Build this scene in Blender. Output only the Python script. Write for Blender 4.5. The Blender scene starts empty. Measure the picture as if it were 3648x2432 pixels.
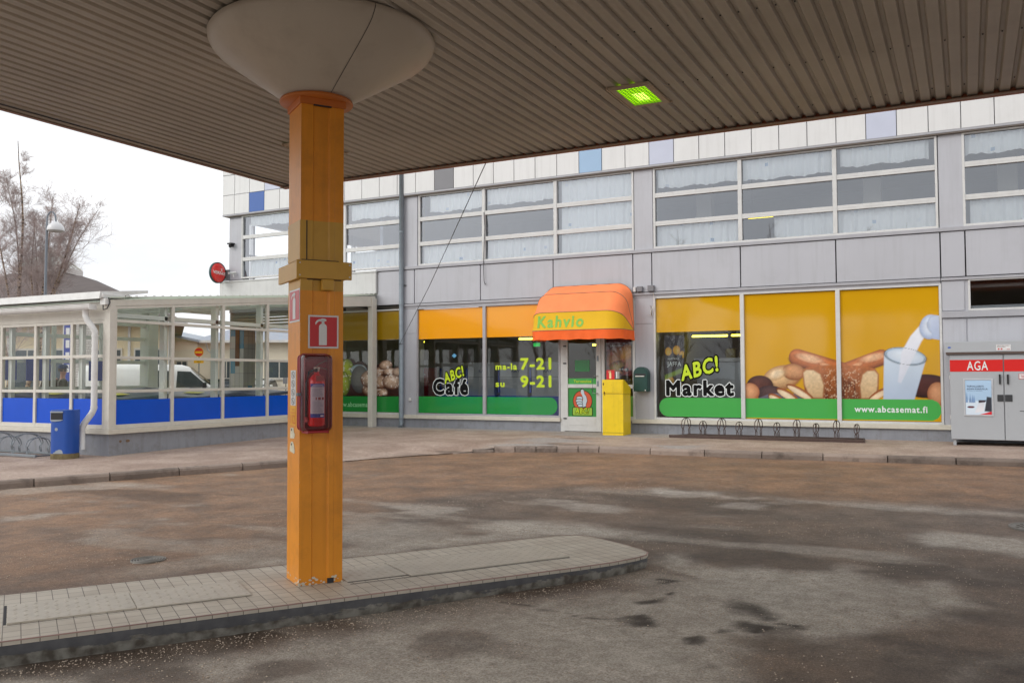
import bpy, bmesh, math, random
import numpy as np
from mathutils import Vector, Matrix
random.seed(7); rng = np.random.default_rng(11)
SC = bpy.context.scene
COL = SC.collection
R = math.radians

# ------------------------------------------------------------------ camera
def cam_matrix(pitch, roll, yaw):
    cp, sp, cr, sr, cy, sy = math.cos(pitch), math.sin(pitch), math.cos(roll), math.sin(roll), math.cos(yaw), math.sin(yaw)
    Ry = np.array([[cy, sy, 0], [-sy, cy, 0], [0, 0, 1]])
    M = np.array([[1, 0, 0], [0, 0, 1], [0, 1, 0]]) @ Ry
    Rx = np.array([[1, 0, 0], [0, cp, -sp], [0, sp, cp]])
    Rz = np.array([[cr, -sr, 0], [sr, cr, 0], [0, 0, 1]])
    return Rz @ Rx @ M
rm = cam_matrix(R(2.303), R(0.226), R(27.246))
cam = bpy.data.cameras.new('camera'); cam.sensor_width = 36; cam.lens = 31.12
cam.clip_start = 0.1; cam.clip_end = 2000
camo = bpy.data.objects.new('camera', cam); COL.objects.link(camo); SC.camera = camo
mw = Matrix.Identity(4)
for i in range(3):
    mw[i][0] = rm[0][i]; mw[i][1] = rm[1][i]; mw[i][2] = -rm[2][i]
mw[2][3] = 1.6
camo.matrix_world = mw

# ------------------------------------------------------------------ light
SUN_EL, SUN_AZ = 32, 215          # elevation, compass direction the light comes from
w = bpy.data.worlds.new('World'); SC.world = w; w.use_nodes = True
nt = w.node_tree; nt.nodes.clear()
sky = nt.nodes.new('ShaderNodeTexSky'); sky.sky_type = 'NISHITA'; sky.sun_disc = False
sky.sun_elevation = R(SUN_EL); sky.sun_rotation = R(SUN_AZ); sky.air_density = 2.0; sky.dust_density = 4.0
hsv = nt.nodes.new('ShaderNodeHueSaturation'); hsv.inputs['Saturation'].default_value = 0.12
bg1 = nt.nodes.new('ShaderNodeBackground'); bg1.inputs['Strength'].default_value = 0.05
bg2 = nt.nodes.new('ShaderNodeBackground'); bg2.inputs['Strength'].default_value = 1.12
tc = nt.nodes.new('ShaderNodeTexCoord'); mp = nt.nodes.new('ShaderNodeMapping'); mp.inputs['Scale'].default_value = (1, 1, 3)
cn = nt.nodes.new('ShaderNodeTexNoise'); cn.inputs['Scale'].default_value = 2.2; cn.inputs['Detail'].default_value = 5
cr_ = nt.nodes.new('ShaderNodeValToRGB'); cr_.color_ramp.elements[0].position = 0.38; cr_.color_ramp.elements[1].position = 0.60
cr_.color_ramp.elements[0].color = (0.74, 0.76, 0.80, 1); cr_.color_ramp.elements[1].color = (1.0, 1.0, 1.0, 1)
addw = nt.nodes.new('ShaderNodeAddShader'); outw = nt.nodes.new('ShaderNodeOutputWorld')
L = nt.links.new
L(sky.outputs[0], hsv.inputs['Color']); L(hsv.outputs[0], bg1.inputs['Color'])
L(tc.outputs['Generated'], mp.inputs[0]); L(mp.outputs[0], cn.inputs['Vector']); L(cn.outputs['Fac'], cr_.inputs[0]); L(cr_.outputs[0], bg2.inputs['Color'])
L(bg1.outputs[0], addw.inputs[0]); L(bg2.outputs[0], addw.inputs[1]); L(addw.outputs[0], outw.inputs['Surface'])
sl = bpy.data.lights.new('sun', 'SUN'); sl.energy = 0.6; sl.angle = R(25); sl.color = (1, 0.97, 0.92)
so = bpy.data.objects.new('sun', sl); COL.objects.link(so)
az = R(SUN_AZ); el = R(SUN_EL)
sdir = Vector((math.sin(az) * math.cos(el), math.cos(az) * math.cos(el), math.sin(el)))
so.rotation_euler = sdir.to_track_quat('Z', 'Y').to_euler(); so.location = (0, -10, 30)
SC.view_settings.view_transform = 'Standard'; SC.view_settings.look = 'None'
SC.view_settings.exposure = 0.0; SC.view_settings.gamma = 1.0
SC.render.resolution_x = 1024; SC.render.resolution_y = 682

# ------------------------------------------------------------------ materials
def srgb(r, g, b):
    f = lambda c: (c / 255 / 12.92) if c <= 10.3 else ((c / 255 + 0.055) / 1.055) ** 2.4
    return (f(r), f(g), f(b))
MATS = {}
def mat(name, col, rough=0.6, metal=0.0, var=0.06, vscale=3.0, bump=0.0, bscale=60.0, spec=0.5, dirt=0.0, coat=0.0, emit=0.0, dirtcol=(0.10, 0.08, 0.06), streak=0.0):
    if name in MATS: return MATS[name]
    m = bpy.data.materials.new(name); m.use_nodes = True; MATS[name] = m
    n = m.node_tree.nodes; l = m.node_tree.links.new; p = n['Principled BSDF']
    p.inputs['Roughness'].default_value = rough; p.inputs['Metallic'].default_value = metal
    p.inputs['Specular IOR Level'].default_value = spec; p.inputs['Coat Weight'].default_value = coat
    t = n.new('ShaderNodeTexCoord')
    if var > 0 or dirt > 0:
        a = n.new('ShaderNodeTexNoise'); a.inputs['Scale'].default_value = vscale; a.inputs['Detail'].default_value = 6
        l(t.outputs['Object'], a.inputs['Vector'])
        mr = n.new('ShaderNodeMapRange'); mr.inputs['From Min'].default_value = 0.3; mr.inputs['From Max'].default_value = 0.7
        mr.inputs['To Min'].default_value = 1 - var; mr.inputs['To Max'].default_value = 1 + var; l(a.outputs['Fac'], mr.inputs[0])
        mx = n.new('ShaderNodeMix'); mx.data_type = 'RGBA'; mx.blend_type = 'MULTIPLY'; mx.inputs[0].default_value = 1
        mx.inputs[6].default_value = (*col, 1); l(mr.outputs[0], mx.inputs[7]); last = mx.outputs[2]
        if dirt > 0:
            b = n.new('ShaderNodeTexNoise'); b.inputs['Scale'].default_value = vscale * 2.3; b.inputs['Detail'].default_value = 9; b.inputs['Roughness'].default_value = 0.7
            l(t.outputs['Object'], b.inputs['Vector'])
            r2 = n.new('ShaderNodeMapRange'); r2.inputs['From Min'].default_value = 0.5; r2.inputs['From Max'].default_value = 0.75
            r2.inputs['To Min'].default_value = 0; r2.inputs['To Max'].default_value = dirt; l(b.outputs['Fac'], r2.inputs[0])
            m2 = n.new('ShaderNodeMix'); m2.data_type = 'RGBA'; l(r2.outputs[0], m2.inputs[0]); l(last, m2.inputs[6]); m2.inputs[7].default_value = (*dirtcol, 1)
            last = m2.outputs[2]
        if streak > 0:
            mpn = n.new('ShaderNodeMapping'); mpn.inputs['Scale'].default_value = (9, 9, .5); l(t.outputs['Object'], mpn.inputs[0])
            sn = n.new('ShaderNodeTexNoise'); sn.inputs['Scale'].default_value = 1.0; sn.inputs['Detail'].default_value = 7; sn.inputs['Roughness'].default_value = .65; l(mpn.outputs[0], sn.inputs['Vector'])
            r3 = n.new('ShaderNodeMapRange'); r3.inputs['From Min'].default_value = .50; r3.inputs['From Max'].default_value = .80; r3.inputs['To Max'].default_value = streak; l(sn.outputs['Fac'], r3.inputs[0])
            m3 = n.new('ShaderNodeMix'); m3.data_type = 'RGBA'; l(r3.outputs[0], m3.inputs[0]); l(last, m3.inputs[6]); m3.inputs[7].default_value = (*dirtcol, 1); last = m3.outputs[2]
        l(last, p.inputs['Base Color'])
    else: p.inputs['Base Color'].default_value = (*col, 1)
    if emit > 0:
        p.inputs['Emission Color'].default_value = (*col, 1); p.inputs['Emission Strength'].default_value = emit
    if bump > 0:
        b = n.new('ShaderNodeTexNoise'); b.inputs['Scale'].default_value = bscale; b.inputs['Detail'].default_value = 5
        l(t.outputs['Object'], b.inputs['Vector'])
        bp = n.new('ShaderNodeBump'); bp.inputs['Strength'].default_value = bump; bp.inputs['Distance'].default_value = 0.01
        l(b.outputs['Fac'], bp.inputs['Height']); l(bp.outputs[0], p.inputs['Normal'])
    return m
def glass(name, tint=(0.85, 0.9, 0.9), ior=1.5, extra=0.0, gcol=(1, 1, 1)):
    m = bpy.data.materials.new(name); m.use_nodes = True; MATS[name] = m
    n = m.node_tree.nodes; l = m.node_tree.links.new; n.clear()
    o = n.new('ShaderNodeOutputMaterial'); tr = n.new('ShaderNodeBsdfTransparent'); gl = n.new('ShaderNodeBsdfGlossy')
    tr.inputs[0].default_value = (*tint, 1); gl.inputs['Roughness'].default_value = 0.015; gl.inputs[0].default_value = (*gcol, 1)
    fr = n.new('ShaderNodeFresnel'); fr.inputs['IOR'].default_value = ior
    ad = n.new('ShaderNodeMath'); ad.operation = 'MULTIPLY_ADD'; ad.inputs[1].default_value = 1.6; ad.inputs[2].default_value = extra; ad.use_clamp = True
    l(fr.outputs[0], ad.inputs[0])
    mx = n.new('ShaderNodeMixShader'); l(ad.outputs[0], mx.inputs[0]); l(tr.outputs[0], mx.inputs[1]); l(gl.outputs[0], mx.inputs[2]); l(mx.outputs[0], o.inputs[0])
    tx = n.new('ShaderNodeTexCoord'); nz = n.new('ShaderNodeTexNoise'); nz.inputs['Scale'].default_value = 0.9
    bp = n.new('ShaderNodeBump'); bp.inputs['Strength'].default_value = 0.12; bp.inputs['Distance'].default_value = 0.02
    l(tx.outputs['Object'], nz.inputs['Vector']); l(nz.outputs['Fac'], bp.inputs['Height']); l(bp.outputs[0], gl.inputs['Normal'])
    return m
def film(name, col, alpha=0.8, rough=0.08):
    m = bpy.data.materials.new(name); m.use_nodes = True; MATS[name] = m
    p = m.node_tree.nodes['Principled BSDF']; p.inputs['Base Color'].default_value = (*col, 1)
    p.inputs['Roughness'].default_value = rough; p.inputs['Alpha'].default_value = alpha; p.inputs['Specular IOR Level'].default_value = 0.6
    return m
def vcol_mat(name, rough=0.1, spec=0.5, alpha=1.0):
    m = bpy.data.materials.new(name); m.use_nodes = True; MATS[name] = m
    n = m.node_tree.nodes; p = n['Principled BSDF']; a = n.new('ShaderNodeVertexColor'); a.layer_name = 'Col'
    m.node_tree.links.new(a.outputs['Color'], p.inputs['Base Color']); p.inputs['Roughness'].default_value = rough
    p.inputs['Specular IOR Level'].default_value = spec; p.inputs['Alpha'].default_value = alpha
    return m

# ------------------------------------------------------------------ mesh builder
class MB:
    def __init__(s): s.v = []; s.f = []; s.m = []; s.sm = []
    def add(s, vs, fs, mi=0, smooth=False):
        o = len(s.v); s.v += [tuple(map(float, p)) for p in vs]
        for f in fs: s.f.append(tuple(i + o for i in f)); s.m.append(mi); s.sm.append(smooth)
        return s
    def box(s, x0, x1, y0, y1, z0, z1, mi=0):
        if x0 > x1: x0, x1 = x1, x0
        if y0 > y1: y0, y1 = y1, y0
        if z0 > z1: z0, z1 = z1, z0
        return s.add([(x0, y0, z0), (x1, y0, z0), (x1, y1, z0), (x0, y1, z0), (x0, y0, z1), (x1, y0, z1), (x1, y1, z1), (x0, y1, z1)],
                     [(0, 3, 2, 1), (4, 5, 6, 7), (0, 1, 5, 4), (1, 2, 6, 5), (2, 3, 7, 6), (3, 0, 4, 7)], mi)
    def cbox(s, x0, x1, y0, y1, z0, z1, c=0.006, mi=0):
        """box with small chamfers on all edges"""
        xs = (x0, x0 + c, x1 - c, x1); ys = (y0, y0 + c, y1 - c, y1); zs = (z0, z0 + c, z1 - c, z1)
        bm = bmesh.new(); bmesh.ops.create_cube(bm, size=1)
        for v in bm.verts: v.co = Vector(((x0 + x1) / 2 + v.co.x * (x1 - x0), (y0 + y1) / 2 + v.co.y * (y1 - y0), (z0 + z1) / 2 + v.co.z * (z1 - z0)))
        bmesh.ops.bevel(bm, geom=bm.edges[:], offset=c, segments=2, profile=0.5, affect='EDGES')
        s.bm(bm, mi); return s
    def bm(s, bm, mi=0, smooth=False):
        bm.verts.index_update(); s.add([v.co[:] for v in bm.verts], [tuple(v.index for v in f.verts) for f in bm.faces], mi, smooth); bm.free(); return s
    def quad(s, a, b, c, d, mi=0): return s.add([a, b, c, d], [(0, 1, 2, 3)], mi)
    def prism(s, poly, a0, a1, axis='z', mi=0, smooth=False):
        """extrude 2-D polygon; axis z: (x,y); y: (x,z); x: (y,z)"""
        P = {'z': lambda p, a: (p[0], p[1], a), 'y': lambda p, a: (p[0], a, p[1]), 'x': lambda p, a: (a, p[0], p[1])}[axis]
        n = len(poly); vs = [P(p, a0) for p in poly] + [P(p, a1) for p in poly]
        s.add(vs, [tuple(range(n - 1, -1, -1)), tuple(range(n, 2 * n))], mi)
        return s.add(vs, [(i, (i + 1) % n, n + (i + 1) % n, n + i) for i in range(n)], mi, smooth)
    def tube(s, pts, r, seg=8, mi=0, closed=False, caps=True):
        pts = [Vector(p) for p in pts]; n = len(pts); vs = []; rr = r if isinstance(r, (list, tuple)) else [r] * n
        up = None
        for i, p in enumerate(pts):
            if closed: t = pts[(i + 1) % n] - pts[i - 1]
            else: t = pts[min(i + 1, n - 1)] - pts[max(i - 1, 0)]
            t.normalize()
            if up is None: up = Vector((0, 0, 1)) if abs(t.z) < 0.9 else Vector((1, 0, 0))
            a = t.cross(up).normalized(); b = t.cross(a).normalized(); up = a.cross(t) if False else up
            if abs(t.dot(up)) > 0.98: up = Vector((1, 0, 0)) if abs(t.x) < 0.9 else Vector((0, 1, 0)); a = t.cross(up).normalized(); b = t.cross(a).normalized()
            for k in range(seg):
                an = 2 * math.pi * k / seg; vs.append(p + (a * math.cos(an) + b * math.sin(an)) * rr[i])
        fs = []
        for i in range(n if closed else n - 1):
            j = (i + 1) % n
            for k in range(seg): fs.append((i * seg + k, i * seg + (k + 1) % seg, j * seg + (k + 1) % seg, j * seg + k))
        s.add(vs, fs, mi, True)
        if caps and not closed:
            s.f.append(tuple(len(s.v) - n * seg + k for k in range(seg))); s.m.append(mi); s.sm.append(False)
            s.f.append(tuple(len(s.v) - 1 - k for k in range(seg))); s.m.append(mi); s.sm.append(False)
        return s
    def lathe(s, prof, c=(0, 0), seg=32, mi=0, smooth=True, cap=False):
        vs = []; n = len(prof)
        for r, z in prof:
            for k in range(seg):
                a = 2 * math.pi * k / seg; vs.append((c[0] + r * math.cos(a), c[1] + r * math.sin(a), z))
        fs = [(i * seg + k, i * seg + (k + 1) % seg, (i + 1) * seg + (k + 1) % seg, (i + 1) * seg + k) for i in range(n - 1) for k in range(seg)]
        s.add(vs, fs, mi, smooth)
        if cap: s.add(vs[:seg], [tuple(range(seg - 1, -1, -1))], mi); s.add(vs[-seg:], [tuple(range(seg))], mi)
        return s
    def xf(s, f, start=0):
        for i in range(start, len(s.v)): s.v[i] = tuple(f(*s.v[i]))
        return s
    def merge(s, o, mi=None):
        k = len(s.v); s.v += o.v; s.f += [tuple(i + k for i in f) for f in o.f]; s.m += (o.m if mi is None else [mi] * len(o.m)); s.sm += o.sm; return s

def root_of(o):
    while o.parent: o = o.parent
    return o
def thing(name, label, cat, loc=(0, 0, 0), rz=0.0, group=None):
    o = bpy.data.objects.new(name, None); COL.objects.link(o); o.location = loc; o.rotation_euler = (0, 0, rz)
    o.empty_display_size = 0.2; o['label'] = label; o['category'] = cat
    if group: o['group'] = group
    return o
def obj(name, mb, mats, parent=None, local=False, label=None, cat=None, group=None, kind=None, loc=None, rz=0.0):
    """link MB as ONE mesh object.  World-coordinate vertices are shifted to the root's frame unless local=True"""
    if not isinstance(mats, (list, tuple)): mats = [mats]
    off = Vector((0, 0, 0))
    if parent is not None and not local: off = root_of(parent).location.copy()
    elif parent is None and loc is not None and not local: off = Vector(loc)
    me = bpy.data.meshes.new(name)
    me.from_pydata([(a - off.x, b - off.y, c - off.z) for a, b, c in mb.v], [], mb.f)
    for m in mats: me.materials.append(m)
    me.polygons.foreach_set('material_index', mb.m); me.polygons.foreach_set('use_smooth', mb.sm); me.update()
    o = bpy.data.objects.new(name, me); COL.objects.link(o)
    if parent is not None: o.parent = parent
    elif loc is not None: o.location = loc; o.rotation_euler = (0, 0, rz)
    if label: o['label'] = label
    if cat: o['category'] = cat
    if group: o['group'] = group
    if kind: o['kind'] = kind
    return o
def copy_tree(o, parent=None):
    c = o.copy(); COL.objects.link(c); c.parent = parent
    for ch in o.children: copy_tree(ch, c)
    return c

# ------------------------------------------------------------------ lettering
_TC = {}
def _glyph(s, weight, shear, res):
    k = (s, weight, shear, res)
    if k not in _TC:
        cu = bpy.data.curves.new('t', 'FONT'); cu.body = s; cu.size = 1; cu.offset = weight; cu.shear = shear; cu.resolution_u = res; cu.fill_mode = 'FRONT'
        ob = bpy.data.objects.new('t', cu); COL.objects.link(ob)
        me = bpy.data.meshes.new_from_object(ob.evaluated_get(bpy.context.evaluated_depsgraph_get()))
        _TC[k] = (np.array([v.co[:2] for v in me.vertices]).reshape(-1, 2), [tuple(p.vertices) for p in me.polygons])
        bpy.data.objects.remove(ob); bpy.data.curves.remove(cu); bpy.data.meshes.remove(me)
    return _TC[k]
def text_mb(s, x0, x1, z0, z1, y, weight=0.0, shear=0.0, rot=0.0, depth=0.0, grow=0.0, mi=0, res=3, track=0.02):
    """text in the x-z plane at y, its glyph box fitted to x0..x1, z0..z1 (grow = outline kept outside that box), then rotated"""
    parts = []
    for i, ch in enumerate(s):
        if ch == ' ': continue
        V, F = _glyph(ch, weight, shear, res)
        if not len(V): continue
        dx = _glyph(s[:i + 1], 0, shear, 2)[0][:, 0].max() - _glyph(ch, 0, shear, 2)[0][:, 0].max() + (track + max(weight - grow, 0) * .8) * i
        parts.append((V + [dx, 0], F))
    A = np.concatenate([p[0] for p in parts]); mn, mx = A.min(0), A.max(0); mid = (mn + mx) / 2; sc = np.array([x1 - x0, z1 - z0]) / (mx - mn - 2 * grow)
    c, sn = math.cos(rot), math.sin(rot); mb = MB()
    for i, (V, F) in enumerate(parts):
        P = (V - mid) * sc; X = P[:, 0] * c - P[:, 1] * sn; Z = P[:, 0] * sn + P[:, 1] * c
        mb.add([(float(a) + (x0 + x1) / 2, y - .0005 * (i % 2), float(b) + (z0 + z1) / 2) for a, b in zip(X, Z)], F, mi)
    return mb
def fat_text(s, x0, x1, z0, z1, y, fat=0.06, extra=0.0, shear=0.0, rot=0.0, mi=0, rows=56, track=0.05):
    """heavy rounded lettering: the glyph outlines swollen by fat (plus extra for an outline) in units of the letter height"""
    segs = []; xs = []
    for i, ch in enumerate(s):
        if ch == ' ': continue
        V, F = _glyph(ch, 0, shear, 3); V = V + [_glyph(s[:i + 1], 0, shear, 2)[0][:, 0].max() - _glyph(ch, 0, shear, 2)[0][:, 0].max() + (track + fat * .9) * i, 0]
        cnt = {}
        for f in F:
            for p, q in zip(f, f[1:] + f[:1]):
                k = (min(p, q), max(p, q)); cnt[k] = cnt.get(k, 0) + 1
        segs.append([(V[p], V[q]) for (p, q), c in cnt.items() if c == 1])
    A = np.array([p for g in segs for e in g for p in e]); mn, mx = A.min(0) - fat, A.max(0) + fat; mid = (mn + mx) / 2; sc = np.array([x1 - x0, z1 - z0]) / (mx - mn)
    h = (mx[1] - mn[1]) / rows; gx_ = np.arange(mn[0] - extra - h, mx[0] + extra + 2 * h, h); gz_ = np.arange(mn[1] - extra - h, mx[1] + extra + 2 * h, h); X, Z = np.meshgrid(gx_, gz_)
    D = np.full(X.shape, 1e9)
    for g in segs:
        d = np.full(X.shape, 1e9); ins = np.zeros(X.shape, bool)
        for (ax, ay), (bx, by) in g:
            dx, dy = bx - ax, by - ay; t = np.clip(((X - ax) * dx + (Z - ay) * dy) / (dx * dx + dy * dy + 1e-12), 0, 1); d = np.minimum(d, np.hypot(X - ax - t * dx, Z - ay - t * dy))
            if ay != by: ins ^= ((ay > Z) != (by > Z)) & (X < (bx - ax) * (Z - ay) / (by - ay) + ax)
        D = np.minimum(D, np.where(ins, -d, d))
    D = D - fat - extra; gy_, gxx = np.gradient(D, h); n_ = np.hypot(gxx, gy_) + 1e-9; mv = np.clip(D, 0, None)
    X2 = X - gxx / n_ * mv; Z2 = Z - gy_ / n_ * mv; K = D < .75 * h; ny_, nx_ = X.shape; I = np.arange(nx_ * ny_).reshape(ny_, nx_)
    Fq = np.stack([I[:-1, :-1], I[:-1, 1:], I[1:, 1:], I[1:, :-1]], -1).reshape(-1, 4); Fq = Fq[K.reshape(-1)[Fq].all(1)]; used = np.unique(Fq); rem = np.zeros(nx_ * ny_, int); rem[used] = np.arange(len(used))
    P = (np.stack([X2, Z2], -1).reshape(-1, 2)[used] - mid) * sc; c, sn = math.cos(rot), math.sin(rot); xx = P[:, 0] * c - P[:, 1] * sn + (x0 + x1) / 2; zz = P[:, 0] * sn + P[:, 1] * c + (z0 + z1) / 2
    mb = MB(); mb.add([(float(p), y, float(q)) for p, q in zip(xx, zz)], [tuple(int(k) for k in f) for f in rem[Fq]], mi); return mb
def rrect(x0, x1, z0, z1, r, n=6, corners='all'):
    P = []
    for cx, cz, a0, k in ((x1 - r, z0 + r, -90, 'br'), (x1 - r, z1 - r, 0, 'tr'), (x0 + r, z1 - r, 90, 'tl'), (x0 + r, z0 + r, 180, 'bl')):
        if corners == 'all' or k in corners:
            for i in range(n + 1): a = R(a0 + 90 * i / n); P.append((cx + r * math.cos(a), cz + r * math.sin(a)))
        else:
            P.append((x1 if 'r' in k else x0, z1 if 't' in k else z0))
    return P
def plate(poly, y, mi=0):
    """flat polygon in x-z at y facing -y"""
    return MB().add([(p[0], y, p[1]) for p in poly], [tuple(range(len(poly)))], mi)
def disc(cx, cz, r, y, n=28, mi=0, rz_=1.0): return plate([(cx + r * math.cos(2 * math.pi * i / n), cz + r * rz_ * math.sin(2 * math.pi * i / n)) for i in range(n)], y, mi)

# ------------------------------------------------------------------ numpy noise
_T = rng.random((256, 256))
def vnoise(x, y):
    xi = np.floor(x).astype(int); yi = np.floor(y).astype(int); fx = x - xi; fy = y - yi
    fx = fx * fx * (3 - 2 * fx); fy = fy * fy * (3 - 2 * fy)
    g = lambda a, b: _T[a % 256, b % 256]
    return (g(xi, yi) * (1 - fx) + g(xi + 1, yi) * fx) * (1 - fy) + (g(xi, yi + 1) * (1 - fx) + g(xi + 1, yi + 1) * fx) * fy
def fbm(x, y, o=4, s=1.0):
    t = 0; a = .5; tot = 0
    for i in range(o): t = t + a * vnoise(x * s * 2 ** i + 17 * i, y * s * 2 ** i + 31 * i); tot += a; a *= .5
    return t / tot
def inpoly(x, y, P):
    r = np.zeros(x.shape, bool); n = len(P)
    for i in range(n):
        x1, y1 = P[i]; x2, y2 = P[(i + 1) % n]
        if y1 == y2: continue
        c = ((y1 > y) != (y2 > y)) & (x < (x2 - x1) * (y - y1) / (y2 - y1) + x1); r ^= c
    return r
def sdpoly(x, y, P):
    """signed distance, negative inside"""
    d = np.full(x.shape, 1e9); n = len(P)
    for i in range(n):
        x1, y1 = P[i]; x2, y2 = P[(i + 1) % n]; dx, dy = x2 - x1, y2 - y1
        t = np.clip(((x - x1) * dx + (y - y1) * dy) / (dx * dx + dy * dy + 1e-12), 0, 1)
        d = np.minimum(d, np.hypot(x - x1 - t * dx, y - y1 - t * dy))
    return np.where(inpoly(x, y, P), -d, d)
def sstep(a, b, x): t = np.clip((x - a) / (b - a), 0, 1); return t * t * (3 - 2 * t)
def print_grid(name, x0, x1, z0, z1, y, step, func, mat_, parent, keep=None, facing=1):
    """printed picture: fine flat grid whose vertex colours are the artwork"""
    nx = max(2, int((x1 - x0) / step) + 1); nz = max(2, int((z1 - z0) / step) + 1)
    X, Z = np.meshgrid(np.linspace(x0, x1, nx), np.linspace(z0, z1, nz)); C = func(X, Z)
    off = root_of(parent).location if parent else Vector((0, 0, 0))
    V = np.stack([X - off.x, np.full_like(X, y - off.y), Z - off.z], -1).reshape(-1, 3)
    I = np.arange(nx * nz).reshape(nz, nx); F = np.stack([I[:-1, :-1], I[:-1, 1:], I[1:, 1:], I[1:, :-1]], -1).reshape(-1, 4)
    if keep is not None:
        K = keep(X, Z); k = K.reshape(-1)[F].all(1); F = F[k]
    me = bpy.data.meshes.new(name); me.from_pydata(V.tolist(), [], F.tolist()); me.materials.append(mat_)
    ca = me.color_attributes.new('Col', 'FLOAT_COLOR', 'POINT')
    ca.data.foreach_set('color', np.concatenate([np.clip(C, 0, 1).reshape(-1, 3), np.ones((nx * nz, 1))], 1).astype(np.float32).ravel())
    o = bpy.data.objects.new(name, me); COL.objects.link(o)
    if parent: o.parent = parent
    return o

# common materials
M_grey = mat('grey_cladding', srgb(178, 179, 185), 0.40, var=0.04, vscale=0.8, bump=0.12, bscale=1.6, dirt=0.16, dirtcol=(0.26, 0.25, 0.25), streak=.30)
M_white = mat('white_panel', srgb(216, 216, 215), 0.4, var=0.035, vscale=0.7, dirt=0.12, dirtcol=(0.35, 0.34, 0.32), streak=.25)
M_blue = mat('blue_panel_paint', srgb(55, 95, 165), 0.4, var=0.03)
M_pgrey = mat('grey_panel_paint', srgb(118, 118, 122), 0.4, var=0.03)
M_pale = mat('pale_lilac_panel', srgb(190, 195, 212), 0.4, var=0.03)
M_lblue = mat('light_blue_panel', srgb(150, 180, 210), 0.4, var=0.03)
M_alu = mat('white_frame_paint', srgb(205, 205, 203), 0.4, var=0.05, vscale=4, dirt=0.22, dirtcol=(0.30, 0.28, 0.25))
M_alug = mat('grey_frame_paint', srgb(165, 165, 170), 0.4, var=0.05, vscale=4, dirt=0.12)
M_gap = mat('dark_joint', (0.03, 0.03, 0.035), 0.8, var=0)
M_plinth = mat('plinth_render', srgb(142, 145, 152), 0.85, var=0.10, vscale=2.0, bump=0.3, bscale=40, dirt=0.5, dirtcol=(0.12, 0.11, 0.09), streak=.4)
M_sill = mat('cream_sill', srgb(205, 200, 186), 0.45, var=0.05, vscale=5, dirt=0.25, dirtcol=(0.30, 0.27, 0.22))
M_stucco = mat('white_stucco', srgb(205, 205, 203), 0.85, var=0.06, vscale=1.5, bump=0.1, dirt=0.2, dirtcol=(0.3, 0.3, 0.3), streak=.35)
M_black = mat('black_plastic', (0.015, 0.015, 0.017), 0.4, var=0)
M_dark = mat('dark_grey', (0.05, 0.05, 0.055), 0.6, var=0.05)
M_galv = mat('galvanised_steel', srgb(130, 140, 148), 0.45, 0.3, var=0.1, vscale=5, dirt=0.2)
M_glass = glass('window_glass', (0.86, 0.91, 0.92))
M_glassu = glass('upper_window_glass', (0.86, 0.89, 0.90), extra=0.10, gcol=(0.86, 0.91, 1.0))
M_gpav = glass('pavilion_glass', (0.985, 1.0, 0.99), ior=1.25)
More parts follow.
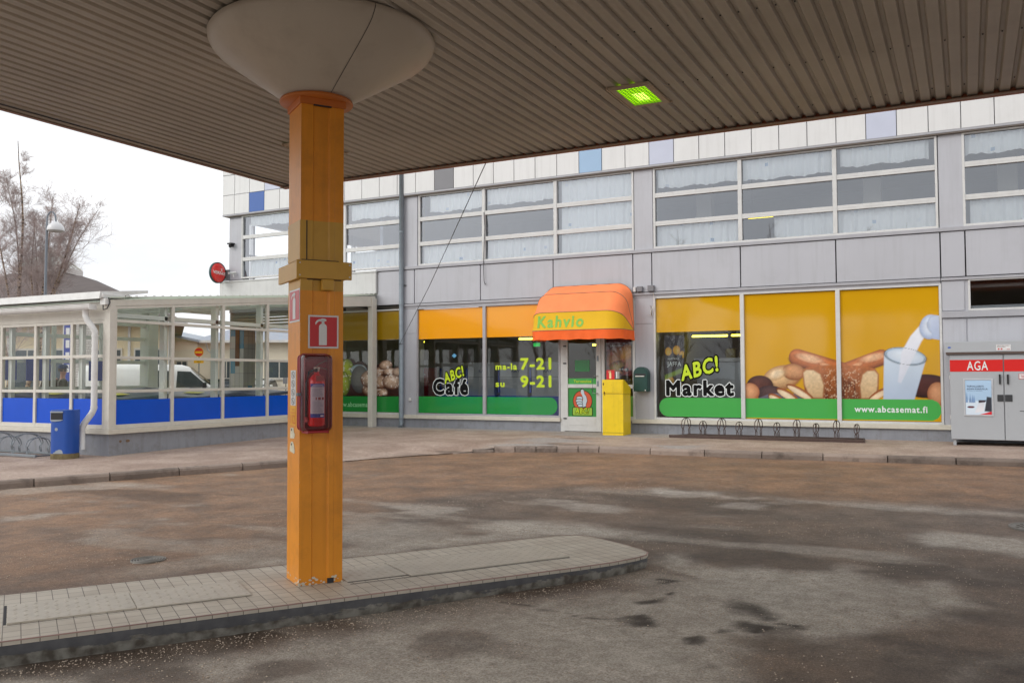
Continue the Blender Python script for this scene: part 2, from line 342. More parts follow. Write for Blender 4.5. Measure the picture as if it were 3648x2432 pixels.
# ================================================================== ground
def road_z(y): return np.where(y < 4, 0.0, np.minimum((y - 4) / 11.7, 1.15) * 0.18)
def pave_z(y): return 0.21 + 0.0152 * (np.clip(y, 3, 20) - 10.86)
PATCH = {
'A': [(-4.69, 8.2), (-4.57, 8.46), (-4.11, 8.66), (-3.66, 8.65), (-3.16, 8.48), (-3.01, 8.42), (-3.28, 8.16), (-3.7, 7.8), (-3.92, 7.42), (-4.26, 6.99), (-4.63, 6.68), (-4.85, 6.23), (-4.97, 6.38), (-4.71, 6.79), (-4.47, 7.33), (-4.22, 7.66)],
'B': [(-2.41, 7.27), (-2.44, 7.47), (-2.25, 7.48), (-2.12, 7.26), (-1.89, 7.23), (-1.59, 7.4), (-1.4, 7.29), (-1.06, 7.39), (-0.86, 7.7), (-0.78, 7.36), (-0.4, 7.15), (-0.18, 7.3), (-0.01, 7.12), (0.08, 6.83), (0.02, 6.58), (-0.22, 6.56), (-0.3, 6.26), (-0.53, 6.07), (-0.66, 5.83), (-0.79, 5.58), (-0.97, 5.64), (-1.1, 5.73), (-1.12, 5.5), (-1.17, 5.2), (-1.16, 4.98), (-1.03, 4.73), (-0.93, 3.98), (-2.0, 0.6), (-6.0, 0.6), (-5.6, 2.6), (-4.36, 3.46), (-3.75, 4.41), (-2.96, 5.57), (-2.27, 6.74)],
'C': [(-0.42, 9.27), (-0.3, 9.55), (0.06, 9.48), (0.43, 9.56), (0.9, 9.5), (0.9, 8.5), (0.38, 8.6), (0.05, 8.82), (-0.28, 8.75)],
'E': [(-0.1, 4.97), (0.0, 5.45), (0.25, 5.84), (0.35, 5.85), (0.24, 5.68), (0.06, 5.33), (0.01, 5.02)],
'F': [(-12.34, 7.96), (-11.61, 8.46), (-10.85, 8.88), (-10.47, 8.64), (-11.01, 7.96), (-11.4, 7.36)],
'Gp': [(-9.93, 6.41), (-9.6, 6.72), (-9.21, 7.09), (-9.04, 6.96), (-9.31, 6.52), (-9.5, 6.14)],
'H': [(-6.28, 5.06), (-6.23, 5.4), (-6.05, 5.75), (-5.37, 5.99), (-5.15, 5.82), (-5.63, 5.36), (-5.93, 4.99), (-6.13, 4.95)],
'K': [(-8.76, 7.78), (-8.39, 8.01), (-8.18, 7.85), (-8.49, 7.57)],
'S1': [(-3.86, 11.39), (-3.68, 11.46), (-3.24, 11.25), (-2.86, 11.31), (-2.43, 11.06), (-2.25, 10.96), (-2.39, 10.88), (-2.87, 11.0), (-3.26, 10.9), (-3.72, 10.95)],
'S2': [(-2.13, 11.16), (-1.67, 11.1), (-1.13, 11.12), (-0.6, 11.12), (-0.2, 11.1), (0.51, 11.23), (0.5, 10.99), (-0.2, 10.85), (-0.59, 10.88), (-1.11, 10.88), (-1.64, 10.85), (-2.05, 10.98)],
'S3': [(-2.82, 8.29), (-2.59, 8.35), (-2.43, 8.38), (-2.61, 8.16), (-2.75, 8.1)]}
SAND = [(-13.5, 8.7), (-11.51, 13.03), (-9.46, 16.78), (0.85, 18.19), (6, 18.2), (6, 11.3), (1.11, 11.31), (0.51, 11.36), (-2.63, 11.48), (-5.21, 11.07), (-6.36, 9.1), (-5.21, 5.91), (-6.18, 5.11), (-6.75, 4.37), (-7.25, 3.7), (-15.21, 3.71)]
CRACK = [(-2.95, 5.62), (-2.6, 5.46), (-2.36, 5.45), (-2.14, 5.43), (-2.0, 5.5)]
OIL = [(-1.96, 5.97, 0.08, 0.12), (-1.91, 6.08, 0.04, 0.06), (-1.85, 6.21, 0.06, 0.06), (-1.84, 5.59, 0.12, 0.09), (-1.38, 6.06, 0.17, 0.20), (-1.24, 5.95, 0.08, 0.1), (-1.23, 5.69, 0.13, 0.12), (-1.09, 5.87, 0.07, 0.08), (-2.1, 6.5, 0.14, 0.06), (-1.26, 5.42, 0.05, 0.06), (-1.29, 4.85, 0.04, 0.05), (-1.46, 5.3, 0.08, 0.1), (-2.55, 3.75, 0.05, 0.05), (-2.85, 3.62, 0.05, 0.05)]
BND = [(-15.2, 2.0), (-13.5, 5.2), (-12.1, 7.8), (-11.2, 9.5), (-10.2, 11.5), (-9.3, 13.4), (-8.5, 14.55), (-8.1, 14.85), (-7.5, 15.15), (-6.9, 15.4), (-6.2, 15.6), (-5.2, 15.62), (-3.0, 15.65), (0.8, 15.85), (4, 16.0), (10, 16.3), (22, 16.9)]
def bnd_resample(step):
    P = [Vector((*p, 0)) for p in BND]; out = []
    def cr(p0, p1, p2, p3, t): return 0.5 * ((2 * p1) + (p2 - p0) * t + (2 * p0 - 5 * p1 + 4 * p2 - p3) * t * t + (3 * p1 - p0 - 3 * p2 + p3) * t ** 3)
    raw = []
    for i in range(len(P) - 1):
        a, b, c, d = P[max(i - 1, 0)], P[i], P[i + 1], P[min(i + 2, len(P) - 1)]
        for k in range(40): raw.append(cr(a, b, c, d, k / 40))
    raw.append(P[-1]); acc = 0; out = [raw[0]]
    for p, q in zip(raw, raw[1:]):
        seg = (q - p).length
        while acc + seg >= step:
            t = (step - acc) / seg; p = p.lerp(q, t); out.append(p.copy()); seg = (q - p).length; acc = 0
        acc += seg
    return out
def kerb_f(x, y):
    """1 where the kerb stands, 0 where the apron is dropped"""
    if x < -9: return 1 - float(sstep(11.4, 12.2, np.float64(y)))
    return float(sstep(-8.6, -7.9, np.float64(x)))

def ground_mat(name, pav=False):
    m = bpy.data.materials.new(name); m.use_nodes = True; MATS[name] = m
    n = m.node_tree.nodes; l = m.node_tree.links.new; p = n['Principled BSDF']
    t = n.new('ShaderNodeTexCoord'); V = t.outputs['Object']
    def noise(sc, det=6, ro=0.6, dist=0):
        a = n.new('ShaderNodeTexNoise'); a.inputs['Scale'].default_value = sc; a.inputs['Detail'].default_value = det; a.inputs['Roughness'].default_value = ro; a.inputs['Distortion'].default_value = dist
        l(V, a.inputs['Vector']); return a.outputs['Fac']
    def mr(src, a, b, c=0, d=1):
        r = n.new('ShaderNodeMapRange'); r.inputs['From Min'].default_value = a; r.inputs['From Max'].default_value = b; r.inputs['To Min'].default_value = c; r.inputs['To Max'].default_value = d; r.interpolation_type = 'SMOOTHSTEP'
        l(src, r.inputs[0]); return r.outputs[0]
    def mix(f, a, b, bt='MIX'):
        x = n.new('ShaderNodeMix'); x.data_type = 'RGBA'; x.blend_type = bt
        for s, i in ((f, 0), (a, 6), (b, 7)):
            if isinstance(s, (int, float)): x.inputs[i].default_value = s
            elif isinstance(s, tuple): x.inputs[i].default_value = (*s, 1)
            else: l(s, x.inputs[i])
        return x.outputs[2]
    def math_(op, a, b):
        x = n.new('ShaderNodeMath'); x.operation = op
        for i, s in enumerate((a, b)):
            if isinstance(s, (int, float)): x.inputs[i].default_value = s
            else: l(s, x.inputs[i])
        x.use_clamp = True; return x.outputs[0]
    at = n.new('ShaderNodeVertexColor'); at.layer_name = 'Col'; sp = n.new('ShaderNodeSeparateColor'); l(at.outputs['Color'], sp.inputs[0])
    dry, sand, oil = sp.outputs[0], sp.outputs[1], sp.outputs[2]
    if pav:
        base = mix(mr(noise(1.3), 0.35, 0.65), srgb(150, 131, 119), srgb(174, 156, 144))
        base = mix(mr(dry, 0.2, 0.8), base, srgb(158, 152, 148))
    else:
        wet = mix(mr(noise(2.2, 8), 0.3, 0.7), srgb(84, 76, 70), srgb(114, 103, 94))
        pale = mix(mr(noise(5, 8), 0.3, 0.7), srgb(170, 164, 155), srgb(190, 184, 175))
        base = mix(dry, wet, pale)
        sn = mix(mr(noise(1.6, 7, 0.65), 0.3, 0.7), srgb(112, 86, 66), srgb(154, 120, 92))
        sf = math_('MULTIPLY', sand, mr(noise(3.0, 8, 0.7, 0.5), 0.22, 0.62, 0.35, 1.0))
        base = mix(sf, base, sn)
    # grit: small cells, only some of them lighter or rust-coloured stones
    def grit(sc, thr, ca, cb, dens):
        v = n.new('ShaderNodeTexVoronoi'); v.inputs['Scale'].default_value = sc; l(V, v.inputs['Vector'])
        s2 = n.new('ShaderNodeSeparateColor'); l(v.outputs['Color'], s2.inputs[0])
        near = mr(v.outputs['Distance'], 0.18, 0.42, 1, 0); pick = mr(s2.outputs[0], thr, thr + 0.02, 0, 1)
        return math_('MULTIPLY', math_('MULTIPLY', near, pick), dens), mix(s2.outputs[1], ca, cb)
    dens = mr(noise(1.1, 6, 0.7), 0.38, 0.66, 0.1, 0.95)
    f1, c1 = grit(95, 0.62, srgb(120, 92, 70), srgb(196, 176, 156), dens); base = mix(f1, base, c1)
    f2, c2 = grit(52, 0.66, srgb(74, 60, 50), srgb(176, 146, 116), dens); base = mix(f2, base, c2)
    f3, c3 = grit(190, 0.55, srgb(90, 76, 66), srgb(175, 160, 145), 0.6); base = mix(f3, base, c3)
    spk = mix(mr(noise(70, 3, 0.8), 0.32, 0.68), (0.62, 0.60, 0.58), (1.38, 1.38, 1.38)); base = mix(0.75, base, spk, 'MULTIPLY')
    spk2 = mix(mr(noise(14, 8, 0.75), 0.3, 0.7), (0.80, 0.78, 0.76), (1.20, 1.21, 1.22)); base = mix(0.8, base, spk2, 'MULTIPLY')
    base = mix(mr(oil, 0.02, 0.75, 0, 0.88), base, srgb(44, 36, 32))
    l(base, p.inputs['Base Color'])
    l(mr(dry, 0, 1, 0.62, 0.9), p.inputs['Roughness']); p.inputs['Specular IOR Level'].default_value = 0.25
    b1 = n.new('ShaderNodeBump'); b1.inputs['Strength'].default_value = 0.55; b1.inputs['Distance'].default_value = 0.006
    s = math_('ADD', noise(120, 4, 0.7), f1); l(s, b1.inputs['Height'])
    b2 = n.new('ShaderNodeBump'); b2.inputs['Strength'].default_value = 0.35; b2.inputs['Distance'].default_value = 0.02; l(noise(9, 5), b2.inputs['Height']); l(b1.outputs[0], b2.inputs['Normal'])
    l(b2.outputs[0], p.inputs['Normal'])
    return m
def sheet(name, X, Y, Z, C, mat_, kind='structure'):
    ny, nx = X.shape; I = np.arange(nx * ny).reshape(ny, nx)
    F = np.stack([I[:-1, :-1], I[:-1, 1:], I[1:, 1:], I[1:, :-1]], -1).reshape(-1, 4)
    me = bpy.data.meshes.new(name); me.from_pydata(np.stack([X, Y, Z], -1).reshape(-1, 3).tolist(), [], F.tolist()); me.materials.append(mat_)
    ca = me.color_attributes.new('Col', 'FLOAT_COLOR', 'POINT')
    ca.data.foreach_set('color', np.concatenate([C.reshape(-1, 3), np.ones((nx * ny, 1))], 1).astype(np.float32).ravel())
    me.polygons.foreach_set('use_smooth', [True] * len(me.polygons))
    o = bpy.data.objects.new(name, me); COL.objects.link(o); o['kind'] = kind; return o
def axis(a, b, step, far):
    g = [0.0]; s = step
    while g[-1] < far: s *= 1.35; g.append(g[-1] + s)
    g = np.array(g[1:]); core = np.arange(a, b + step / 2, step)
    return np.concatenate([(a - g)[::-1], core, b + g])
gx, gy = np.meshgrid(axis(-14, 7, .05, 500), axis(1.2, 17, .05, 500))
wx = gx + (fbm(gx, gy, 4, 2.2) - .5) * .5 + (fbm(gx + 9, gy, 3, 9) - .5) * .12; wy = gy + (fbm(gx + 40, gy + 7, 4, 2.2) - .5) * .5 + (fbm(gx, gy + 9, 3, 9) - .5) * .12
dry = np.zeros_like(gx)
for k, P in PATCH.items():
    soft = {'B': .16, 'A': .18, 'S1': .16, 'S2': .16, 'C': .16}.get(k, .14); amp = {'S1': .7, 'S2': .42, 'S3': .5, 'E': .35, 'C': .75, 'F': .6, 'Gp': .6, 'H': .55, 'K': .6, 'A': .75}.get(k, .85)
    dry = np.maximum(dry, amp * sstep(soft, -soft, sdpoly(wx, wy, P)))
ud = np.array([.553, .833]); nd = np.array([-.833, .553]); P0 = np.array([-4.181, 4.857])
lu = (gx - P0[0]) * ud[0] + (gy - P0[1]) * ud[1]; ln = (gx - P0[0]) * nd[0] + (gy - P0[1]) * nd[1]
# strip along the island's near side: wetness plus painted contact shade; then puddle stains
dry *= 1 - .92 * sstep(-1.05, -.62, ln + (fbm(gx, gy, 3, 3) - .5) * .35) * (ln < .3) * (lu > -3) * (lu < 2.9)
for cx_, cy_, rr_ in ((-2.75, 4.75, .38), (-3.35, 3.75, .22), (-3.9, 3.3, .3)): dry *= 1 - .75 * sstep(1.2, .5, np.hypot(wx - cx_, wy - cy_) / rr_)
dry = np.clip(dry * (0.75 + .5 * fbm(gx, gy, 4, 1.7)), 0, 1)
dry = np.clip(dry + .55 * sstep(.56, .68, fbm(gx * .7 + 5, gy * 1.5, 5, .9)) * (1 - dry) * sstep(12, 10, gy), 0, 1)
wet2 = sstep(.50, .62, fbm(gx * .6 + 11, gy * 1.3 + 4, 5, .75)) * sstep(12.5, 10.5, gy)
sand = .85 * sstep(.7, -.7, sdpoly(gx + (fbm(gx, gy, 3, .9) - .5) * 1.2, gy + (fbm(gx + 3, gy, 3, .9) - .5) * 1.2, SAND))
sand = np.maximum(sand, .30 * fbm(gx, gy, 5, 1.3) ** 1.5 * 1.6); sand *= (1 - .75 * dry)
sand = np.where((gy > 20) | (gx < -16), .25, sand)
oil = np.zeros_like(gx)
for a, b, ra, rb in OIL:
    oil = np.maximum(oil, .72 * sstep(1.5, .3, np.hypot((wx - a) / ra, (wy - b) / rb)))
for (a, b), (c, d) in zip(CRACK, CRACK[1:]):
    t = np.clip(((wx - a) * (c - a) + (wy - b) * (d - b)) / ((c - a) ** 2 + (d - b) ** 2), 0, 1)
    oil = np.maximum(oil, .55 * sstep(.05, .01, np.hypot(wx - a - t * (c - a), wy - b - t * (d - b))))
oil = oil * (.45 + .9 * fbm(gx, gy, 4, 6)); oil = np.maximum(oil, .36 * wet2 * (1 - dry))
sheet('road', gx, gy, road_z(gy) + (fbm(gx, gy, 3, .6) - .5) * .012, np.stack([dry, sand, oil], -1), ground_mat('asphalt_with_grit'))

# pavement: a grid sheet cut along the kerb line
BP = [(p.x, p.y) for p in bnd_resample(.35)]; POLY = BP + [(22, 21), (-26, 21), (-26, 2)]
def near_d(x, y):
    d = np.full(x.shape, 1e9); f = np.ones(x.shape)
    for (x1, y1), (x2, y2) in zip(BP, BP[1:]):
        dx, dy = x2 - x1, y2 - y1; t = np.clip(((x - x1) * dx + (y - y1) * dy) / (dx * dx + dy * dy), 0, 1); e = np.hypot(x - x1 - t * dx, y - y1 - t * dy)
        k = e < d; d = np.where(k, e, d); f = np.where(k, kerb_f(x1, y1) * (1 - t) + kerb_f(x2, y2) * t, f)
    return d, f
PX, PY = np.meshgrid(np.concatenate([np.arange(-26, -16, .5), np.arange(-16, 2, .04), np.arange(2, 22, .5)]), np.arange(2, 20.9, .04))
T, PFm = near_d(PX, PY); IN = inpoly(PX, PY, POLY) & (T > .04) | (inpoly(PX, PY, POLY) & (PX > -10.3) & (PX < -8.0) & (PY > 11.3))
PZ = pave_z(PY) - (1 - PFm) * (pave_z(PY) - road_z(PY) - .012) * np.exp(-(T / 1.0) ** 2)
pd = np.clip(.9 * sstep(.60, .40, fbm(PX * .5, PY * 1.2, 4, 1.0)) * sstep(-9.2, -7.6, PX) * sstep(-3.6, -5.2, PX), 0, 1)
pd = np.maximum(pd, .8 * sstep(18.2, 18.7, PY + .5 * (fbm(PX, PY, 3, 1.5) - .5)) * sstep(-3.0, -5.5, PX))
wetp = (.9 * sstep(.52, .60, fbm(PX * .45 + 3, PY * 1.6, 4, 1.3)) * sstep(-10, -8.8, PX) * sstep(-5.5, -7, PX) * sstep(18.6, 17.8, PY))
ny_, nx_ = PX.shape; I = np.arange(nx_ * ny_).reshape(ny_, nx_); Fq = np.stack([I[:-1, :-1], I[:-1, 1:], I[1:, 1:], I[1:, :-1]], -1).reshape(-1, 4); Fq = Fq[IN.reshape(-1)[Fq].all(1)]
used = np.unique(Fq); rem = np.zeros(nx_ * ny_, int); rem[used] = np.arange(len(used)); VV = np.stack([PX, PY, PZ], -1).reshape(-1, 3)[used]; CC = np.stack([pd, np.zeros_like(pd), .45 * wetp, np.ones_like(pd)], -1).reshape(-1, 4)[used]
me = bpy.data.meshes.new('pavement'); me.from_pydata(VV.tolist(), [], rem[Fq].tolist()); me.materials.append(ground_mat('pavement_gravel', True))
ca = me.color_attributes.new('Col', 'FLOAT_COLOR', 'POINT'); ca.data.foreach_set('color', CC.astype(np.float32).ravel()); me.polygons.foreach_set('use_smooth', [True] * len(me.polygons))
o = bpy.data.objects.new('pavement', me); COL.objects.link(o); o['kind'] = 'structure'

# kerb stones along the boundary
def kerb_mat():
    m = mat('kerb_stone', srgb(136, 122, 112), 0.9, var=0.2, vscale=1.1, bump=0.5, bscale=30, dirt=0.95, dirtcol=srgb(66, 56, 50))
    n = m.node_tree.nodes; l = m.node_tree.links.new; p = n['Principled BSDF']; g = n.new('ShaderNodeNewGeometry')
    r = n.new('ShaderNodeMapRange'); r.inputs['To Min'].default_value = .72; r.inputs['To Max'].default_value = 1.3; l(g.outputs['Random Per Island'], r.inputs[0])
    src = p.inputs['Base Color'].links[0].from_socket; x = n.new('ShaderNodeMix'); x.data_type = 'RGBA'; x.blend_type = 'MULTIPLY'; x.inputs[0].default_value = 1
    l(src, x.inputs[6]); l(r.outputs[0], x.inputs[7]); l(x.outputs[2], p.inputs['Base Color']); return m
kb = MB(); BB = bnd_resample(.05); i = 0
while i < len(BB) - 4:
    p = BB[i]; Ls = .38 if -9.0 < p.x < -6.3 and p.y > 13.6 else random.choice([1.0, 1.0, 1.02, .98])
    n_ = int(round(Ls / .05)); j = min(i + n_, len(BB) - 1); seg = BB[i:j + 1]; f = kerb_f(*seg[len(seg) // 2][:2])
    if f > 0.03 and len(seg) > 2:
        vs = []; off = random.uniform(-.008, .008)
        for k, q in enumerate(seg):
            e = .008 if k == 0 else (-.008 if k == len(seg) - 1 else 0)
            d = (seg[min(k + 1, len(seg) - 1)] - seg[max(k - 1, 0)]).normalized(); q = q + d * e; o = Vector((-d.y, d.x, 0)); 
            zt = float(pave_z(np.float64(q.y))) * f + (1 - f) * float(road_z(np.float64(q.y))) + .012; zb = float(road_z(np.float64(q.y))) - .05
            jt = random.uniform(-.003, .003)
            for s, z in ((-.03, zb), (-.03 + off + jt, zt - .045), (-.012 + off, zt - .012), (.02, zt), (.10, zt + jt), (.12, zt - .08)):
                vs.append((q.x + o.x * s, q.y + o.y * s, z))
        m_ = 6; fs = [(a * m_ + b, (a + 1) * m_ + b, (a + 1) * m_ + b + 1, a * m_ + b + 1) for a in range(len(seg) - 1) for b in range(m_ - 1)]
        fs += [tuple(range(m_)), tuple(len(seg) * m_ - 1 - k for k in range(m_))]
        kb.add(vs, fs)
    i = j
obj('kerb', kb, kerb_mat(), kind='structure')

# loose grit: small stones swept against the island and over the yard
gs = MB(); 
def stone(x, y, z, r):
    a = random.random() * 6.28; c, s = math.cos(a), math.sin(a); q = random.uniform(.6, 1)
    P = [(r, 0, 0), (0, r * q, 0), (-r * .9, 0, 0), (0, -r * q, 0), (0, 0, r * .7), (0, 0, -r * .3)]
    gs.add([(x + c * u - s * v, y + s * u + c * v, z + w_) for u, v, w_ in P], [(0, 1, 4), (1, 2, 4), (2, 3, 4), (3, 0, 4)])
for k in range(11500):
    if k < 1900:
        u = random.uniform(-3, 3.0); nn = -.47 - abs(random.gauss(0, .22)); 
    elif k < 2400: u = random.uniform(-3, 3); nn = .80 + abs(random.gauss(0, .2))
    else: u = random.uniform(-3, 6); nn = random.uniform(-4.5, 4)
    x = P0[0] + u * ud[0] + nn * nd[0]; y = P0[1] + u * ud[1] + nn * nd[1]
    if -.47 < nn < .82 and -4 < u < 2.95: continue
    if y < 1.5: continue
    if k >= 2400 and float(fbm(np.float64(x), np.float64(y), 4, 1.1)) < .53: continue
    stone(x, y, float(road_z(np.float64(y))) + .004, random.uniform(.003, .0085))
obj('loose_grit', gs, [mat('grit_stone', srgb(176, 162, 146), .85, var=.35, vscale=14)], kind='stuff')
# ================================================================== canopy
M_soff = mat('soffit_sheet_paint', srgb(184, 176, 164), 0.5, var=0.10, vscale=0.7, dirt=0.22, dirtcol=(0.12, 0.09, 0.07))
M_soff.node_tree.nodes['Principled BSDF'].inputs['Roughness'].default_value = 0.45
M_fas = mat('canopy_fascia_orange', srgb(164, 92, 58), 0.5, var=0.05)
M_roofd = mat('canopy_roofing', (0.08, 0.08, 0.08), 0.9)
cx0, cx1, cy0, cy1, cz = -7.9, 7.6, -0.4, 8.86, 4.10
can = thing('canopy', 'large flat filling station canopy with ribbed beige metal underside over the forecourt', 'canopy', (-1, 3, 0))
so_ = MB(); xs = []; pit = .1262; x = cx0; prof = []
k = 0
while x < cx1:
    prof += [(x, cz), (x + .074, cz), (x + .088, cz + .027), (x + .112, cz + .027)]; x += pit
vs = []; fs = []
for y in (cy0, cy1):
    for p in prof: vs.append((p[0], y, p[1]))
n_ = len(prof); fs = [(i, i + 1, n_ + i + 1, n_ + i) for i in range(n_ - 1)]
so_.add(vs, fs)
# stiffening creases and screw heads of the sheets
for i in range(0, n_ - 4, 4):
    px = prof[i][0]
    so_.add([(px + .038, cy0, cz - .0015), (px + .042, cy0, cz - .0015), (px + .042, cy1, cz - .0015), (px + .038, cy1, cz - .0015)], [(0, 3, 2, 1)])
obj('soffit', so_, M_soff, can)
sc_ = MB()
for i in range(0, n_ - 4, 4):
    for y in (8.55, 7.35, 6.1, 4.85, 3.6, 2.4):
        if random.random() < .8: px = prof[i][0] + .100; sc_.box(px - .005, px + .005, y - .005, y + .005, cz + .019, cz + .0265)
obj('screw', sc_, M_dark, can)['kind'] = 'stuff'
fa = MB(); fa.box(cx0 - .03, cx1, cy1, cy1 + .05, cz - .026, cz + .45, 0).box(cx0 - .03, cx1, cy1 - .05, cy1 - .001, cz - .025, cz - .016, 1)
fa.box(cx0 - .03, cx0 - .002, cy0, cy1 - .002, cz - .012, cz + .45, 0).box(cx1, cx1 + .03, cy0, cy1 + .05, cz - .03, cz + .45, 0).box(cx0 - .03, cx1 + .03, cy0 - .03, cy0, cz - .03, cz + .45, 0)
fa.box(cx0, cx0 + .02, cy0, cy1 - .052, cz - .012, cz - .002, 1)
obj('fascia', fa, [M_fas, mat('fascia_lip', srgb(150, 125, 108), 0.5)], can)
obj('roof', MB().box(cx0, cx1, cy0, cy1 - .001, cz + .05, cz + .44), M_roofd, can)
# wires and sprinkler-like dark cable along the left rib
obj('cable', MB().tube([(cx0 + .16, cy0, cz - .008), (cx0 + .15, 5, cz - .01), (cx0 + .14, 8.8, cz - .008)], .006, 6), M_dark, can)

# ------------------------------------------------------------------ canopy lights
M_lit = mat('lit_green_lamp_glass', srgb(190, 248, 10), 0.3, var=0, emit=1.1)
M_tube = mat('lamp_core', srgb(238, 255, 120), 0.3, var=0, emit=3.0)
def canopy_light(x, y, label):
    t = thing('canopy_light', label, 'ceiling light', (x, y, cz), 0, 'recessed lights in the canopy underside')
    fr = MB(); a, b = .185, .30; z0 = cz - .022; z1 = cz - .002
    for (p, q, r_, s_) in ((-a, a, -b, -b + .06), (-a, a, b - .06, b), (-a, -a + .055, -b + .06, b - .06), (a - .055, a, -b + .06, b - .06)): fr.cbox(x + p, x + q, y + r_, y + s_, z0, z1, .003)
    fr.box(x - a + .01, x + a - .01, y - b + .01, y - b + .02, z0 - .012, z0); fr.box(x - a - .012, x - a, y - b - .01, y + b + .01, z0 - .006, z1)
    fr.box(x - a - .02, x + a + .02, y + b, y + b + .015, z0 + .004, z1)
    obj('housing', fr, mat('lamp_housing_paint', srgb(190, 172, 150), .5), t)
    obj('lens', MB().box(x - a + .055, x + a - .055, y - b + .06, y + b - .06, cz - .010, cz - .006), M_lit, t)
    obj('lamp_tube', MB().box(x - .05, x + .05, y - .05, y + .15, cz - .0135, cz - .0105), M_tube, t)
    g = MB()
    for i in range(9): px = x - a + .055 + i * (2 * a - .11) / 8; g.box(px - .0022, px + .0022, y - b + .06, y + b - .06, cz - .021, cz - .014)
    for i in range(13): py = y - b + .06 + i * (2 * b - .12) / 12; g.box(x - a + .055, x + a - .055, py - .0022, py + .0022, cz - .0215, cz - .0145)
    obj('grille', g, mat('grille_wire', srgb(110, 165, 20), .5, emit=.35, var=0), t)
    return t
canopy_light(-2.535, 7.41, 'green-yellow lit square lamp in the canopy underside, right of the column')
canopy_light(-6.26, 7.50, 'canopy lamp almost hidden behind the orange column, only its green corner showing')

# ------------------------------------------------------------------ column
ang = math.atan2(ud[1], ud[0]); cc = P0 + ud * .157 + nd * .157
M_or = mat('orange_column_paint', srgb(232, 148, 28), 0.42, var=0.07, vscale=2.2, bump=0.04, bscale=200, dirt=0.25, dirtcol=srgb(120, 74, 30), streak=.28)
M_oc = mat('ochre_column_paint', srgb(206, 158, 60), 0.42, var=0.05, vscale=3, dirt=0.15, dirtcol=srgb(120, 84, 30))
M_orr = mat('orange_collar_paint', srgb(200, 112, 40), 0.42, var=0.05)
M_cone = mat('cone_plastic', srgb(192, 182, 168), 0.42, var=0.05, vscale=1.5, dirt=.2, dirtcol=srgb(120, 105, 90))
M_sg = mat('sign_white', srgb(225, 225, 225), .4, var=.03); M_red = mat('sign_red', srgb(200, 28, 34), .35, var=.04)
def colthing(name, label, cat, dx=0, dy=0, z=0, group=None):
    p = cc + ud * dx + nd * dy; return thing(name, label, cat, (p[0], p[1], z), ang, group), dx, dy, z
def lobj(name, mb, m, th, off, **k):
    mb.xf(lambda a, b, c: (a - off[0], b - off[1], c - off[2])); return obj(name, mb, m, th, local=True, **k)
col, *oc = colthing('canopy_column', 'square orange steel column standing on the tiled island under the canopy', 'column')
pr = [(-.157, -.157), (-.070, -.157), (-.063, -.147), (.043, -.147), (.056, -.161), (.086, -.161), (.094, -.157), (.157, -.157), (.157, .157), (-.157, .157)]
sh = MB()
for z0, z1, mi in ((.15, 2.22, 0), (2.22, 2.72, 1), (2.72, 3.58, 0)): 
    n_ = len(pr); sh.add([(*p, z0) for p in pr] + [(*p, z1) for p in pr], [(i, (i + 1) % n_, n_ + (i + 1) % n_, n_ + i) for i in range(n_)], mi)
sh.box(-.160, -.118, -.162, -.1571, 2.44, 2.72, 1).box(-.162, -.1571, -.157, .157, 2.44, 2.72, 1)
lobj('shaft', sh, [M_or, M_oc], col, oc)
lobj('paint_gap', MB().box(-.118, -.110, -.1615, -.1573, 2.44, 2.72).box(-.150, .12, -.1635, -.1573, 2.432, 2.440).box(.046, .093, -.1635, -.1573, .15, .186).box(-.11, .14, -.1622, -.1575, 2.297, 2.303)
     .box(-.07, .06, -.1745, -.16, 3.548, 3.556), M_gap, col, oc)
chips = MB()
for i in range(46):
    s_ = random.random(); zz = .15 + random.random() ** 2 * .05; r_ = random.uniform(.003, .010)
    if s_ < .5: a = -.157 + random.random() ** 1.5 * .314; P_ = [(a + r_ * math.cos(q) * 1.6, -.1625, zz + r_ * math.sin(q)) for q in (0, 1.1, 2, 3.1, 4.2, 5.2)]
    else: a = -.157 + random.random() ** 1.5 * .314; P_ = [(-.1582, a - r_ * math.cos(q) * 1.6, zz + r_ * math.sin(q)) for q in (0, 1.1, 2, 3.1, 4.2, 5.2)]
    chips.add(P_, [tuple(range(6))])
for i in range(20):
    zz = random.uniform(.15, 2.1); r_ = random.uniform(.001, .003); chips.add([(-.158 + .0, -.1578, zz - r_ * 3), (-.155, -.1578, zz), (-.1575, -.1578, zz + r_ * 3)], [(0, 1, 2)])
lobj('paint_chips', chips, mat('bare_primer', srgb(215, 205, 185), .8), col, oc)
br = MB()
br.cbox(-.192, .213, -.182, -.1625, 2.305, 2.432, .002).cbox(-.186, -.163, -.162, .335, 2.30, 2.425, .002).cbox(.158, .178, -.162, .335, 2.305, 2.43, .002)
lobj('bracket', br, M_oc, col, oc)
lobj('bracket_hole', MB().merge(disc(-.168, 2.412, .006, -.1835, 8)).merge(disc(-.168, 2.325, .006, -.1835, 8)).merge(disc(.196, 2.412, .007, -.1835, 8)).merge(disc(.196, 2.325, .007, -.1835, 8)), mat('bracket_hole', srgb(210, 210, 205), .6), col, oc)
lobj('junction_box', MB().cbox(-.012, .074, -.205, -.162, 2.222, 2.300, .006), M_oc, col, oc)
lobj('collar', MB().cbox(-.170, .170, -.172, .170, 3.555, 3.606, .004).lathe([(0, 3.604), (.262, 3.604), (.266, 3.612), (.262, 3.628), (.2, 3.63)], seg=48), M_orr, col, oc)
cone = MB(); CP = [(.235, 3.628), (.40, 3.732), (.56, 3.833), (.68, 3.909), (.748, 3.956), (.790, 3.998), (.813, 4.04), (.82, 4.068), (.808, 4.09)]
CT = lambda a, b, c: (a + .045 * (c - 3.62) / .45, b - .025 * (c - 3.62) / .45, c)
cone.lathe(CP, seg=96).xf(CT)
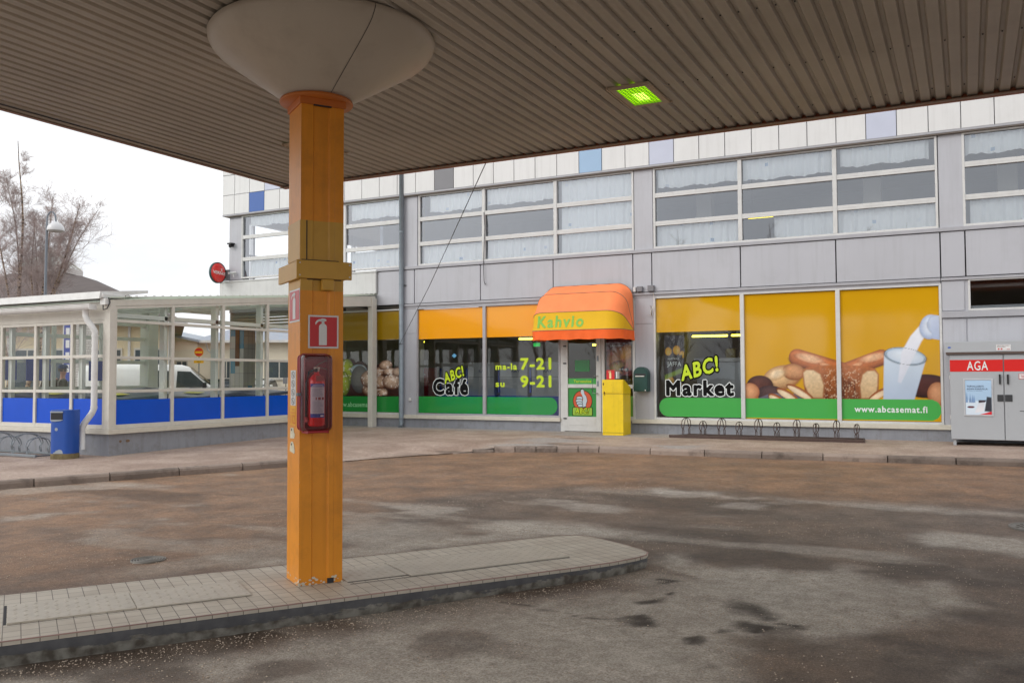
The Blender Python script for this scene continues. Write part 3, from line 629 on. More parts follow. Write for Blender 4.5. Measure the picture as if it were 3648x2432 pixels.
co_ = lobj('cone_cover', cone, M_cone, col, oc)
sm = MB()
for a0 in (-83, 97):
    for (r0, z0), (r1, z1) in zip(CP[:-1], CP[1:]):
        a = R(a0); da0 = .0022 / r0; da1 = .0022 / r1; e = .002
        sm.quad(((r0 + e) * math.cos(a - da0), (r0 + e) * math.sin(a - da0), z0 - e), ((r0 + e) * math.cos(a + da0), (r0 + e) * math.sin(a + da0), z0 - e), ((r1 + e) * math.cos(a + da1), (r1 + e) * math.sin(a + da1), z1 - e), ((r1 + e) * math.cos(a - da1), (r1 + e) * math.sin(a - da1), z1 - e))
lobj('seam', sm.xf(CT), M_gap, co_, oc)

def ext_symbol(x0, x1, z0, z1, y):
    """white fire-extinguisher pictogram"""
    W = x1 - x0; H = z1 - z0; q = lambda a, b: (x0 + a * W, z0 + b * H); m = MB()
    body = [q(.33, .05), q(.62, .05), q(.62, .66)] + [q(.475 + .145 * math.cos(R(t)), .66 + .12 * math.sin(R(t))) for t in range(0, 181, 20)][1:]
    m.merge(plate(body, y)); m.merge(plate([q(.43, .76), q(.53, .76), q(.53, .90), q(.43, .90)], y))
    m.merge(plate([q(.38, .84), q(.60, .86), q(.60, .92), q(.52, .95), q(.44, .95), q(.38, .92)], y))
    m.merge(plate([q(.40, .93), q(.40, .86), q(.31, .84), q(.24, .78), q(.21, .72), q(.19, .80), q(.25, .88), q(.32, .92)][::-1], y)); return m
def front_plate_sign(name, label, cat, x0, x1, z0, z1, y):
    t, *o = colthing(name, label, cat, (x0 + x1) / 2, y, z0, 'fire extinguisher signs')
    lobj('border', MB().cbox(x0, x1, y - .003, y, z0, z1, .001), M_sg, t, o)
    b = .012; lobj('background', plate([(x0 + b, z0 + b), (x1 - b, z0 + b), (x1 - b, z1 - b), (x0 + b, z1 - b)], y - .0042), M_red, t, o)
    lobj('symbol', ext_symbol(x0 + b, x1 - b, z0 + b, z1 - b, y - .0055), M_sg, t, o)
front_plate_sign('extinguisher_sign', 'square red extinguisher sign on the front of the orange column above the case', 'sign', -.102, .120, 1.810, 2.045, -.1625)
def left(mb, x): # map x-z drawing (x to the viewer's right) onto the left face of the column
    return mb.xf(lambda a, b, c: (x + (b), -a, c))
def left_obj(name, mb, m, t, o, xf_): left(mb, xf_); return lobj(name, mb, m, t, o)
t, *o = colthing('extinguisher_sign', 'red extinguisher sign on the left side face of the orange column', 'sign', -.158, .02, 2.0, 'fire extinguisher signs')
left_obj('border', plate([(-.115, 2.0), (.155, 2.0), (.155, 2.235), (-.115, 2.235)], 0), M_sg, t, o, -.1595)
left_obj('background', plate([(-.103, 2.012), (.143, 2.012), (.143, 2.223), (-.103, 2.223)], 0), M_red, t, o, -.1607)
left_obj('symbol', ext_symbol(-.103, .143, 2.012, 2.223, 0), M_sg, t, o, -.162)
M_yel = mat('sticker_yellow', srgb(240, 178, 20), .5, var=.05); M_lt = mat('sticker_red_print', srgb(215, 70, 20), .5, var=0)
t, *o = colthing('safety_sticker', 'white strip of four round prohibition symbols on the side of the orange column', 'sticker', -.158, .01, 1.40)
left_obj('backing', plate([(-.073, 1.403), (.063, 1.403), (.063, 1.655), (-.073, 1.655)], 0), M_sg, t, o, -.1595)
cm = MB()
for i in range(4):
    zc = 1.434 + i * .0625; x = -.005
    for j in range(24):
        a0, a1 = 2 * math.pi * j / 24, 2 * math.pi * (j + 1) / 24
        cm.quad((x + .045 * math.cos(a0), 0, zc + .026 * math.sin(a0)), (x + .045 * math.cos(a1), 0, zc + .026 * math.sin(a1)), (x + .039 * math.cos(a1), 0, zc + .022 * math.sin(a1)), (x + .039 * math.cos(a0), 0, zc + .022 * math.sin(a0)))
    cm.merge(plate([(x - .03, zc + .014), (x - .026, zc + .018), (x + .03, zc - .014), (x + .026, zc - .018)], -.0002)); cm.merge(plate([(x - .008, zc - .012), (x + .01, zc - .01), (x + .004, zc + .013), (x - .006, zc + .006)], -.0004))
left_obj('symbols', cm, mat('sticker_black', (.03, .03, .03), .5, var=0), t, o, -.1607)
t, *o = colthing('emergency_number_sticker', 'yellow sticker printed 112 on the side of the orange column', 'sticker', -.158, .01, 1.26)
left_obj('backing', plate([(-.078, 1.262), (.062, 1.262), (.062, 1.398), (-.078, 1.398)], 0), M_yel, t, o, -.1595)
left_obj('number', text_mb('112', -.060, .045, 1.272, 1.338, 0, .01), M_lt, t, o, -.1607)
left_obj('caption', text_mb('Yleinen', -.04, .03, 1.368, 1.384, 0).merge(text_mb('hätänumero', -.06, .05, 1.346, 1.361, 0)), M_lt, t, o, -.1609)
M_torn = mat('torn_paper', srgb(222, 215, 190), .8, var=.12, vscale=30)
for z0, P_, lb in ((1.165, [(-.083, 0), (.03, .004), (.045, .035), (.02, .05), (.012, .08), (-.07, .078), (-.075, .04)], 'upper of two torn pale sticker scraps low on the side of the orange column'),
                   (1.06, [(-.088, .012), (.025, 0), (.045, .01), (.03, .055), (-.005, .085), (-.06, .08), (-.08, .05)], 'lower of two torn pale sticker scraps low on the side of the orange column')):
    t, *o = colthing('torn_sticker', lb, 'sticker', -.158, .01, z0, 'torn stickers on the column')
    left_obj('paper', plate([(a, z0 + b) for a, b in P_], 0), M_torn, t, o, -.1595)
    left_obj('remnant', plate([(-.05, z0 + .055), (-.03, z0 + .055), (-.025, z0 + .072), (-.05, z0 + .07)], 0), M_dark, t, o, -.1603)

# ------------------------------------------------------------------ extinguisher and its case
m = bpy.data.materials.new('clear_red_plastic'); m.use_nodes = True; n = m.node_tree.nodes; l = m.node_tree.links.new; n.clear()
ou = n.new('ShaderNodeOutputMaterial'); tr = n.new('ShaderNodeBsdfTransparent'); tr.inputs[0].default_value = (.95, .84, .85, 1); gl = n.new('ShaderNodeBsdfGlossy'); gl.inputs['Roughness'].default_value = .12
df = n.new('ShaderNodeBsdfDiffuse'); df.inputs[0].default_value = (*srgb(130, 55, 60), 1); fr_ = n.new('ShaderNodeFresnel'); fr_.inputs['IOR'].default_value = 1.5
m1 = n.new('ShaderNodeMixShader'); m1.inputs[0].default_value = .05; m2 = n.new('ShaderNodeMixShader')
l(tr.outputs[0], m1.inputs[1]); l(df.outputs[0], m1.inputs[2]); l(fr_.outputs[0], m2.inputs[0]); l(m1.outputs[0], m2.inputs[1]); l(gl.outputs[0], m2.inputs[2]); l(m2.outputs[0], ou.inputs[0]); M_cov = m
cab, *o = colthing('extinguisher_case', 'dark red plastic case with transparent cover on the front of the orange column', 'extinguisher case', -.075, -.157, 1.22)
x0, x1, z0, z1, yb, yf = -.178, .030, 1.232, 1.765, -.163, -.335
hs = MB(); poly = rrect(x0, x1, z0, z1, .03); hs.prism(poly, yb, yb - .012, 'y')
ring = rrect(x0 + .004, x1 - .004, z0 + .004, z1 - .004, .028); n_ = len(ring)
hs.add([(p[0], yb - .012, p[1]) for p in ring] + [(p[0], yb - .07, p[1]) for p in ring], [(i, (i + 1) % n_, n_ + (i + 1) % n_, n_ + i) for i in range(n_)])
hs.cbox(x0 + .03, x1 - .03, yb - .02, yf + .01, z0 - .012, z0 + .004, .004)
lobj('housing', hs, mat('dark_red_plastic', srgb(165, 30, 42), .35, var=.05), cab, o)
cv = MB(); cxm, czm = (x0 + x1) / 2, (z0 + z1) / 2
levels = [(1.0, yb - .07), (1.0, yf + .045), (.975, yf + .02), (.92, yf + .004), (.85, yf)]
vs = []
for s_, y in levels:
    dx_ = (1 - s_) * .12; vs += [(cxm + (p[0] - cxm) * (1 - dx_ / .104), y, czm + (p[1] - czm) * (1 - dx_ / .266)) for p in poly]
n_ = len(poly); fs = [(k * n_ + i, k * n_ + (i + 1) % n_, (k + 1) * n_ + (i + 1) % n_, (k + 1) * n_ + i) for k in range(len(levels) - 1) for i in range(n_)]
fs.append(tuple((len(levels) - 1) * n_ + i for i in range(n_))); cv.add(vs, fs, 0, False)
lobj('cover', cv, M_cov, cab, o)
rim = MB().tube([(p[0], yb - .071, p[1]) for p in rrect(x0 - .002, x1 + .002, z0 - .002, z1 + .002, .032)], .005, 6, closed=True)
rim.tube([(p[0], yf + .012, p[1]) for p in rrect(x0 + .008, x1 - .008, z0 + .008, z1 - .008, .03)], .0028, 6, closed=True)
lobj('rim', rim, mat('pink_edge_plastic', srgb(176, 80, 84), .3, var=0), cab, o)
lobj('latch', MB().cbox(x0 - .022, x0 + .006, yb - .085, yb - .055, 1.475, 1.497, .003), M_galv, cab, o)
ex, *o = colthing('fire_extinguisher', 'red fire extinguisher with a blue and white label standing inside the dark red case', 'fire extinguisher', -.072, -.25, 1.24)
ecx, ecy = -.066, -.252; r_ = .058
lobj('body', MB().lathe([(0, 1.262), (.045, 1.262), (r_, 1.275), (r_, 1.56), (.054, 1.59), (.036, 1.615), (.018, 1.628), (.018, 1.645)], (ecx, ecy), 40, cap=False), mat('extinguisher_red', srgb(235, 24, 32), .3, var=.02, coat=.5), ex, o)
lobj('valve', MB().lathe([(.016, 1.64), (.02, 1.65), (.014, 1.672), (0, 1.674)], (ecx, ecy), 20).box(ecx - .02, ecx + .02, ecy - .012, ecy + .012, 1.66, 1.675), mat('brass_chrome', srgb(190, 185, 170), .3, .8), ex, o)
lobj('lever', MB().tube([(ecx - .02, ecy, 1.668), (ecx + .03, ecy, 1.672), (ecx + .075, ecy, 1.660)], .005).tube([(ecx - .01, ecy, 1.675), (ecx + .02, ecy, 1.700), (ecx + .07, ecy - .01, 1.722)], .005), mat('lever_steel', srgb(150, 120, 110), .4, .6), ex, o)
lobj('gauge', MB().lathe([(0, 0), (.013, 0), (.013, .008), (0, .008)], seg=16).xf(lambda a, b, c: (ecx - .012 + a, ecy - .022 - c, 1.652 + b)), M_black, ex, o)
lobj('hose', MB().tube([(ecx - .02, ecy, 1.655), (ecx - .055, ecy - .005, 1.64), (ecx - .078, ecy - .01, 1.56), (ecx - .080, ecy - .012, 1.44), (ecx - .076, ecy - .01, 1.33)], .009, 8), M_black, ex, o)
lobj('nozzle', MB().tube([(ecx - .076, ecy - .01, 1.33), (ecx - .074, ecy - .01, 1.295)], [.012, .015], 10), mat('nozzle_pink', srgb(190, 90, 90), .5), ex, o)
# label wrapped round the cylinder, coloured per vertex
LW, LH = 60, 90; vs = []; cs = []
for j in range(LH):
    for i in range(LW):
        a = R(-150 + 110 * i / (LW - 1)); vs.append((ecx + (r_ + .001) * math.cos(a), ecy + (r_ + .001) * math.sin(a), 1.325 + .235 * j / (LH - 1)))
        v = j / (LH - 1); u = i / (LW - 1); c_ = srgb(205, 208, 215)
        if v > .90 or v < .12: c_ = srgb(35, 65, 160)
        if .915 < v < .935 and .1 < u < .9 or .955 < v < .975 and .2 < u < .8: c_ = srgb(190, 195, 225)
        if .03 < v < .07 and .65 < u < .9: c_ = srgb(230, 230, 240)
        if .52 < v < .60 and .35 < u < .92 and (i // 5) % 3 != 2: c_ = srgb(150, 60, 60)
        if (.62 < v < .86 or .16 < v < .48) and j % 3 == 0 and .12 < u < .88 - .3 * ((j * 7) % 5) / 5 and (i * 13 + j) % 5: c_ = srgb(130, 140, 165)
        cs.append(c_)
lm = MB(); lm.add(vs, [(j * LW + i, j * LW + i + 1, (j + 1) * LW + i + 1, (j + 1) * LW + i) for j in range(LH - 1) for i in range(LW - 1)])
lb_ = lobj('label', lm, vcol_mat('extinguisher_label', .4), ex, o)
ca = lb_.data.color_attributes.new('Col', 'FLOAT_COLOR', 'POINT'); ca.data.foreach_set('color', np.array([(*c, 1) for c in cs], np.float32).ravel())
lobj('tag', plate([(ecx - .02, 1.578), (ecx + .035, 1.578), (ecx + .035, 1.615), (ecx - .02, 1.615)], ecy - .0605), mat('tag_red', srgb(180, 70, 60), .5), ex, o)

# ------------------------------------------------------------------ island
isl = thing('pump_island', 'low raised island covered in small beige tiles carrying the orange column', 'traffic island', (P0[0], P0[1], 0), ang)
OUT = [(-5.2, -.46), (2.0, -.46), (2.35, -.445), (2.62, -.40), (2.76, -.35), (2.84, -.27), (2.87, -.15), (2.88, .1), (2.86, .42), (2.83, .60), (2.76, .70), (2.6, .755), (2.3, .765), (-5.2, .765)]
def inset(P, d):
    c = [];
    for i, p in enumerate(P):
        a, b = P[i - 1], P[(i + 1) % len(P)]; t = Vector((b[0] - a[0], b[1] - a[1])).normalized(); c.append((p[0] - t.y * d, p[1] + t.x * d))
    return c
def island_mat():
    m = bpy.data.materials.new('beige_tiles'); m.use_nodes = True; n = m.node_tree.nodes; l = m.node_tree.links.new; p = n['Principled BSDF']
    t = n.new('ShaderNodeTexCoord'); b = n.new('ShaderNodeTexBrick'); mpn = n.new('ShaderNodeMapping'); mpn.inputs['Location'].default_value = (.01, .015, 0); l(t.outputs['Object'], mpn.inputs[0]); l(mpn.outputs[0], b.inputs['Vector'])
    b.offset = 0; b.inputs['Scale'].default_value = 1; b.inputs['Brick Width'].default_value = .0935; b.inputs['Row Height'].default_value = .1215; b.inputs['Mortar Size'].default_value = .0028; b.inputs['Mortar Smooth'].default_value = .25
    b.inputs['Color1'].default_value = (*srgb(186, 178, 164), 1); b.inputs['Color2'].default_value = (*srgb(200, 192, 178), 1); b.inputs['Mortar'].default_value = (*srgb(104, 96, 88), 1)
    nz = n.new('ShaderNodeTexNoise'); nz.inputs['Scale'].default_value = 3.5; nz.inputs['Detail'].default_value = 8; l(t.outputs['Object'], nz.inputs['Vector'])
    r = n.new('ShaderNodeMapRange'); r.inputs['From Min'].default_value = .42; r.inputs['From Max'].default_value = .72; r.inputs['To Max'].default_value = .38; l(nz.outputs['Fac'], r.inputs[0])
    x = n.new('ShaderNodeMix'); x.data_type = 'RGBA'; l(r.outputs[0], x.inputs[0]); l(b.outputs['Color'], x.inputs[6]); x.inputs[7].default_value = (*srgb(140, 122, 104), 1); l(x.outputs[2], p.inputs['Base Color'])
    n2 = n.new('ShaderNodeTexNoise'); n2.inputs['Scale'].default_value = 90; l(t.outputs['Object'], n2.inputs['Vector'])
    bp = n.new('ShaderNodeBump'); bp.inputs['Strength'].default_value = .5; bp.inputs['Distance'].default_value = .004; bp.invert = True; l(b.outputs['Fac'], bp.inputs['Height'])
    b2 = n.new('ShaderNodeBump'); b2.inputs['Strength'].default_value = .1; b2.inputs['Distance'].default_value = .003; l(n2.outputs['Fac'], b2.inputs['Height']); l(bp.outputs[0], b2.inputs['Normal']); l(b2.outputs[0], p.inputs['Normal'])
    p.inputs['Roughness'].default_value = .55; return m
obj('tiled_top', MB().prism(OUT, .125, .150), island_mat(), isl, local=True)
def worn_mat():
    m = bpy.data.materials.new('worn_black_edge_paint'); m.use_nodes = True; n = m.node_tree.nodes; l = m.node_tree.links.new; p = n['Principled BSDF']
    t = n.new('ShaderNodeTexCoord'); s = n.new('ShaderNodeSeparateXYZ'); l(t.outputs['Object'], s.inputs[0])
    mpn = n.new('ShaderNodeMapping'); mpn.inputs['Scale'].default_value = (1, 1, 4); l(t.outputs['Object'], mpn.inputs[0])
    nz = n.new('ShaderNodeTexNoise'); nz.inputs['Scale'].default_value = 5; nz.inputs['Detail'].default_value = 10; nz.inputs['Roughness'].default_value = .72; l(mpn.outputs[0], nz.inputs['Vector'])
    # worn away low down everywhere and more towards the tip
    a = n.new('ShaderNodeMapRange'); a.inputs['From Min'].default_value = .02; a.inputs['From Max'].default_value = .11; a.inputs['To Min'].default_value = -.22; a.inputs['To Max'].default_value = .20; l(s.outputs['Z'], a.inputs[0])
    b = n.new('ShaderNodeMapRange'); b.inputs['From Min'].default_value = .6; b.inputs['From Max'].default_value = 2.6; b.inputs['To Min'].default_value = 0; b.inputs['To Max'].default_value = -.17; l(s.outputs['X'], b.inputs[0])
    d = n.new('ShaderNodeMath'); d.operation = 'ADD'; l(nz.outputs['Fac'], d.inputs[0]); l(a.outputs[0], d.inputs[1]); e = n.new('ShaderNodeMath'); e.operation = 'ADD'; l(d.outputs[0], e.inputs[0]); l(b.outputs[0], e.inputs[1])
    f = n.new('ShaderNodeMapRange'); f.inputs['From Min'].default_value = .47; f.inputs['From Max'].default_value = .51; l(e.outputs[0], f.inputs[0])
    n3 = n.new('ShaderNodeTexNoise'); n3.inputs['Scale'].default_value = 14; n3.inputs['Detail'].default_value = 8; l(t.outputs['Object'], n3.inputs['Vector'])
    cr = n.new('ShaderNodeValToRGB'); cr.color_ramp.elements[0].color = (*srgb(84, 78, 70), 1); cr.color_ramp.elements[1].color = (*srgb(140, 138, 130), 1); cr.color_ramp.elements[0].position = .35; cr.color_ramp.elements[1].position = .65; l(n3.outputs['Fac'], cr.inputs[0])
    c2 = n.new('ShaderNodeValToRGB'); c2.color_ramp.elements[0].color = (*srgb(62, 62, 66), 1); c2.color_ramp.elements[1].color = (*srgb(104, 104, 106), 1); l(n3.outputs['Fac'], c2.inputs[0])
    x = n.new('ShaderNodeMix'); x.data_type = 'RGBA'; l(f.outputs[0], x.inputs[0]); l(cr.outputs[0], x.inputs[6]); l(c2.outputs[0], x.inputs[7]); l(x.outputs[2], p.inputs['Base Color']); p.inputs['Roughness'].default_value = .75
    bp = n.new('ShaderNodeBump'); bp.inputs['Strength'].default_value = .5; bp.inputs['Distance'].default_value = .01; l(nz.outputs['Fac'], bp.inputs['Height']); l(bp.outputs[0], p.inputs['Normal']); return m
P2 = inset(OUT, .004); ed = MB(); n_ = len(P2)
# densify for a slightly uneven concrete edge
DD = []
for i in range(n_):
    a, b = P2[i], P2[(i + 1) % n_]; k = max(1, int(math.dist(a, b) / .06))
    for j in range(k): t_ = j / k; DD.append((a[0] + (b[0] - a[0]) * t_, a[1] + (b[1] - a[1]) * t_))
rows = [(-.06, .022), (.0, .018), (.02, .012), (.05, .003), (.09, -.004), (.124, 0)]; n_ = len(DD); vs = []
for z, ins in rows:
    Q = inset(DD, ins); vs += [(q[0] + random.uniform(-.003, .003), q[1] + random.uniform(-.003, .003), z) for q in Q]
ed.add(vs, [(k * n_ + i, k * n_ + (i + 1) % n_, (k + 1) * n_ + (i + 1) % n_, (k + 1) * n_ + i) for k in range(len(rows) - 1) for i in range(n_)], 0, True)
obj('edge', ed, worn_mat(), isl, local=True)
P3 = inset(OUT, -.002); n_ = len(P3); obj('edge_strip', MB().add([(*p, .1455) for p in P3] + [(*p, .1525) for p in P3] + [(*p, .1525) for p in inset(OUT, .008)], [(i, (i + 1) % n_, n_ + (i + 1) % n_, n_ + i) for i in range(n_)] + [(n_ + i, n_ + (i + 1) % n_, 2 * n_ + (i + 1) % n_, 2 * n_ + i) for i in range(n_)]), mat('faded_pink_strip', srgb(156, 128, 120), .6, var=.2), isl, local=True)
def tread(u0, u1, n0, n1, z, sp):
    m = MB().cbox(u0, u1, n0, n1, .150, z, .002); i = 0; u = u0 + sp * .7
    while u < u1 - sp * .4:
        v = n0 + sp * .6; j = 0
        while v < n1 - sp * .4:
            s = 1 if (i + j) % 2 else -1; a = R(45 * s); L_, W_ = sp * .40, sp * .15; c, d = math.cos(a), math.sin(a)
            P_ = [(u + L_ * c, v + L_ * d), (u - W_ * d, v + W_ * c), (u - L_ * c, v - L_ * d), (u + W_ * d, v - W_ * c)]
            m.add([(*q, z) for q in P_] + [(u, v, z + .0032)], [(0, 1, 4), (1, 2, 4), (2, 3, 4), (3, 0, 4)]); v += sp; j += 1
        u += sp; i += 1
    return m
M_tread = mat('beige_tread_plate', srgb(188, 180, 166), .45, var=.06, vscale=6, dirt=.3, dirtcol=srgb(120, 104, 88))
for a in ((-1.765, -1.055, -.08, .40, .158, .058), (-1.05, -.345, -.10, .36, .160, .058), (.335, .79, -.05, .38, .156, .052), (.80, 2.17, -.11, .42, .160, .044)):
    obj('cover_plate', tread(*a), M_tread, isl, local=True)
obj('plate_gap', MB().box(-1.765, -.345, -.108, -.102, .1503, .1512).box(.335, 2.17, -.122, -.112, .1503, .1512).box(-1.785, -1.77, -.09, .42, .1503, .1512).box(.335, .80, -.065, -.052, .1503, .1512).box(.793, .799, -.11, .42, .1503, .1512), M_gap, isl, local=True)

# ------------------------------------------------------------------ manholes
def manhole(x, y, r, label, closed):
    z = float(road_z(np.float64(y))) + .004; t = thing('manhole_cover', label, 'manhole cover', (x, y, z), .4, 'manhole covers in the yard')
    m = MB().lathe([(r * 1.0, -.03), (r * 1.0, .006), (r * .93, .006), (r * .93, -.01)], seg=40); obj('frame', m, mat('cast_iron', srgb(120, 116, 110), .6, .4, var=.15, vscale=20), t, local=True)
    m = MB()
    for k, rr in enumerate((.86, .70, .54, .38)): m.lathe([(r * rr, -.01), (r * rr, .005), (r * (rr - .09), .005), (r * (rr - .09), -.01)], seg=40)
    m.lathe([(r * .2, .004), (0, .0041)], seg=20); m.box(-r * .9, r * .9, -.012, .012, -.006, .003); m.box(-.012, .012, -r * .9, r * .9, -.006, .0034)
    if closed:
        m = MB().lathe([(r * .92, .003), (0, .0035)], seg=40)
        for i in range(-4, 5):
            for j in range(-4, 5):
                if (i * i + j * j) < 17: m.box(i * r * .2 - .012, i * r * .2 + .012, j * r * .2 - .012, j * r * .2 + .012, .003, .009)
    obj('lid', m, MATS['cast_iron'], t, local=True)
    if not closed: obj('shaft', MB().lathe([(r * .95, -.012), (0, -.0121)], seg=32), M_gap, t, local=True)
manhole(-6.38, 5.46, .145, 'round slotted iron drain cover in the brown yard left of the orange column', False)
manhole(.62, 10.2, .30, 'iron manhole cover cut by the right edge of the picture', True)
# ================================================================== shop building
FY = 19.0
sh_ = thing('shop_building', 'two storey shop building clad in grey and white panels with long window bands', 'building', (-9, 22, 0.3))
# --- solid walls (set back behind the cladding so nothing is coplanar)
wl = MB()
GB = .30                                            # ground level at the wall
lower = [(-15.25, -15.05, None), (-12.97, -12.53, None), (-6.66, -6.22, None), (-.43, .03, None)]
for a, b, _ in lower: wl.box(a, b, FY + .0, FY + .35, .60, 3.48)
wl.box(.03, 9, FY + .01, FY + .35, .60, 2.72); wl.box(.96 + 5, 9, FY + .01, FY + .35, 2.72, 3.48)
wl.box(-19.05, 9, FY + .06, FY + .35, 3.49, 4.37)           # spandrel backing
for a, b in ((-19.02, -18.52), (-12.97, -12.47), (-6.66, -6.20), (-.44, 0.0), (5.8, 9)): wl.box(a, b, FY + .02, FY + .30, 4.37, 6.28)
wl.box(-19.1, 9, FY + .04, FY + .28, 6.30, 8.1)
obj('wall', wl, M_grey, sh_)
obj('plinth', MB().box(-15.2, -8.50, FY - .01, FY + .3, -.2, .60).box(-7.40, -6.4, FY - .01, FY + .3, -.2, .60).box(-6.4, 9, FY - .012, FY + .3, -.2, .60), M_plinth, sh_)
sl_ = MB(); sl_.cbox(-15.2, -8.50, FY - .07, FY + .02, .558, .652, .006).cbox(-6.73, -.30, FY - .07, FY + .02, .558, .652, .006)
for x in (-12.9, -10.55, -4.3, -2.4): sl_.box(x, x + .004, FY - .0715, FY - .069, .56, .65)
obj('sill', sl_, M_sill, sh_)
# spandrel cladding: separate sheets with dark joints
cl = MB(); jt = MB()
def panels(xs, z0, z1, y, mi=0, g=.012):
    for a, b in zip(xs, xs[1:]): cl.cbox(a + g, b - g, y, y + .05, z0 + g, z1 - g, .004, mi)
jt.box(-13.75, 9, FY + .03, FY + .055, 3.47, 4.40)
panels([-13.73, -13.0, -12.58, -10.64, -8.67, -6.69, -6.245, -4.275, -2.345, -.43, 0.0, 1.93, 3.86, 5.8, 9], 3.485, 4.375, FY - .03)
cl.cbox(-13.74, -13.01, FY - .032, FY + .01, 3.49, 3.80, .003)
cl.cbox(-12.965, -12.535, FY - .01, FY + .02, .655, 2.72, .003).cbox(-12.965, -12.535, FY - .01, FY + .02, 2.73, 3.44, .003)
cl.cbox(-6.655, -6.225, FY - .012, FY + .015, .655, 2.765, .003).cbox(-6.655, -6.225, FY - .012, FY + .015, 2.785, 3.42, .003)
for a, b in ((-12.97, -12.50), (-6.65, -6.22), (-.43, -.01)): cl.cbox(a, b, FY - .012, FY + .01, 4.455, 6.27, .003)
cl.cbox(-19.0, -18.54, FY - .012, FY + .01, 4.44, 6.2, .003)
panels([-.43, -.02], 2.83, 3.42, FY - .02); panels([-.43, -.0, 1.9, 3.8, 9], .60, 2.70, FY - .02)
obj('grey_cladding', cl, M_grey, sh_); 
# rails and drips
rl = MB()
rl.cbox(-13.75, 9, FY - .06, FY + .02, 4.378, 4.452, .004)
rl.cbox(-13.0, -.44, FY - .055, FY + .02, 3.425, 3.482, .004).cbox(-.43, 9, FY - .05, FY + .02, 3.428, 3.478, .004)
rl.cbox(-.43, 9, FY - .07, FY + .02, 2.705, 2.825, .006)
rl.box(-13.0, -.44, FY - .022, FY + .02, 3.37, 3.424)
rl.cbox(-19.2, 9, FY - .10, FY + .05, 6.288, 6.332, .004)
obj('rail', rl, M_alug, sh_)
obj('panel_joint', jt, M_gap, sh_)
obj('soffit_strip', MB().box(-19.1, 9, FY - .09, FY + .2, 6.262, 6.286), mat('brown_soffit', srgb(112, 104, 96), .8), sh_)
# parapet: one mesh, coloured squares are the pattern of the cladding
pp = MB(); w_ = .5672; x = -12.5 - w_ * 12; i = 0
edges = [-19.2] + [-12.5 + w_ * k for k in range(-11, 40) if -19.0 < -12.5 + w_ * k < 8.9] 
colr = {(-18.0, 0): 1, (-17.44, 1): 3, (-11.93, 0): 2, (-7.93, 0): 4, (-6.20, 0): 3, (-1.67, 0): 3}
def ccol(xl, row):
    for (cx_, r_), c in colr.items():
        if r_ == row and abs(xl - cx_) < .2: return c
    return 0
for row, (z0, z1) in enumerate(((6.336, 6.896), (6.905, 7.48), (7.49, 8.06))):
    for a, b in zip(edges, edges[1:]):
        y = FY - .085 - (.012 if row == 0 else 0); pp.cbox(a + .008, b - .008, y, y + .03, z0, z1 - .008, .003, ccol(a, row))
    pp.box(-19.22 + .02 * (row % 2), -19.19, FY - .07, FY + 6, z0, z1 - .01, 0)
    pp.box(-19.2, 9, FY - .055, FY - .03, z1 - .012, z1 + .004, 5)
for a in edges: pp.box(a - .004, a + .004, FY - .075, FY - .056, 6.336, 8.06, 5)
pp.box(-19.2, 9, FY - .05, FY + .04, 6.33, 8.1, 0)
obj('parapet', pp, [M_white, M_blue, M_pgrey, M_pale, M_lblue, mat('joint_grey', srgb(120, 122, 126), .6)], sh_)
# white rendered band over the glass terrace
wb = MB().cbox(-19.28, -13.74, FY - .10, FY + .05, 3.80, 4.36, .01).box(-19.28, -19.06, FY + .05, FY + 1, 3.8, 4.36); wb.cbox(-19.30, -13.72, FY - .12, FY + .05, 4.36, 4.40, .004)
obj('white_band', wb, M_stucco, sh_)
# --- interiors
M_in = mat('room_wall', srgb(150, 147, 140), .9, var=.06); M_inf = mat('room_floor', srgb(92, 84, 76), .5); M_inc = mat('room_ceiling', srgb(180, 180, 180), .9); M_inb = mat('room_blue_grey', srgb(176, 184, 200), .9)
it = MB()
it.box(-15.05, 9, FY + .35, 27, .28, .33, 1).box(-15.2, 9, FY + .36, 27, 3.30, 3.36, 2).box(-15.05, 9, 26.9, 27, .33, 3.3, 0).box(-15.25, -15.05, FY + .36, 27, .33, 3.3, 0).box(-6.6, -6.45, FY + .40, 27, .33, 3.3, 0).box(8.9, 9, FY + .4, 27, .33, 3.3, 0)
it.box(-19.1, 9, FY + .36, 27, 4.1, 4.16, 1).box(-19.1, 9, FY + .37, 27, 6.5, 6.56, 2).box(-14, 9, 25, 25.1, 4.16, 6.5, 3).box(-14.0, -13.9, FY + .45, 25, 4.16, 6.5, 3).box(8.9, 9, FY + .4, 25, 4.16, 6.5, 3)
for x in (-8.9, -5.5, -1.9, .6): it.box(x, x + .35, FY + 1.0, FY + 1.3, 4.16, 6.5, 0)
obj('interior', it, [M_in, M_inf, M_inc, M_inb], sh_)
obj('roof', MB().box(-19.1, 9, FY + .1, 27.2, 7.7, 7.8), M_roofd, sh_)
bk = MB().box(-15.25, 9, 27.05, 27.3, 0, 7.7).box(-19.1, -14, 27, 27.25, 5.9, 7.7).box(9, 9.2, FY, 27.3, 0, 8).box(-19.1, -18.9, FY + .4, 27, 6.2, 7.7).box(-19.1, -18.9, FY + .4, 27, 3.8, 4.4)
for y in (19.9, 22.4, 24.8, 26.8): bk.box(-19.08, -18.95, y, y + .08, 4.4, 6.2)
bk.box(-19.07, -18.96, FY + .4, 27, 5.2, 5.27)
obj('rear_wall', bk, M_grey, sh_)

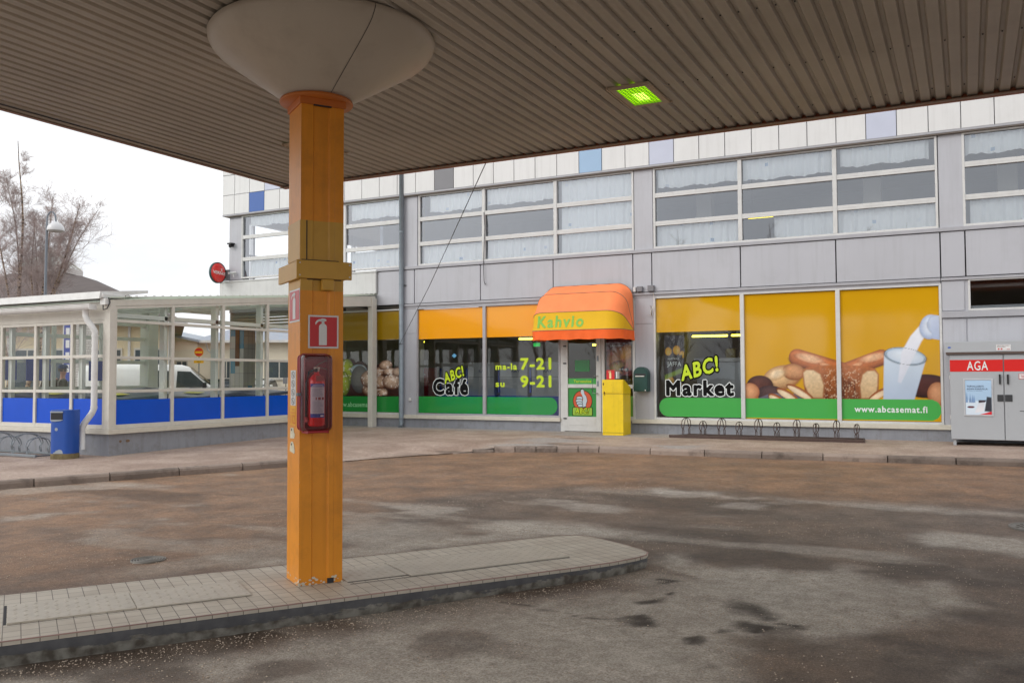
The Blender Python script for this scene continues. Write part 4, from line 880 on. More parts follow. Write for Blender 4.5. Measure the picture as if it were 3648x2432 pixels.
# --- window helper
M_cur = bpy.data.materials.new('curtain_cloth'); M_cur.use_nodes = True
def _cur():
    n = M_cur.node_tree.nodes; l = M_cur.node_tree.links.new; p = n['Principled BSDF']; t = n.new('ShaderNodeTexCoord')
    s = n.new('ShaderNodeSeparateXYZ'); l(t.outputs['Object'], s.inputs[0]); c = n.new('ShaderNodeCombineXYZ'); l(s.outputs['X'], c.inputs[0]); l(s.outputs['Z'], c.inputs[1])
    v = n.new('ShaderNodeTexVoronoi'); v.distance = 'CHEBYCHEV'; v.inputs['Scale'].default_value = 3.3; v.inputs['Randomness'].default_value = .55; l(c.outputs[0], v.inputs['Vector'])
    m1 = n.new('ShaderNodeMath'); m1.operation = 'LESS_THAN'; m1.inputs[1].default_value = .115; l(v.outputs['Distance'], m1.inputs[0])
    sc = n.new('ShaderNodeSeparateColor'); l(v.outputs['Color'], sc.inputs[0]); m2 = n.new('ShaderNodeMath'); m2.operation = 'MULTIPLY'; l(m1.outputs[0], m2.inputs[0]); l(sc.outputs[0], m2.inputs[1])
    x = n.new('ShaderNodeMix'); x.data_type = 'RGBA'; l(m2.outputs[0], x.inputs[0]); x.inputs[6].default_value = (*srgb(246, 248, 248), 1); x.inputs[7].default_value = (*srgb(120, 160, 200), 1); l(x.outputs[2], p.inputs['Base Color'])
    p.inputs['Roughness'].default_value = .95; p.inputs['Transmission Weight'].default_value = 0
_cur()
def curtain(parent, x0, x1, z0, z1, y=FY + .13, wavy=False, amp=.035):
    n_ = int((x1 - x0) / .02); ph = random.random() * 9; vs = []
    for i in range(n_ + 1):
        x = x0 + (x1 - x0) * i / n_; f = math.sin(x * 31 + ph + 1.2 * math.sin(x * 7 + ph)) * .6 + math.sin(x * 57 + ph * 2) * .4
        zb = z0 + (.018 * math.sin(x * 9 + ph) + .016 * abs(math.sin(x * 16 + ph)) if wavy else 0)
        vs += [(x, y + amp * f, zb), (x, y + amp * f * .55, z1)]
    o = obj('curtain', MB().add(vs, [(2 * i, 2 * i + 2, 2 * i + 3, 2 * i + 1) for i in range(n_)], 0, True), M_cur, parent); return o
def win_frame(x0, x1, z0, z1, mull, bars, fw=.045, y=FY - .03, th=.07, mi=0):
    m = MB(); m.cbox(x0, x0 + fw, y, y + th, z0, z1, .004).cbox(x1 - fw, x1, y, y + th, z0, z1, .004).cbox(x0 + fw, x1 - fw, y, y + th - .002, z0, z0 + fw, .004).cbox(x0 + fw, x1 - fw, y, y + th - .002, z1 - fw * .7, z1, .004)
    for a in mull: m.cbox(a - .042, a + .042, y - .004, y + th, z0 + fw, z1 - fw * .7, .005)
    xs = [x0 + fw] + [k for a in mull for k in (a - .042, a + .042)] + [x1 - fw]
    for b in bars:
        for p, q in zip(xs[::2], xs[1::2]): m.cbox(p, q, y + .006, y + th - .004, b - .052, b + .052, .005).box(p, q, y + .0035, y + .0065, b - .004, b + .002)
    return m
def upper_window(x0, x1, mull, curt):
    w = obj('window', win_frame(x0, x1, 4.452, 6.262, mull, (5.01, 5.645)), M_alu, sh_)
    xs = [x0 + .045] + [k for a in mull for k in (a - .042, a + .042)] + [x1 - .045]; bays = list(zip(xs[::2], xs[1::2])); zz = ((4.497, 4.958), (5.062, 5.593), (5.697, 6.23))
    for bi, (a, b) in enumerate(bays):
        g = MB(); 
        for z0, z1 in zz: g.quad((a, FY + .03, z0), (b, FY + .03, z0), (b, FY + .03, z1), (a, FY + .03, z1))
        obj('pane', g, M_glassu, w)
    for c in curt: curtain(w, *c)
    return w
# curtain tuples: x0,x1,z0,z1,y,wavy
Z1 = 4.97; ZT = 5.86
upper_window(-18.52, -12.97, [-16.68, -14.82], [(-18.3, -16.7, 5.95, 6.24, FY + .12, True), (-16.6, -14.9, 5.84, 6.24, FY + .12, True), (-14.7, -13.0, 5.82, 6.24, FY + .12, True), (-18.3, -16.8, 4.46, Z1), (-16.5, -14.9, 4.46, Z1), (-14.74, -13.05, 4.46, 4.95)])
upper_window(-12.46, -6.66, [-10.55, -8.61], [(-12.2, -10.6, 5.80, 6.24, FY + .12, True), (-10.5, -8.65, 5.83, 6.24, FY + .12, True), (-8.5, -6.7, 4.46, 6.24), (-12.40, -10.6, 4.46, 4.95), (-10.5, -8.65, 4.46, 4.99)])
upper_window(-6.20, -.45, [-4.27, -2.345], [(-6.12, -4.32, 5.81, 6.24, FY + .12, True), (-4.22, -2.4, 5.78, 6.24, FY + .12, True), (-2.25, -.6, 5.85, 6.24, FY + .12, True), (-6.15, -4.3, 4.46, 4.97), (-3.58, -2.4, 4.47, 4.99), (-2.3, -.5, 4.46, 4.97)])
upper_window(-.02, 5.8, [1.9, 3.85], [(.04, 1.85, 5.84, 6.24, FY + .12, True), (1.95, 3.8, 5.84, 6.24, FY + .12, True), (.1, 1.85, 4.46, 4.98), (1.95, 3.8, 4.46, 4.98)])
# --- ground floor windows
M_yf = film('yellow_window_film', srgb(208, 158, 14), 1.0, .05); M_of = film('orange_window_film', srgb(240, 160, 16), 1.0, .10)
M_yt = film('dim_yellow_film', srgb(176, 138, 14), .80, .06)
M_gf = film('green_window_film', srgb(72, 172, 80), .97, .07); M_gt = film('clear_green_film', srgb(48, 158, 72), .80, .07)
M_lime = mat('lime_lettering', srgb(196, 222, 30), .4, var=0); M_blk = mat('black_lettering', (.006, .006, .006), .6, var=0, spec=.1); M_wh = mat('white_lettering', srgb(225, 232, 230), .4, var=0)
def glz(w, bays, z0=.705, z1=3.33, y=FY + .03):
    for a, b in bays: obj('pane', MB().quad((a, y, z0), (b, y, z0), (b, y, z1), (a, y, z1)), M_glass, w)
wA = obj('window', win_frame(-15.05, -12.97, .652, 3.37, [-13.83], ()), M_alu, sh_); glz(wA, [(-15.0, -13.87), (-13.79, -13.02)])
wB = obj('window', win_frame(-12.53, -8.50, .652, 3.37, [-10.54], ()), M_alug, sh_); glz(wB, [(-12.48, -10.58), (-10.50, -8.55)])
wC = obj('window', win_frame(-6.22, -.43, .652, 3.37, [-4.26, -2.33], ()), M_alu, sh_); glz(wC, [(-6.17, -4.3), (-4.22, -2.37), (-2.29, -.48)])
yf_ = FY + .022
def fquad(name, w, P, m_, y=yf_): return obj(name, plate(P, y), m_, w)
R4 = lambda a, b, c, d: [(a, c), (b, c), (b, d), (a, d)]
fquad('top_film', wA, R4(-15.0, -13.87, 2.59, 3.33), M_yt); fquad('top_film', wA, R4(-13.79, -13.02, 2.59, 3.33), M_yt)
fquad('green_film', wA, R4(-15.0, -13.87, .705, 1.11), M_gt); fquad('green_film', wA, R4(-13.79, -13.02, .705, 1.11), M_gt)
obj('lettering', text_mb('www.abcasemat.fi', -15.0 - .12, -13.90, .83, .955, yf_ - .003, .02), mat('pale_green_lettering', srgb(150, 215, 160), .5, var=0), wA)
fquad('top_film', wB, R4(-12.48, -10.58, 2.575, 3.33), M_of); fquad('top_film', wB, R4(-10.50, -8.55, 2.575, 3.33), M_of)
fquad('green_film', wB, R4(-12.48, -10.58, .705, 1.12), M_gt); fquad('green_film', wB, rrect(-10.50, -8.60, .705, 1.12, .2, corners=('tr', 'br')), M_gt)
fquad('top_film', wC, R4(-6.17, -4.3, 2.58, 3.33), M_yf)
fquad('green_film', wC, rrect(-6.12, -4.3, .72, 1.135, .205, corners=('tl', 'bl')), M_gf)
# lettering
def outlined(w, s, x0, x1, z0, z1, fill, outl, y, name='lettering', shear=0, rot=0, fat=.045, g2=.042):
    obj(name + '_outline', fat_text(s, x0, x1, z0, z1, y, fat, g2, shear, rot), outl, w)
    obj(name, fat_text(s, x0, x1, z0, z1, y - .002, fat, 0, shear, rot), fill, w)
outlined(wC, 'Market', -5.96, -4.46, 1.17, 1.52, M_blk, M_wh, yf_ - .003, 'market_lettering')
outlined(wC, 'ABC!', -5.66, -4.76, 1.60, 1.94, M_lime, M_blk, yf_ - .008, 'slogan_lettering', .25, R(15), .035, .075)
outlined(wB, 'Café', -12.05, -11.02, 1.155, 1.575, M_blk, M_wh, yf_ - .003, 'cafe_lettering', g2=.035)
outlined(wB, 'ABC!', -11.75, -11.12, 1.53, 1.80, M_lime, M_blk, yf_ - .008, 'slogan_lettering', .25, R(20), .035, .075)
hr = fat_text('ma-la', -10.25, -9.66, 1.775, 1.935, yf_ - .003, .035, rows=36); hr.merge(fat_text('7-21', -9.57, -8.75, 1.77, 2.06, yf_ - .003, .04)); hr.merge(fat_text('su', -10.25, -10.0, 1.36, 1.47, yf_ - .003, .035, rows=30)); hr.merge(fat_text('9-21', -9.57, -8.75, 1.35, 1.64, yf_ - .003, .04))
obj('opening_hours', hr, M_lime, wB)
obj('diamond_sticker', plate([(-11.42, 2.08), (-11.35, 2.14), (-11.42, 2.20), (-11.49, 2.14)], yf_ - .003), mat('sticker_blue', srgb(90, 160, 200), .5), wB)
# --- printed breakfast picture over two panes
M_print = vcol_mat('printed_film', .07, .6)
def S3(*c): return np.array(srgb(*c))
class Art:
    def __init__(s, x, y, bg): s.x, s.y = x, y; s.c = bg
    def blend(s, a, col): s.c = s.c * (1 - a[..., None]) + col * a[..., None]
    def ell(s, cx, cy, rx, ry, rot=0, col=(200, 150, 90), edge=(150, 90, 40), tex=.15, ts=.02, soft=.04, shade=1.0):
        a = R(rot); dx, dy = s.x - cx, s.y - cy; u = (dx * math.cos(a) + dy * math.sin(a)) / rx; v = (-dx * math.sin(a) + dy * math.cos(a)) / ry
        d = np.sqrt(u * u + v * v); m_ = sstep(1 + soft, 1 - soft, d); t = np.clip(d, 0, 1) ** 2.2 * shade
        t = np.clip(t + .35 * np.clip(v, -1, 1) * .6, 0, 1)[..., None]
        n_ = ((fbm(s.x, s.y, 4, ts) - .5) * 2 * tex + (fbm(s.x + 50, s.y, 3, ts * 6) - .5) * tex * 1.3)[..., None]; hl = np.clip(1 - np.hypot(u + .3, v + .45) / .55, 0, 1)[..., None] ** 2 * .15
        col = tuple(c + (255 - c) * 0 for c in col); n_ = n_ + hl
        s.blend(sstep(1.16, .95, d) * .45 * (v > -.2), S3(60, 30, 16)); s.blend(m_, np.clip((S3(*col) * (1 - t) + S3(*edge) * t) * (1 + n_), 0, 1)); return s
    def cap(s, p, q, r, col, edge, tex=.22, ts=.03):
        dx, dy = q[0] - p[0], q[1] - p[1]; t = np.clip(((s.x - p[0]) * dx + (s.y - p[1]) * dy) / (dx * dx + dy * dy), 0, 1); ex, ey = s.x - p[0] - t * dx, s.y - p[1] - t * dy
        d = np.hypot(ex, ey) / r; m_ = sstep(1.03, .97, d); k = np.clip(d ** 2.4 * .8 + .45 * np.clip(ey / r, -.5, 1), 0, 1)[..., None]; n_ = ((fbm(s.x, s.y, 5, ts) - .5) * 2 * tex + (fbm(s.x, s.y, 3, ts * 5) - .5) * tex)[..., None] + np.clip(1 - np.abs(ey / r + .45) / .35, 0, 1)[..., None] * .12
        s.blend(sstep(1.25, .95, d) * .45 * (ey > 0), S3(70, 34, 14)); s.blend(m_, np.clip((S3(*col) * (1 - k) + S3(*edge) * k) * (1 + n_), 0, 1)); return s
    def pol(s, P, col, col2=None, tex=.1, ts=.03, soft=3, ax=None):
        m_ = sstep(soft, -soft, sdpoly(s.x, s.y, P)); n_ = (fbm(s.x, s.y, 4, ts) - .5)[..., None] * 2 * tex; c = S3(*col) + np.zeros_like(s.c)
        if col2 is not None:
            xs = [p[0] for p in P]; ys = [p[1] for p in P]; t = np.clip((s.x - min(xs)) / (max(xs) - min(xs)), 0, 1) if ax == 'x' else np.clip((s.y - min(ys)) / (max(ys) - min(ys)), 0, 1); c = S3(*col) * (1 - t[..., None]) + S3(*col2) * t[..., None]
        s.blend(m_, np.clip(c * (1 + n_), 0, 1)); return s
def bread(X, Z):
    x = np.interp(X, [-4.22, -2.35, -.46], [765, 1470, 2262]); y = 1003 - (Z - 1.13) * (355 + (x - 750) * .025)
    A = Art(x, y, np.zeros(X.shape + (3,)) + S3(206, 155, 14) * (0.96 + .08 * fbm(x, y, 3, .004))[..., None])
    A.ell(2150, 900, 190, 90, 0, (78, 38, 34), (40, 18, 18)).ell(2230, 960, 75, 90, 0, (205, 150, 110), (160, 95, 60))
    A.cap((1500, 800), (1815, 684), 60, (188, 112, 66), (112, 58, 30)); A.ell(1745, 690, 120, 34, -14, (222, 178, 140), (190, 118, 76), .3, .05, .3); A.ell(1610, 752, 70, 20, -22, (212, 160, 118), (180, 108, 66), .3, .06, .3)
    A.cap((1172, 692), (1500, 790), 66, (190, 112, 66), (110, 58, 30)); A.ell(1262, 700, 118, 36, 14, (224, 182, 144), (190, 120, 78), .3, .05, .3); A.ell(1385, 752, 60, 18, 16, (212, 160, 120), (180, 108, 66), .3, .06, .3)
    A.ell(1050, 845, 150, 92, -14, (214, 176, 128), (150, 98, 56), .3, .02); A.ell(1140, 800, 86, 62, 6, (204, 150, 104), (140, 86, 50), .3, .03); A.ell(1010, 820, 70, 40, -20, (232, 208, 172), (214, 176, 128), .3, .05, .5)
    A.ell(880, 905, 104, 76, 0, (92, 54, 46), (46, 24, 22), .3).ell(960, 965, 110, 60, 0, (84, 62, 62), (54, 40, 44), .3)
    A.pol([(860, 1003), (960, 965), (1340, 965), (1340, 1010), (860, 1010)], (116, 112, 126), (84, 80, 96)).ell(800, 955, 76, 68, 0, (212, 156, 112), (158, 92, 60), .2)
    A.pol([(1206, 800), (1235, 768), (1330, 752), (1500, 742), (1680, 752), (1765, 772), (1790, 812), (1786, 1003), (1230, 1003)], (176, 106, 60), (112, 60, 34), .3, .05)
    rid = fbm(x * 1.0, y * .16, 4, .07); msk = sstep(1330, 1380, x) * sstep(1680, 1630, x) * sstep(760, 800, y) * (y < 1003)
    A.blend(.75 * msk * sstep(.52, .36, rid) * sstep(780, 900, y), S3(84, 40, 22)); A.blend(.55 * msk * sstep(.60, .72, fbm(x, y, 3, .09)), S3(232, 206, 172))
    for P_ in ([(1206, 800), (1232, 780), (1290, 782), (1345, 815), (1372, 900), (1362, 1003), (1262, 1003), (1216, 900)], [(1790, 812), (1762, 782), (1700, 785), (1660, 815), (1636, 900), (1644, 1003), (1770, 1003), (1786, 900)]):
        A.pol(P_, (168, 110, 66), (140, 84, 48), .2, .06, 12); cx_ = sum(p[0] for p in P_) / 8; cy_ = sum(p[1] for p in P_) / 8
        A.pol([(cx_ + (p[0] - cx_) * .88, cy_ + (p[1] - cy_) * .93) for p in P_], (222, 196, 156), (196, 162, 118), .22, .07, 8)
    for px, py, rr in ((1010, 990, 60), (1095, 958, 84), (1190, 936, 104)): A.ell(px, py + 20, rr + 14, 32, 30, (172, 104, 62), (124, 66, 34)).ell(px - 7, py + 23, rr, 22, 30, (232, 212, 182), (212, 180, 140), .15, .05)
    A.ell(1790, 965, 96, 30, -30, (164, 96, 56), (120, 64, 34)).ell(1784, 976, 84, 22, -30, (230, 206, 172), (208, 172, 130), .15)
    # glass of milk and the stream from the bottle
    A.pol([(1835, 650), (2150, 700), (2058, 1003), (1822, 1003)], (200, 214, 226), (176, 192, 214), .05, .01, 5); A.ell(1995, 675, 156, 66, 8, (196, 212, 224), (150, 172, 190), .04)
    A.ell(1995, 678, 140, 52, 8, (212, 222, 232), (190, 204, 220), .04); A.pol([(1970, 640), (2040, 520), (2120, 430), (2185, 470), (2120, 560), (2060, 680), (1960, 880), (1935, 870)], (232, 234, 240), (206, 212, 226), .06, .02, 8)
    A.ell(2185, 450, 75, 95, 15, (220, 228, 240), (160, 176, 206), .1, .02, .05); A.ell(2225, 430, 60, 70, 0, (206, 214, 228), (170, 184, 210)); A.pol([(2190, 380), (2262, 360), (2262, 550), (2200, 540)], (196, 206, 226), (170, 184, 212), .05)
    dd = np.sqrt(((x - 1995) / 158) ** 2 + ((y - 675 - (x - 1995) * .12) / 62) ** 2); A.blend(.75 * sstep(.035, .01, np.abs(dd - 1)), S3(60, 74, 84))
    gx0 = (-.48 - .20); inside = (Z < 1.135) & (Z > .72) & ((X < gx0) | (np.hypot(X - gx0, Z - .9275) < .2075)); A.blend(1.0 * inside, S3(72, 172, 80)); return A.c
for a, b in ((-4.22, -2.37), (-2.29, -.48)): print_grid('printed_film', a, b, .705, 3.33, yf_, .012, bread, M_print, wC)
obj('web_lettering', fat_text('www.abcasemat.fi', -2.05, -.72, .870, 1.0, yf_ - .003, .028, rows=34), M_wh, wC)
def buns(X, Z):
    x = np.interp(X, [-15.2, -13.02], [-60, 550]); y = 1110 - (Z - 1.11) * 331
    A = Art(x, y, np.zeros(X.shape + (3,)) + S3(58, 34, 26) * (0.6 + .8 * fbm(x, y, 4, .02))[..., None])
    for cx_, cy_, rx_, ry_, ro in ((60, 900, 70, 120, 0), (30, 1000, 60, 110, 0)): A.ell(cx_, cy_, rx_, ry_, ro, (170, 185, 60), (90, 110, 40), .3, .03)
    A.ell(170, 880, 75, 48, 0, (170, 190, 200), (110, 130, 140)).ell(180, 960, 80, 120, 0, (110, 110, 105), (70, 70, 70))
    for cx_, cy_, rx_, ry_, ro in ((300, 1050, 95, 70, 0), (270, 960, 80, 75, 10), (330, 900, 80, 40, -10), (415, 840, 60, 42, -15), (450, 895, 60, 32, 0), (520, 900, 45, 35, 0), (350, 985, 75, 60, 0), (470, 985, 85, 62, 5), (390, 1080, 45, 40, 0)):
        A.ell(cx_, cy_, rx_, ry_, ro, (206, 176, 150), (96, 56, 36), .45, .06)
    n_ = fbm(x, y, 4, .06); A.blend(.6 * (n_ > .60) * (A.c[..., 0] > .2), S3(235, 228, 220)); return A.c
def keep_b(X, Z):
    x = np.interp(X, [-15.2, -13.02], [-60, 550]); y = 1110 - (Z - 1.11) * 331; k = np.zeros(X.shape, bool)
    for cx_, cy_, rx_, ry_ in ((60, 930, 100, 190), (180, 990, 110, 190), (300, 1000, 120, 140), (390, 960, 120, 140), (415, 840, 62, 44), (470, 1000, 110, 120), (520, 960, 70, 110), (520, 1080, 60, 60)): k |= ((x - cx_) / rx_) ** 2 + ((y - cy_) / ry_) ** 2 < 1
    return k & (y < 1110)
M_print2 = vcol_mat('printed_film_dim', .12, .5)
for a, b in ((-15.0, -13.87), (-13.79, -13.02)): print_grid('printed_film', a, b, 1.11, 2.1, yf_ + .001, .012, buns, M_print2, wA, keep_b)
# poster and small things in the market window
def drink(X, Z):
    x = (X + 6.02) / .45; y = (Z - 1.25) / 1.26; A = Art(x, y, np.zeros(X.shape + (3,)) + S3(48, 42, 46))
    for cx_, cy_, r_ in ((.2, .72, .17), (.62, .74, .19), (.9, .66, .15), (.25, .2, .22), (.7, .12, .2)): A.ell(cx_, cy_, r_, r_ * .42, 0, (255, 205, 70), (235, 160, 30), .15, 6)
    A.pol([(.1, .62), (.9, .66), (.92, .40), (.5, .33), (.12, .42)], (34, 28, 30), None, .05, 3, .02); A.pol([(0, .30), (1, .44), (1, .36), (0, .22)], (150, 180, 50), None, .1, 3, .02); return A.c
p_ = print_grid('poster', -6.02, -5.57, 1.25, 2.51, FY + .12, .012, drink, vcol_mat('poster_paper', .4), wC)
obj('poster_lettering', text_mb('HARTWALL', -5.94, -5.68, 1.97, 2.015, FY + .117, .01).merge(text_mb('JAFFA', -5.96, -5.64, 1.80, 1.93, FY + .117, .02)), M_wh, wC)
# --- entrance door with its side light
dr = MB(); y0 = FY - .02
dr.cbox(-8.50, -8.40, y0, y0 + .09, .33, 3.37, .004).cbox(-7.475, -7.40, y0, y0 + .09, .33, 3.37, .004).box(-8.4, -7.475, y0 + .002, y0 + .085, 2.62, 3.37)
dr.cbox(-6.72, -6.66, y0, y0 + .09, .60, 3.37, .004).cbox(-7.40, -6.72, y0 + .004, y0 + .085, 1.33, 1.42, .004).cbox(-7.40, -6.72, y0 + .004, y0 + .085, .60, .70, .004).box(-7.40, -6.72, y0 + .005, y0 + .085, 2.9, 3.37)
df_ = obj('entrance_frame', dr, M_alu, sh_)
obj('pane', MB().quad((-7.40, FY + .03, 1.42), (-6.72, FY + .03, 1.42), (-6.72, FY + .03, 2.9), (-7.40, FY + .03, 2.9)).quad((-7.40, FY + .03, .7), (-6.72, FY + .03, .7), (-6.72, FY + .03, 1.33), (-7.40, FY + .03, 1.33)), M_glass, df_)
fquad('green_film', df_, R4(-7.40, -6.72, .70, 1.16), film('light_green_film', srgb(120, 176, 84), .9, .1))
def cafe_poster(X, Z):
    x = (X + 7.37) / .60; y = (Z - 1.62) / .86; A = Art(x, y, np.zeros(X.shape + (3,)) + S3(104, 32, 44) * (.8 + .4 * fbm(x, y, 3, 3))[..., None])
    A.ell(.55, .42, .55, .36, 0, (196, 140, 84), (150, 84, 44), .3, 8, .1); A.ell(.8, .62, .3, .2, 20, (232, 176, 70), (180, 110, 40), .3, 8); A.ell(.4, .25, .35, .14, 10, (176, 150, 70), (120, 70, 40), .4, 9)
    A.ell(.72, .16, .17, .085, 0, (40, 30, 30), (40, 30, 30), 0); n_ = fbm(x, y, 3, 12); A.blend(.5 * (n_ > .66) * (y < .7), S3(200, 60, 40)); return A.c
print_grid('poster', -7.37, -6.77, 1.62, 2.48, FY + .045, .014, cafe_poster, MATS['poster_paper'], df_)
obj('poster_lettering', text_mb('ssg', -7.06, -6.88, 1.735, 1.785, FY + .041, .01).merge(text_mb('JANINI', -7.28, -6.98, 2.27, 2.33, FY + .041)), M_wh, df_)
ds = MB(); xl, xr = -8.40, -7.475; y1 = FY - .035
ds.cbox(xl + .005, xl + .09, y1, y1 + .05, .345, 2.61, .004).cbox(xr - .125, xr - .005, y1, y1 + .05, .345, 2.61, .004).cbox(xl + .09, xr - .125, y1 + .001, y1 + .049, 1.345, 1.43, .004)
ds.cbox(xl + .09, xr - .125, y1 + .001, y1 + .049, .345, .68, .004).cbox(xl + .09, xr - .125, y1 + .001, y1 + .049, 2.5, 2.61, .004).cbox(xl + .12, xr - .155, y1 - .004, y1 + .001, .48, .665, .003)
door = obj('door', ds, M_alu, sh_)
obj('pane', MB().quad((-8.31, FY + .0, 1.43), (-7.60, FY + .0, 1.43), (-7.60, FY + .0, 2.5), (-8.31, FY + .0, 2.5)), M_glass, door)
obj('handle', MB().tube([(-7.56, y1, 1.62), (-7.56, y1 - .05, 1.62), (-7.66, y1 - .06, 1.62), (-7.66, y1 - .06, 1.22), (-7.56, y1 - .05, 1.22), (-7.56, y1, 1.22)], .011, 8), mat('brushed_steel', srgb(180, 180, 180), .3, .9), door)
obj('lock', MB().cbox(-7.575, -7.535, y1 - .012, y1, 1.38, 1.50, .004).cbox(-7.575, -7.535, y1 - .012, y1, 1.96, 2.08, .004), M_galv, door)
obj('hinge', MB().cbox(xl - .02, xl + .06, y1 - .014, y1 + .002, 2.30, 2.33, .003).cbox(xl - .02, xl + .06, y1 - .014, y1 + .002, 1.90, 1.93, .003).cbox(xl - .02, xl + .06, y1 - .014, y1 + .002, .62, .65, .003), M_dark, door)
obj('welcome_strip', MB().quad((-8.31, FY - .004, 1.43), (-7.60, FY - .004, 1.43), (-7.60, FY - .004, 1.565), (-8.31, FY - .004, 1.565)), M_gf, door)
obj('welcome_lettering', text_mb('Tervetuloa', -8.17, -7.73, 1.465, 1.53, FY - .008, .02), M_lime, door)
obj('green_card', plate(rrect(-8.14, -7.77, 1.72, 1.99, .02), FY - .003), film('card_green', srgb(50, 130, 72), .85, .15), door)
# thumbs-up emblem on the lower glass
M_lgreen = mat('emblem_green', srgb(46, 140, 62), .3, var=.03); M_emo = mat('emblem_orange', srgb(205, 84, 44), .4, var=0); M_hand = mat('emblem_hand', srgb(190, 205, 215), .4, var=0)
e0 = FY - .004
obj('emblem_background', MB().quad((-8.31, e0, .68), (-7.60, e0, .68), (-7.60, e0, 1.345), (-8.31, e0, 1.345)), M_lgreen, door)
em = MB(); em.merge(disc(-7.95, 1.045, .245, e0 - .002, mi=0)).merge(disc(-7.95, 1.045, .232, e0 - .003, mi=1))
em.merge(plate(rrect(-8.21, -7.70, .70, .90, .03), e0 - .0035, 0)).merge(plate(rrect(-8.195, -7.715, .712, .888, .025), e0 - .004, 3))
em.merge(disc(-7.95, 1.045, .205, e0 - .0042, mi=1))
def blob(P, y, mi, g=0.0):
    cxp = sum(p[0] for p in P) / len(P); czp = sum(p[1] for p in P) / len(P); return plate([(cxp + (p[0] - cxp) * (1 + g), czp + (p[1] - czp) * (1 + g)) for p in P], y, mi)
thumb = [(-7.93, 1.09), (-7.955, 1.17), (-7.995, 1.235), (-7.985, 1.30), (-7.945, 1.315), (-7.915, 1.285), (-7.905, 1.21), (-7.855, 1.14), (-7.835, 1.05), (-7.865, .97), (-7.87, .915), (-7.95, .90), (-7.98, .95), (-7.96, 1.02)]
for g, mi, dy in ((.12, 0, .0045), (0, 2, .0055)): em.merge(blob(thumb, e0 - dy, mi, g))
for k, (fx, fz, fr, hh) in enumerate(((-8.025, 1.105, .075, .042), (-8.035, 1.045, .08, .040), (-8.025, .988, .072, .036), (-8.005, .938, .06, .032))):
    for g, mi, dy in ((.012, 0, .006 + k * .0006), (0, 2, .0064 + k * .0006)): em.merge(disc(fx, fz, fr + g, e0 - dy, 24, mi, (hh + g) / (fr + g)))
obj('emblem', em, [M_blk, M_emo, M_hand, mat('emblem_lime', srgb(150, 190, 60), .4, var=0)], door)
outlined(door, 'ABC!', -8.13, -7.79, .755, .885, M_lime, M_blk, e0 - .010, 'emblem_lettering', .2, 0, .03, .07)
# downpipe at the first pier
dp = MB().tube([(-12.93, FY - .10, .42), (-12.93, FY - .10, 7.6)], .062, 16)
for z in (.55, 3.46, 4.0, 5.35, 7.0): dp.lathe([(.066, z - .02), (.066, z + .02)], (-12.93, FY - .10), 16)
dp.tube([(-12.93, FY - .10, .43), (-12.92, FY - .13, .36), (-12.90, FY - .19, .33)], .062, 14)
pd_ = obj('downpipe', dp, M_galv, sh_)
obj('bracket', MB().box(-12.93, -12.82, FY - .06, FY - .03, 3.96, 3.98).box(-12.93, -12.80, FY - .06, FY - .03, 6.98, 7.0), M_dark, pd_)
# high window at the right
wD = obj('window', win_frame(.03, 6.0, 2.83, 3.43, [3.0], (), .04, FY - .025, .06), M_alu, sh_)
obj('pane', MB().quad((.07, FY + .02, 2.87), (5.96, FY + .02, 2.87), (5.96, FY + .02, 3.40), (.07, FY + .02, 3.40)), M_glass, wD)
obj('inner_sill', MB().box(.07, 5.96, FY + .05, FY + .3, 2.86, 2.93), M_grey, wD)
# loose bits on the wall
obj('cable_loop', MB().tube([(-6.20, FY - .07, 3.46), (-6.17, FY - .09, 3.30), (-6.20, FY - .09, 3.16), (-6.27, FY - .08, 3.05), (-6.25, FY - .07, 2.96), (-6.19, FY - .08, 3.0), (-6.20, FY - .08, 3.12), (-6.26, FY - .07, 3.18), (-6.24, FY - .07, 2.93), (-6.32, FY - .06, 2.97)], .008, 6), mat('white_cable', srgb(215, 212, 205), .5), sh_)
obj('hanging_cable', MB().tube([(-10.53, FY - .04, 5.66), (-10.50, FY - .05, 5.3), (-10.53, FY - .06, 4.5), (-10.52, FY - .08, 4.35), (-10.51, FY - .075, 3.95), (-10.48, FY - .07, 3.86), (-10.46, FY - .07, 3.90)], .008, 6), M_dark, sh_)
for x0, x1, z0, z1, c in ((-6.66, -6.60, 3.50, 3.61, M_alu), (-6.57, -6.45, 3.50, 3.62, M_pgrey), (-6.32, -6.18, 3.50, 3.63, M_pgrey)):
    obj('electric_box', MB().cbox(x0, x1, FY - .12, FY - .035, z0, z1, .006), c, sh_)
obj('outdoor_socket', MB().cbox(-12.74, -12.67, FY - .06, FY - .01, 1.0, 1.08, .008), M_alu, sh_)
obj('wall_lamp', MB().cbox(-18.95, -18.78, FY - .16, FY - .02, 5.46, 5.50, .004).tube([(-18.86, FY - .02, 5.45), (-18.84, FY - .15, 5.40)], .05, 10), M_black, sh_)
obj('security_camera', MB().tube([(-18.72, FY - .12, 4.50), (-18.72, FY - .12, 4.62)], .02, 8).tube([(-18.78, FY - .26, 4.60), (-18.70, FY - .06, 4.64)], .035, 10), M_alu, sh_)
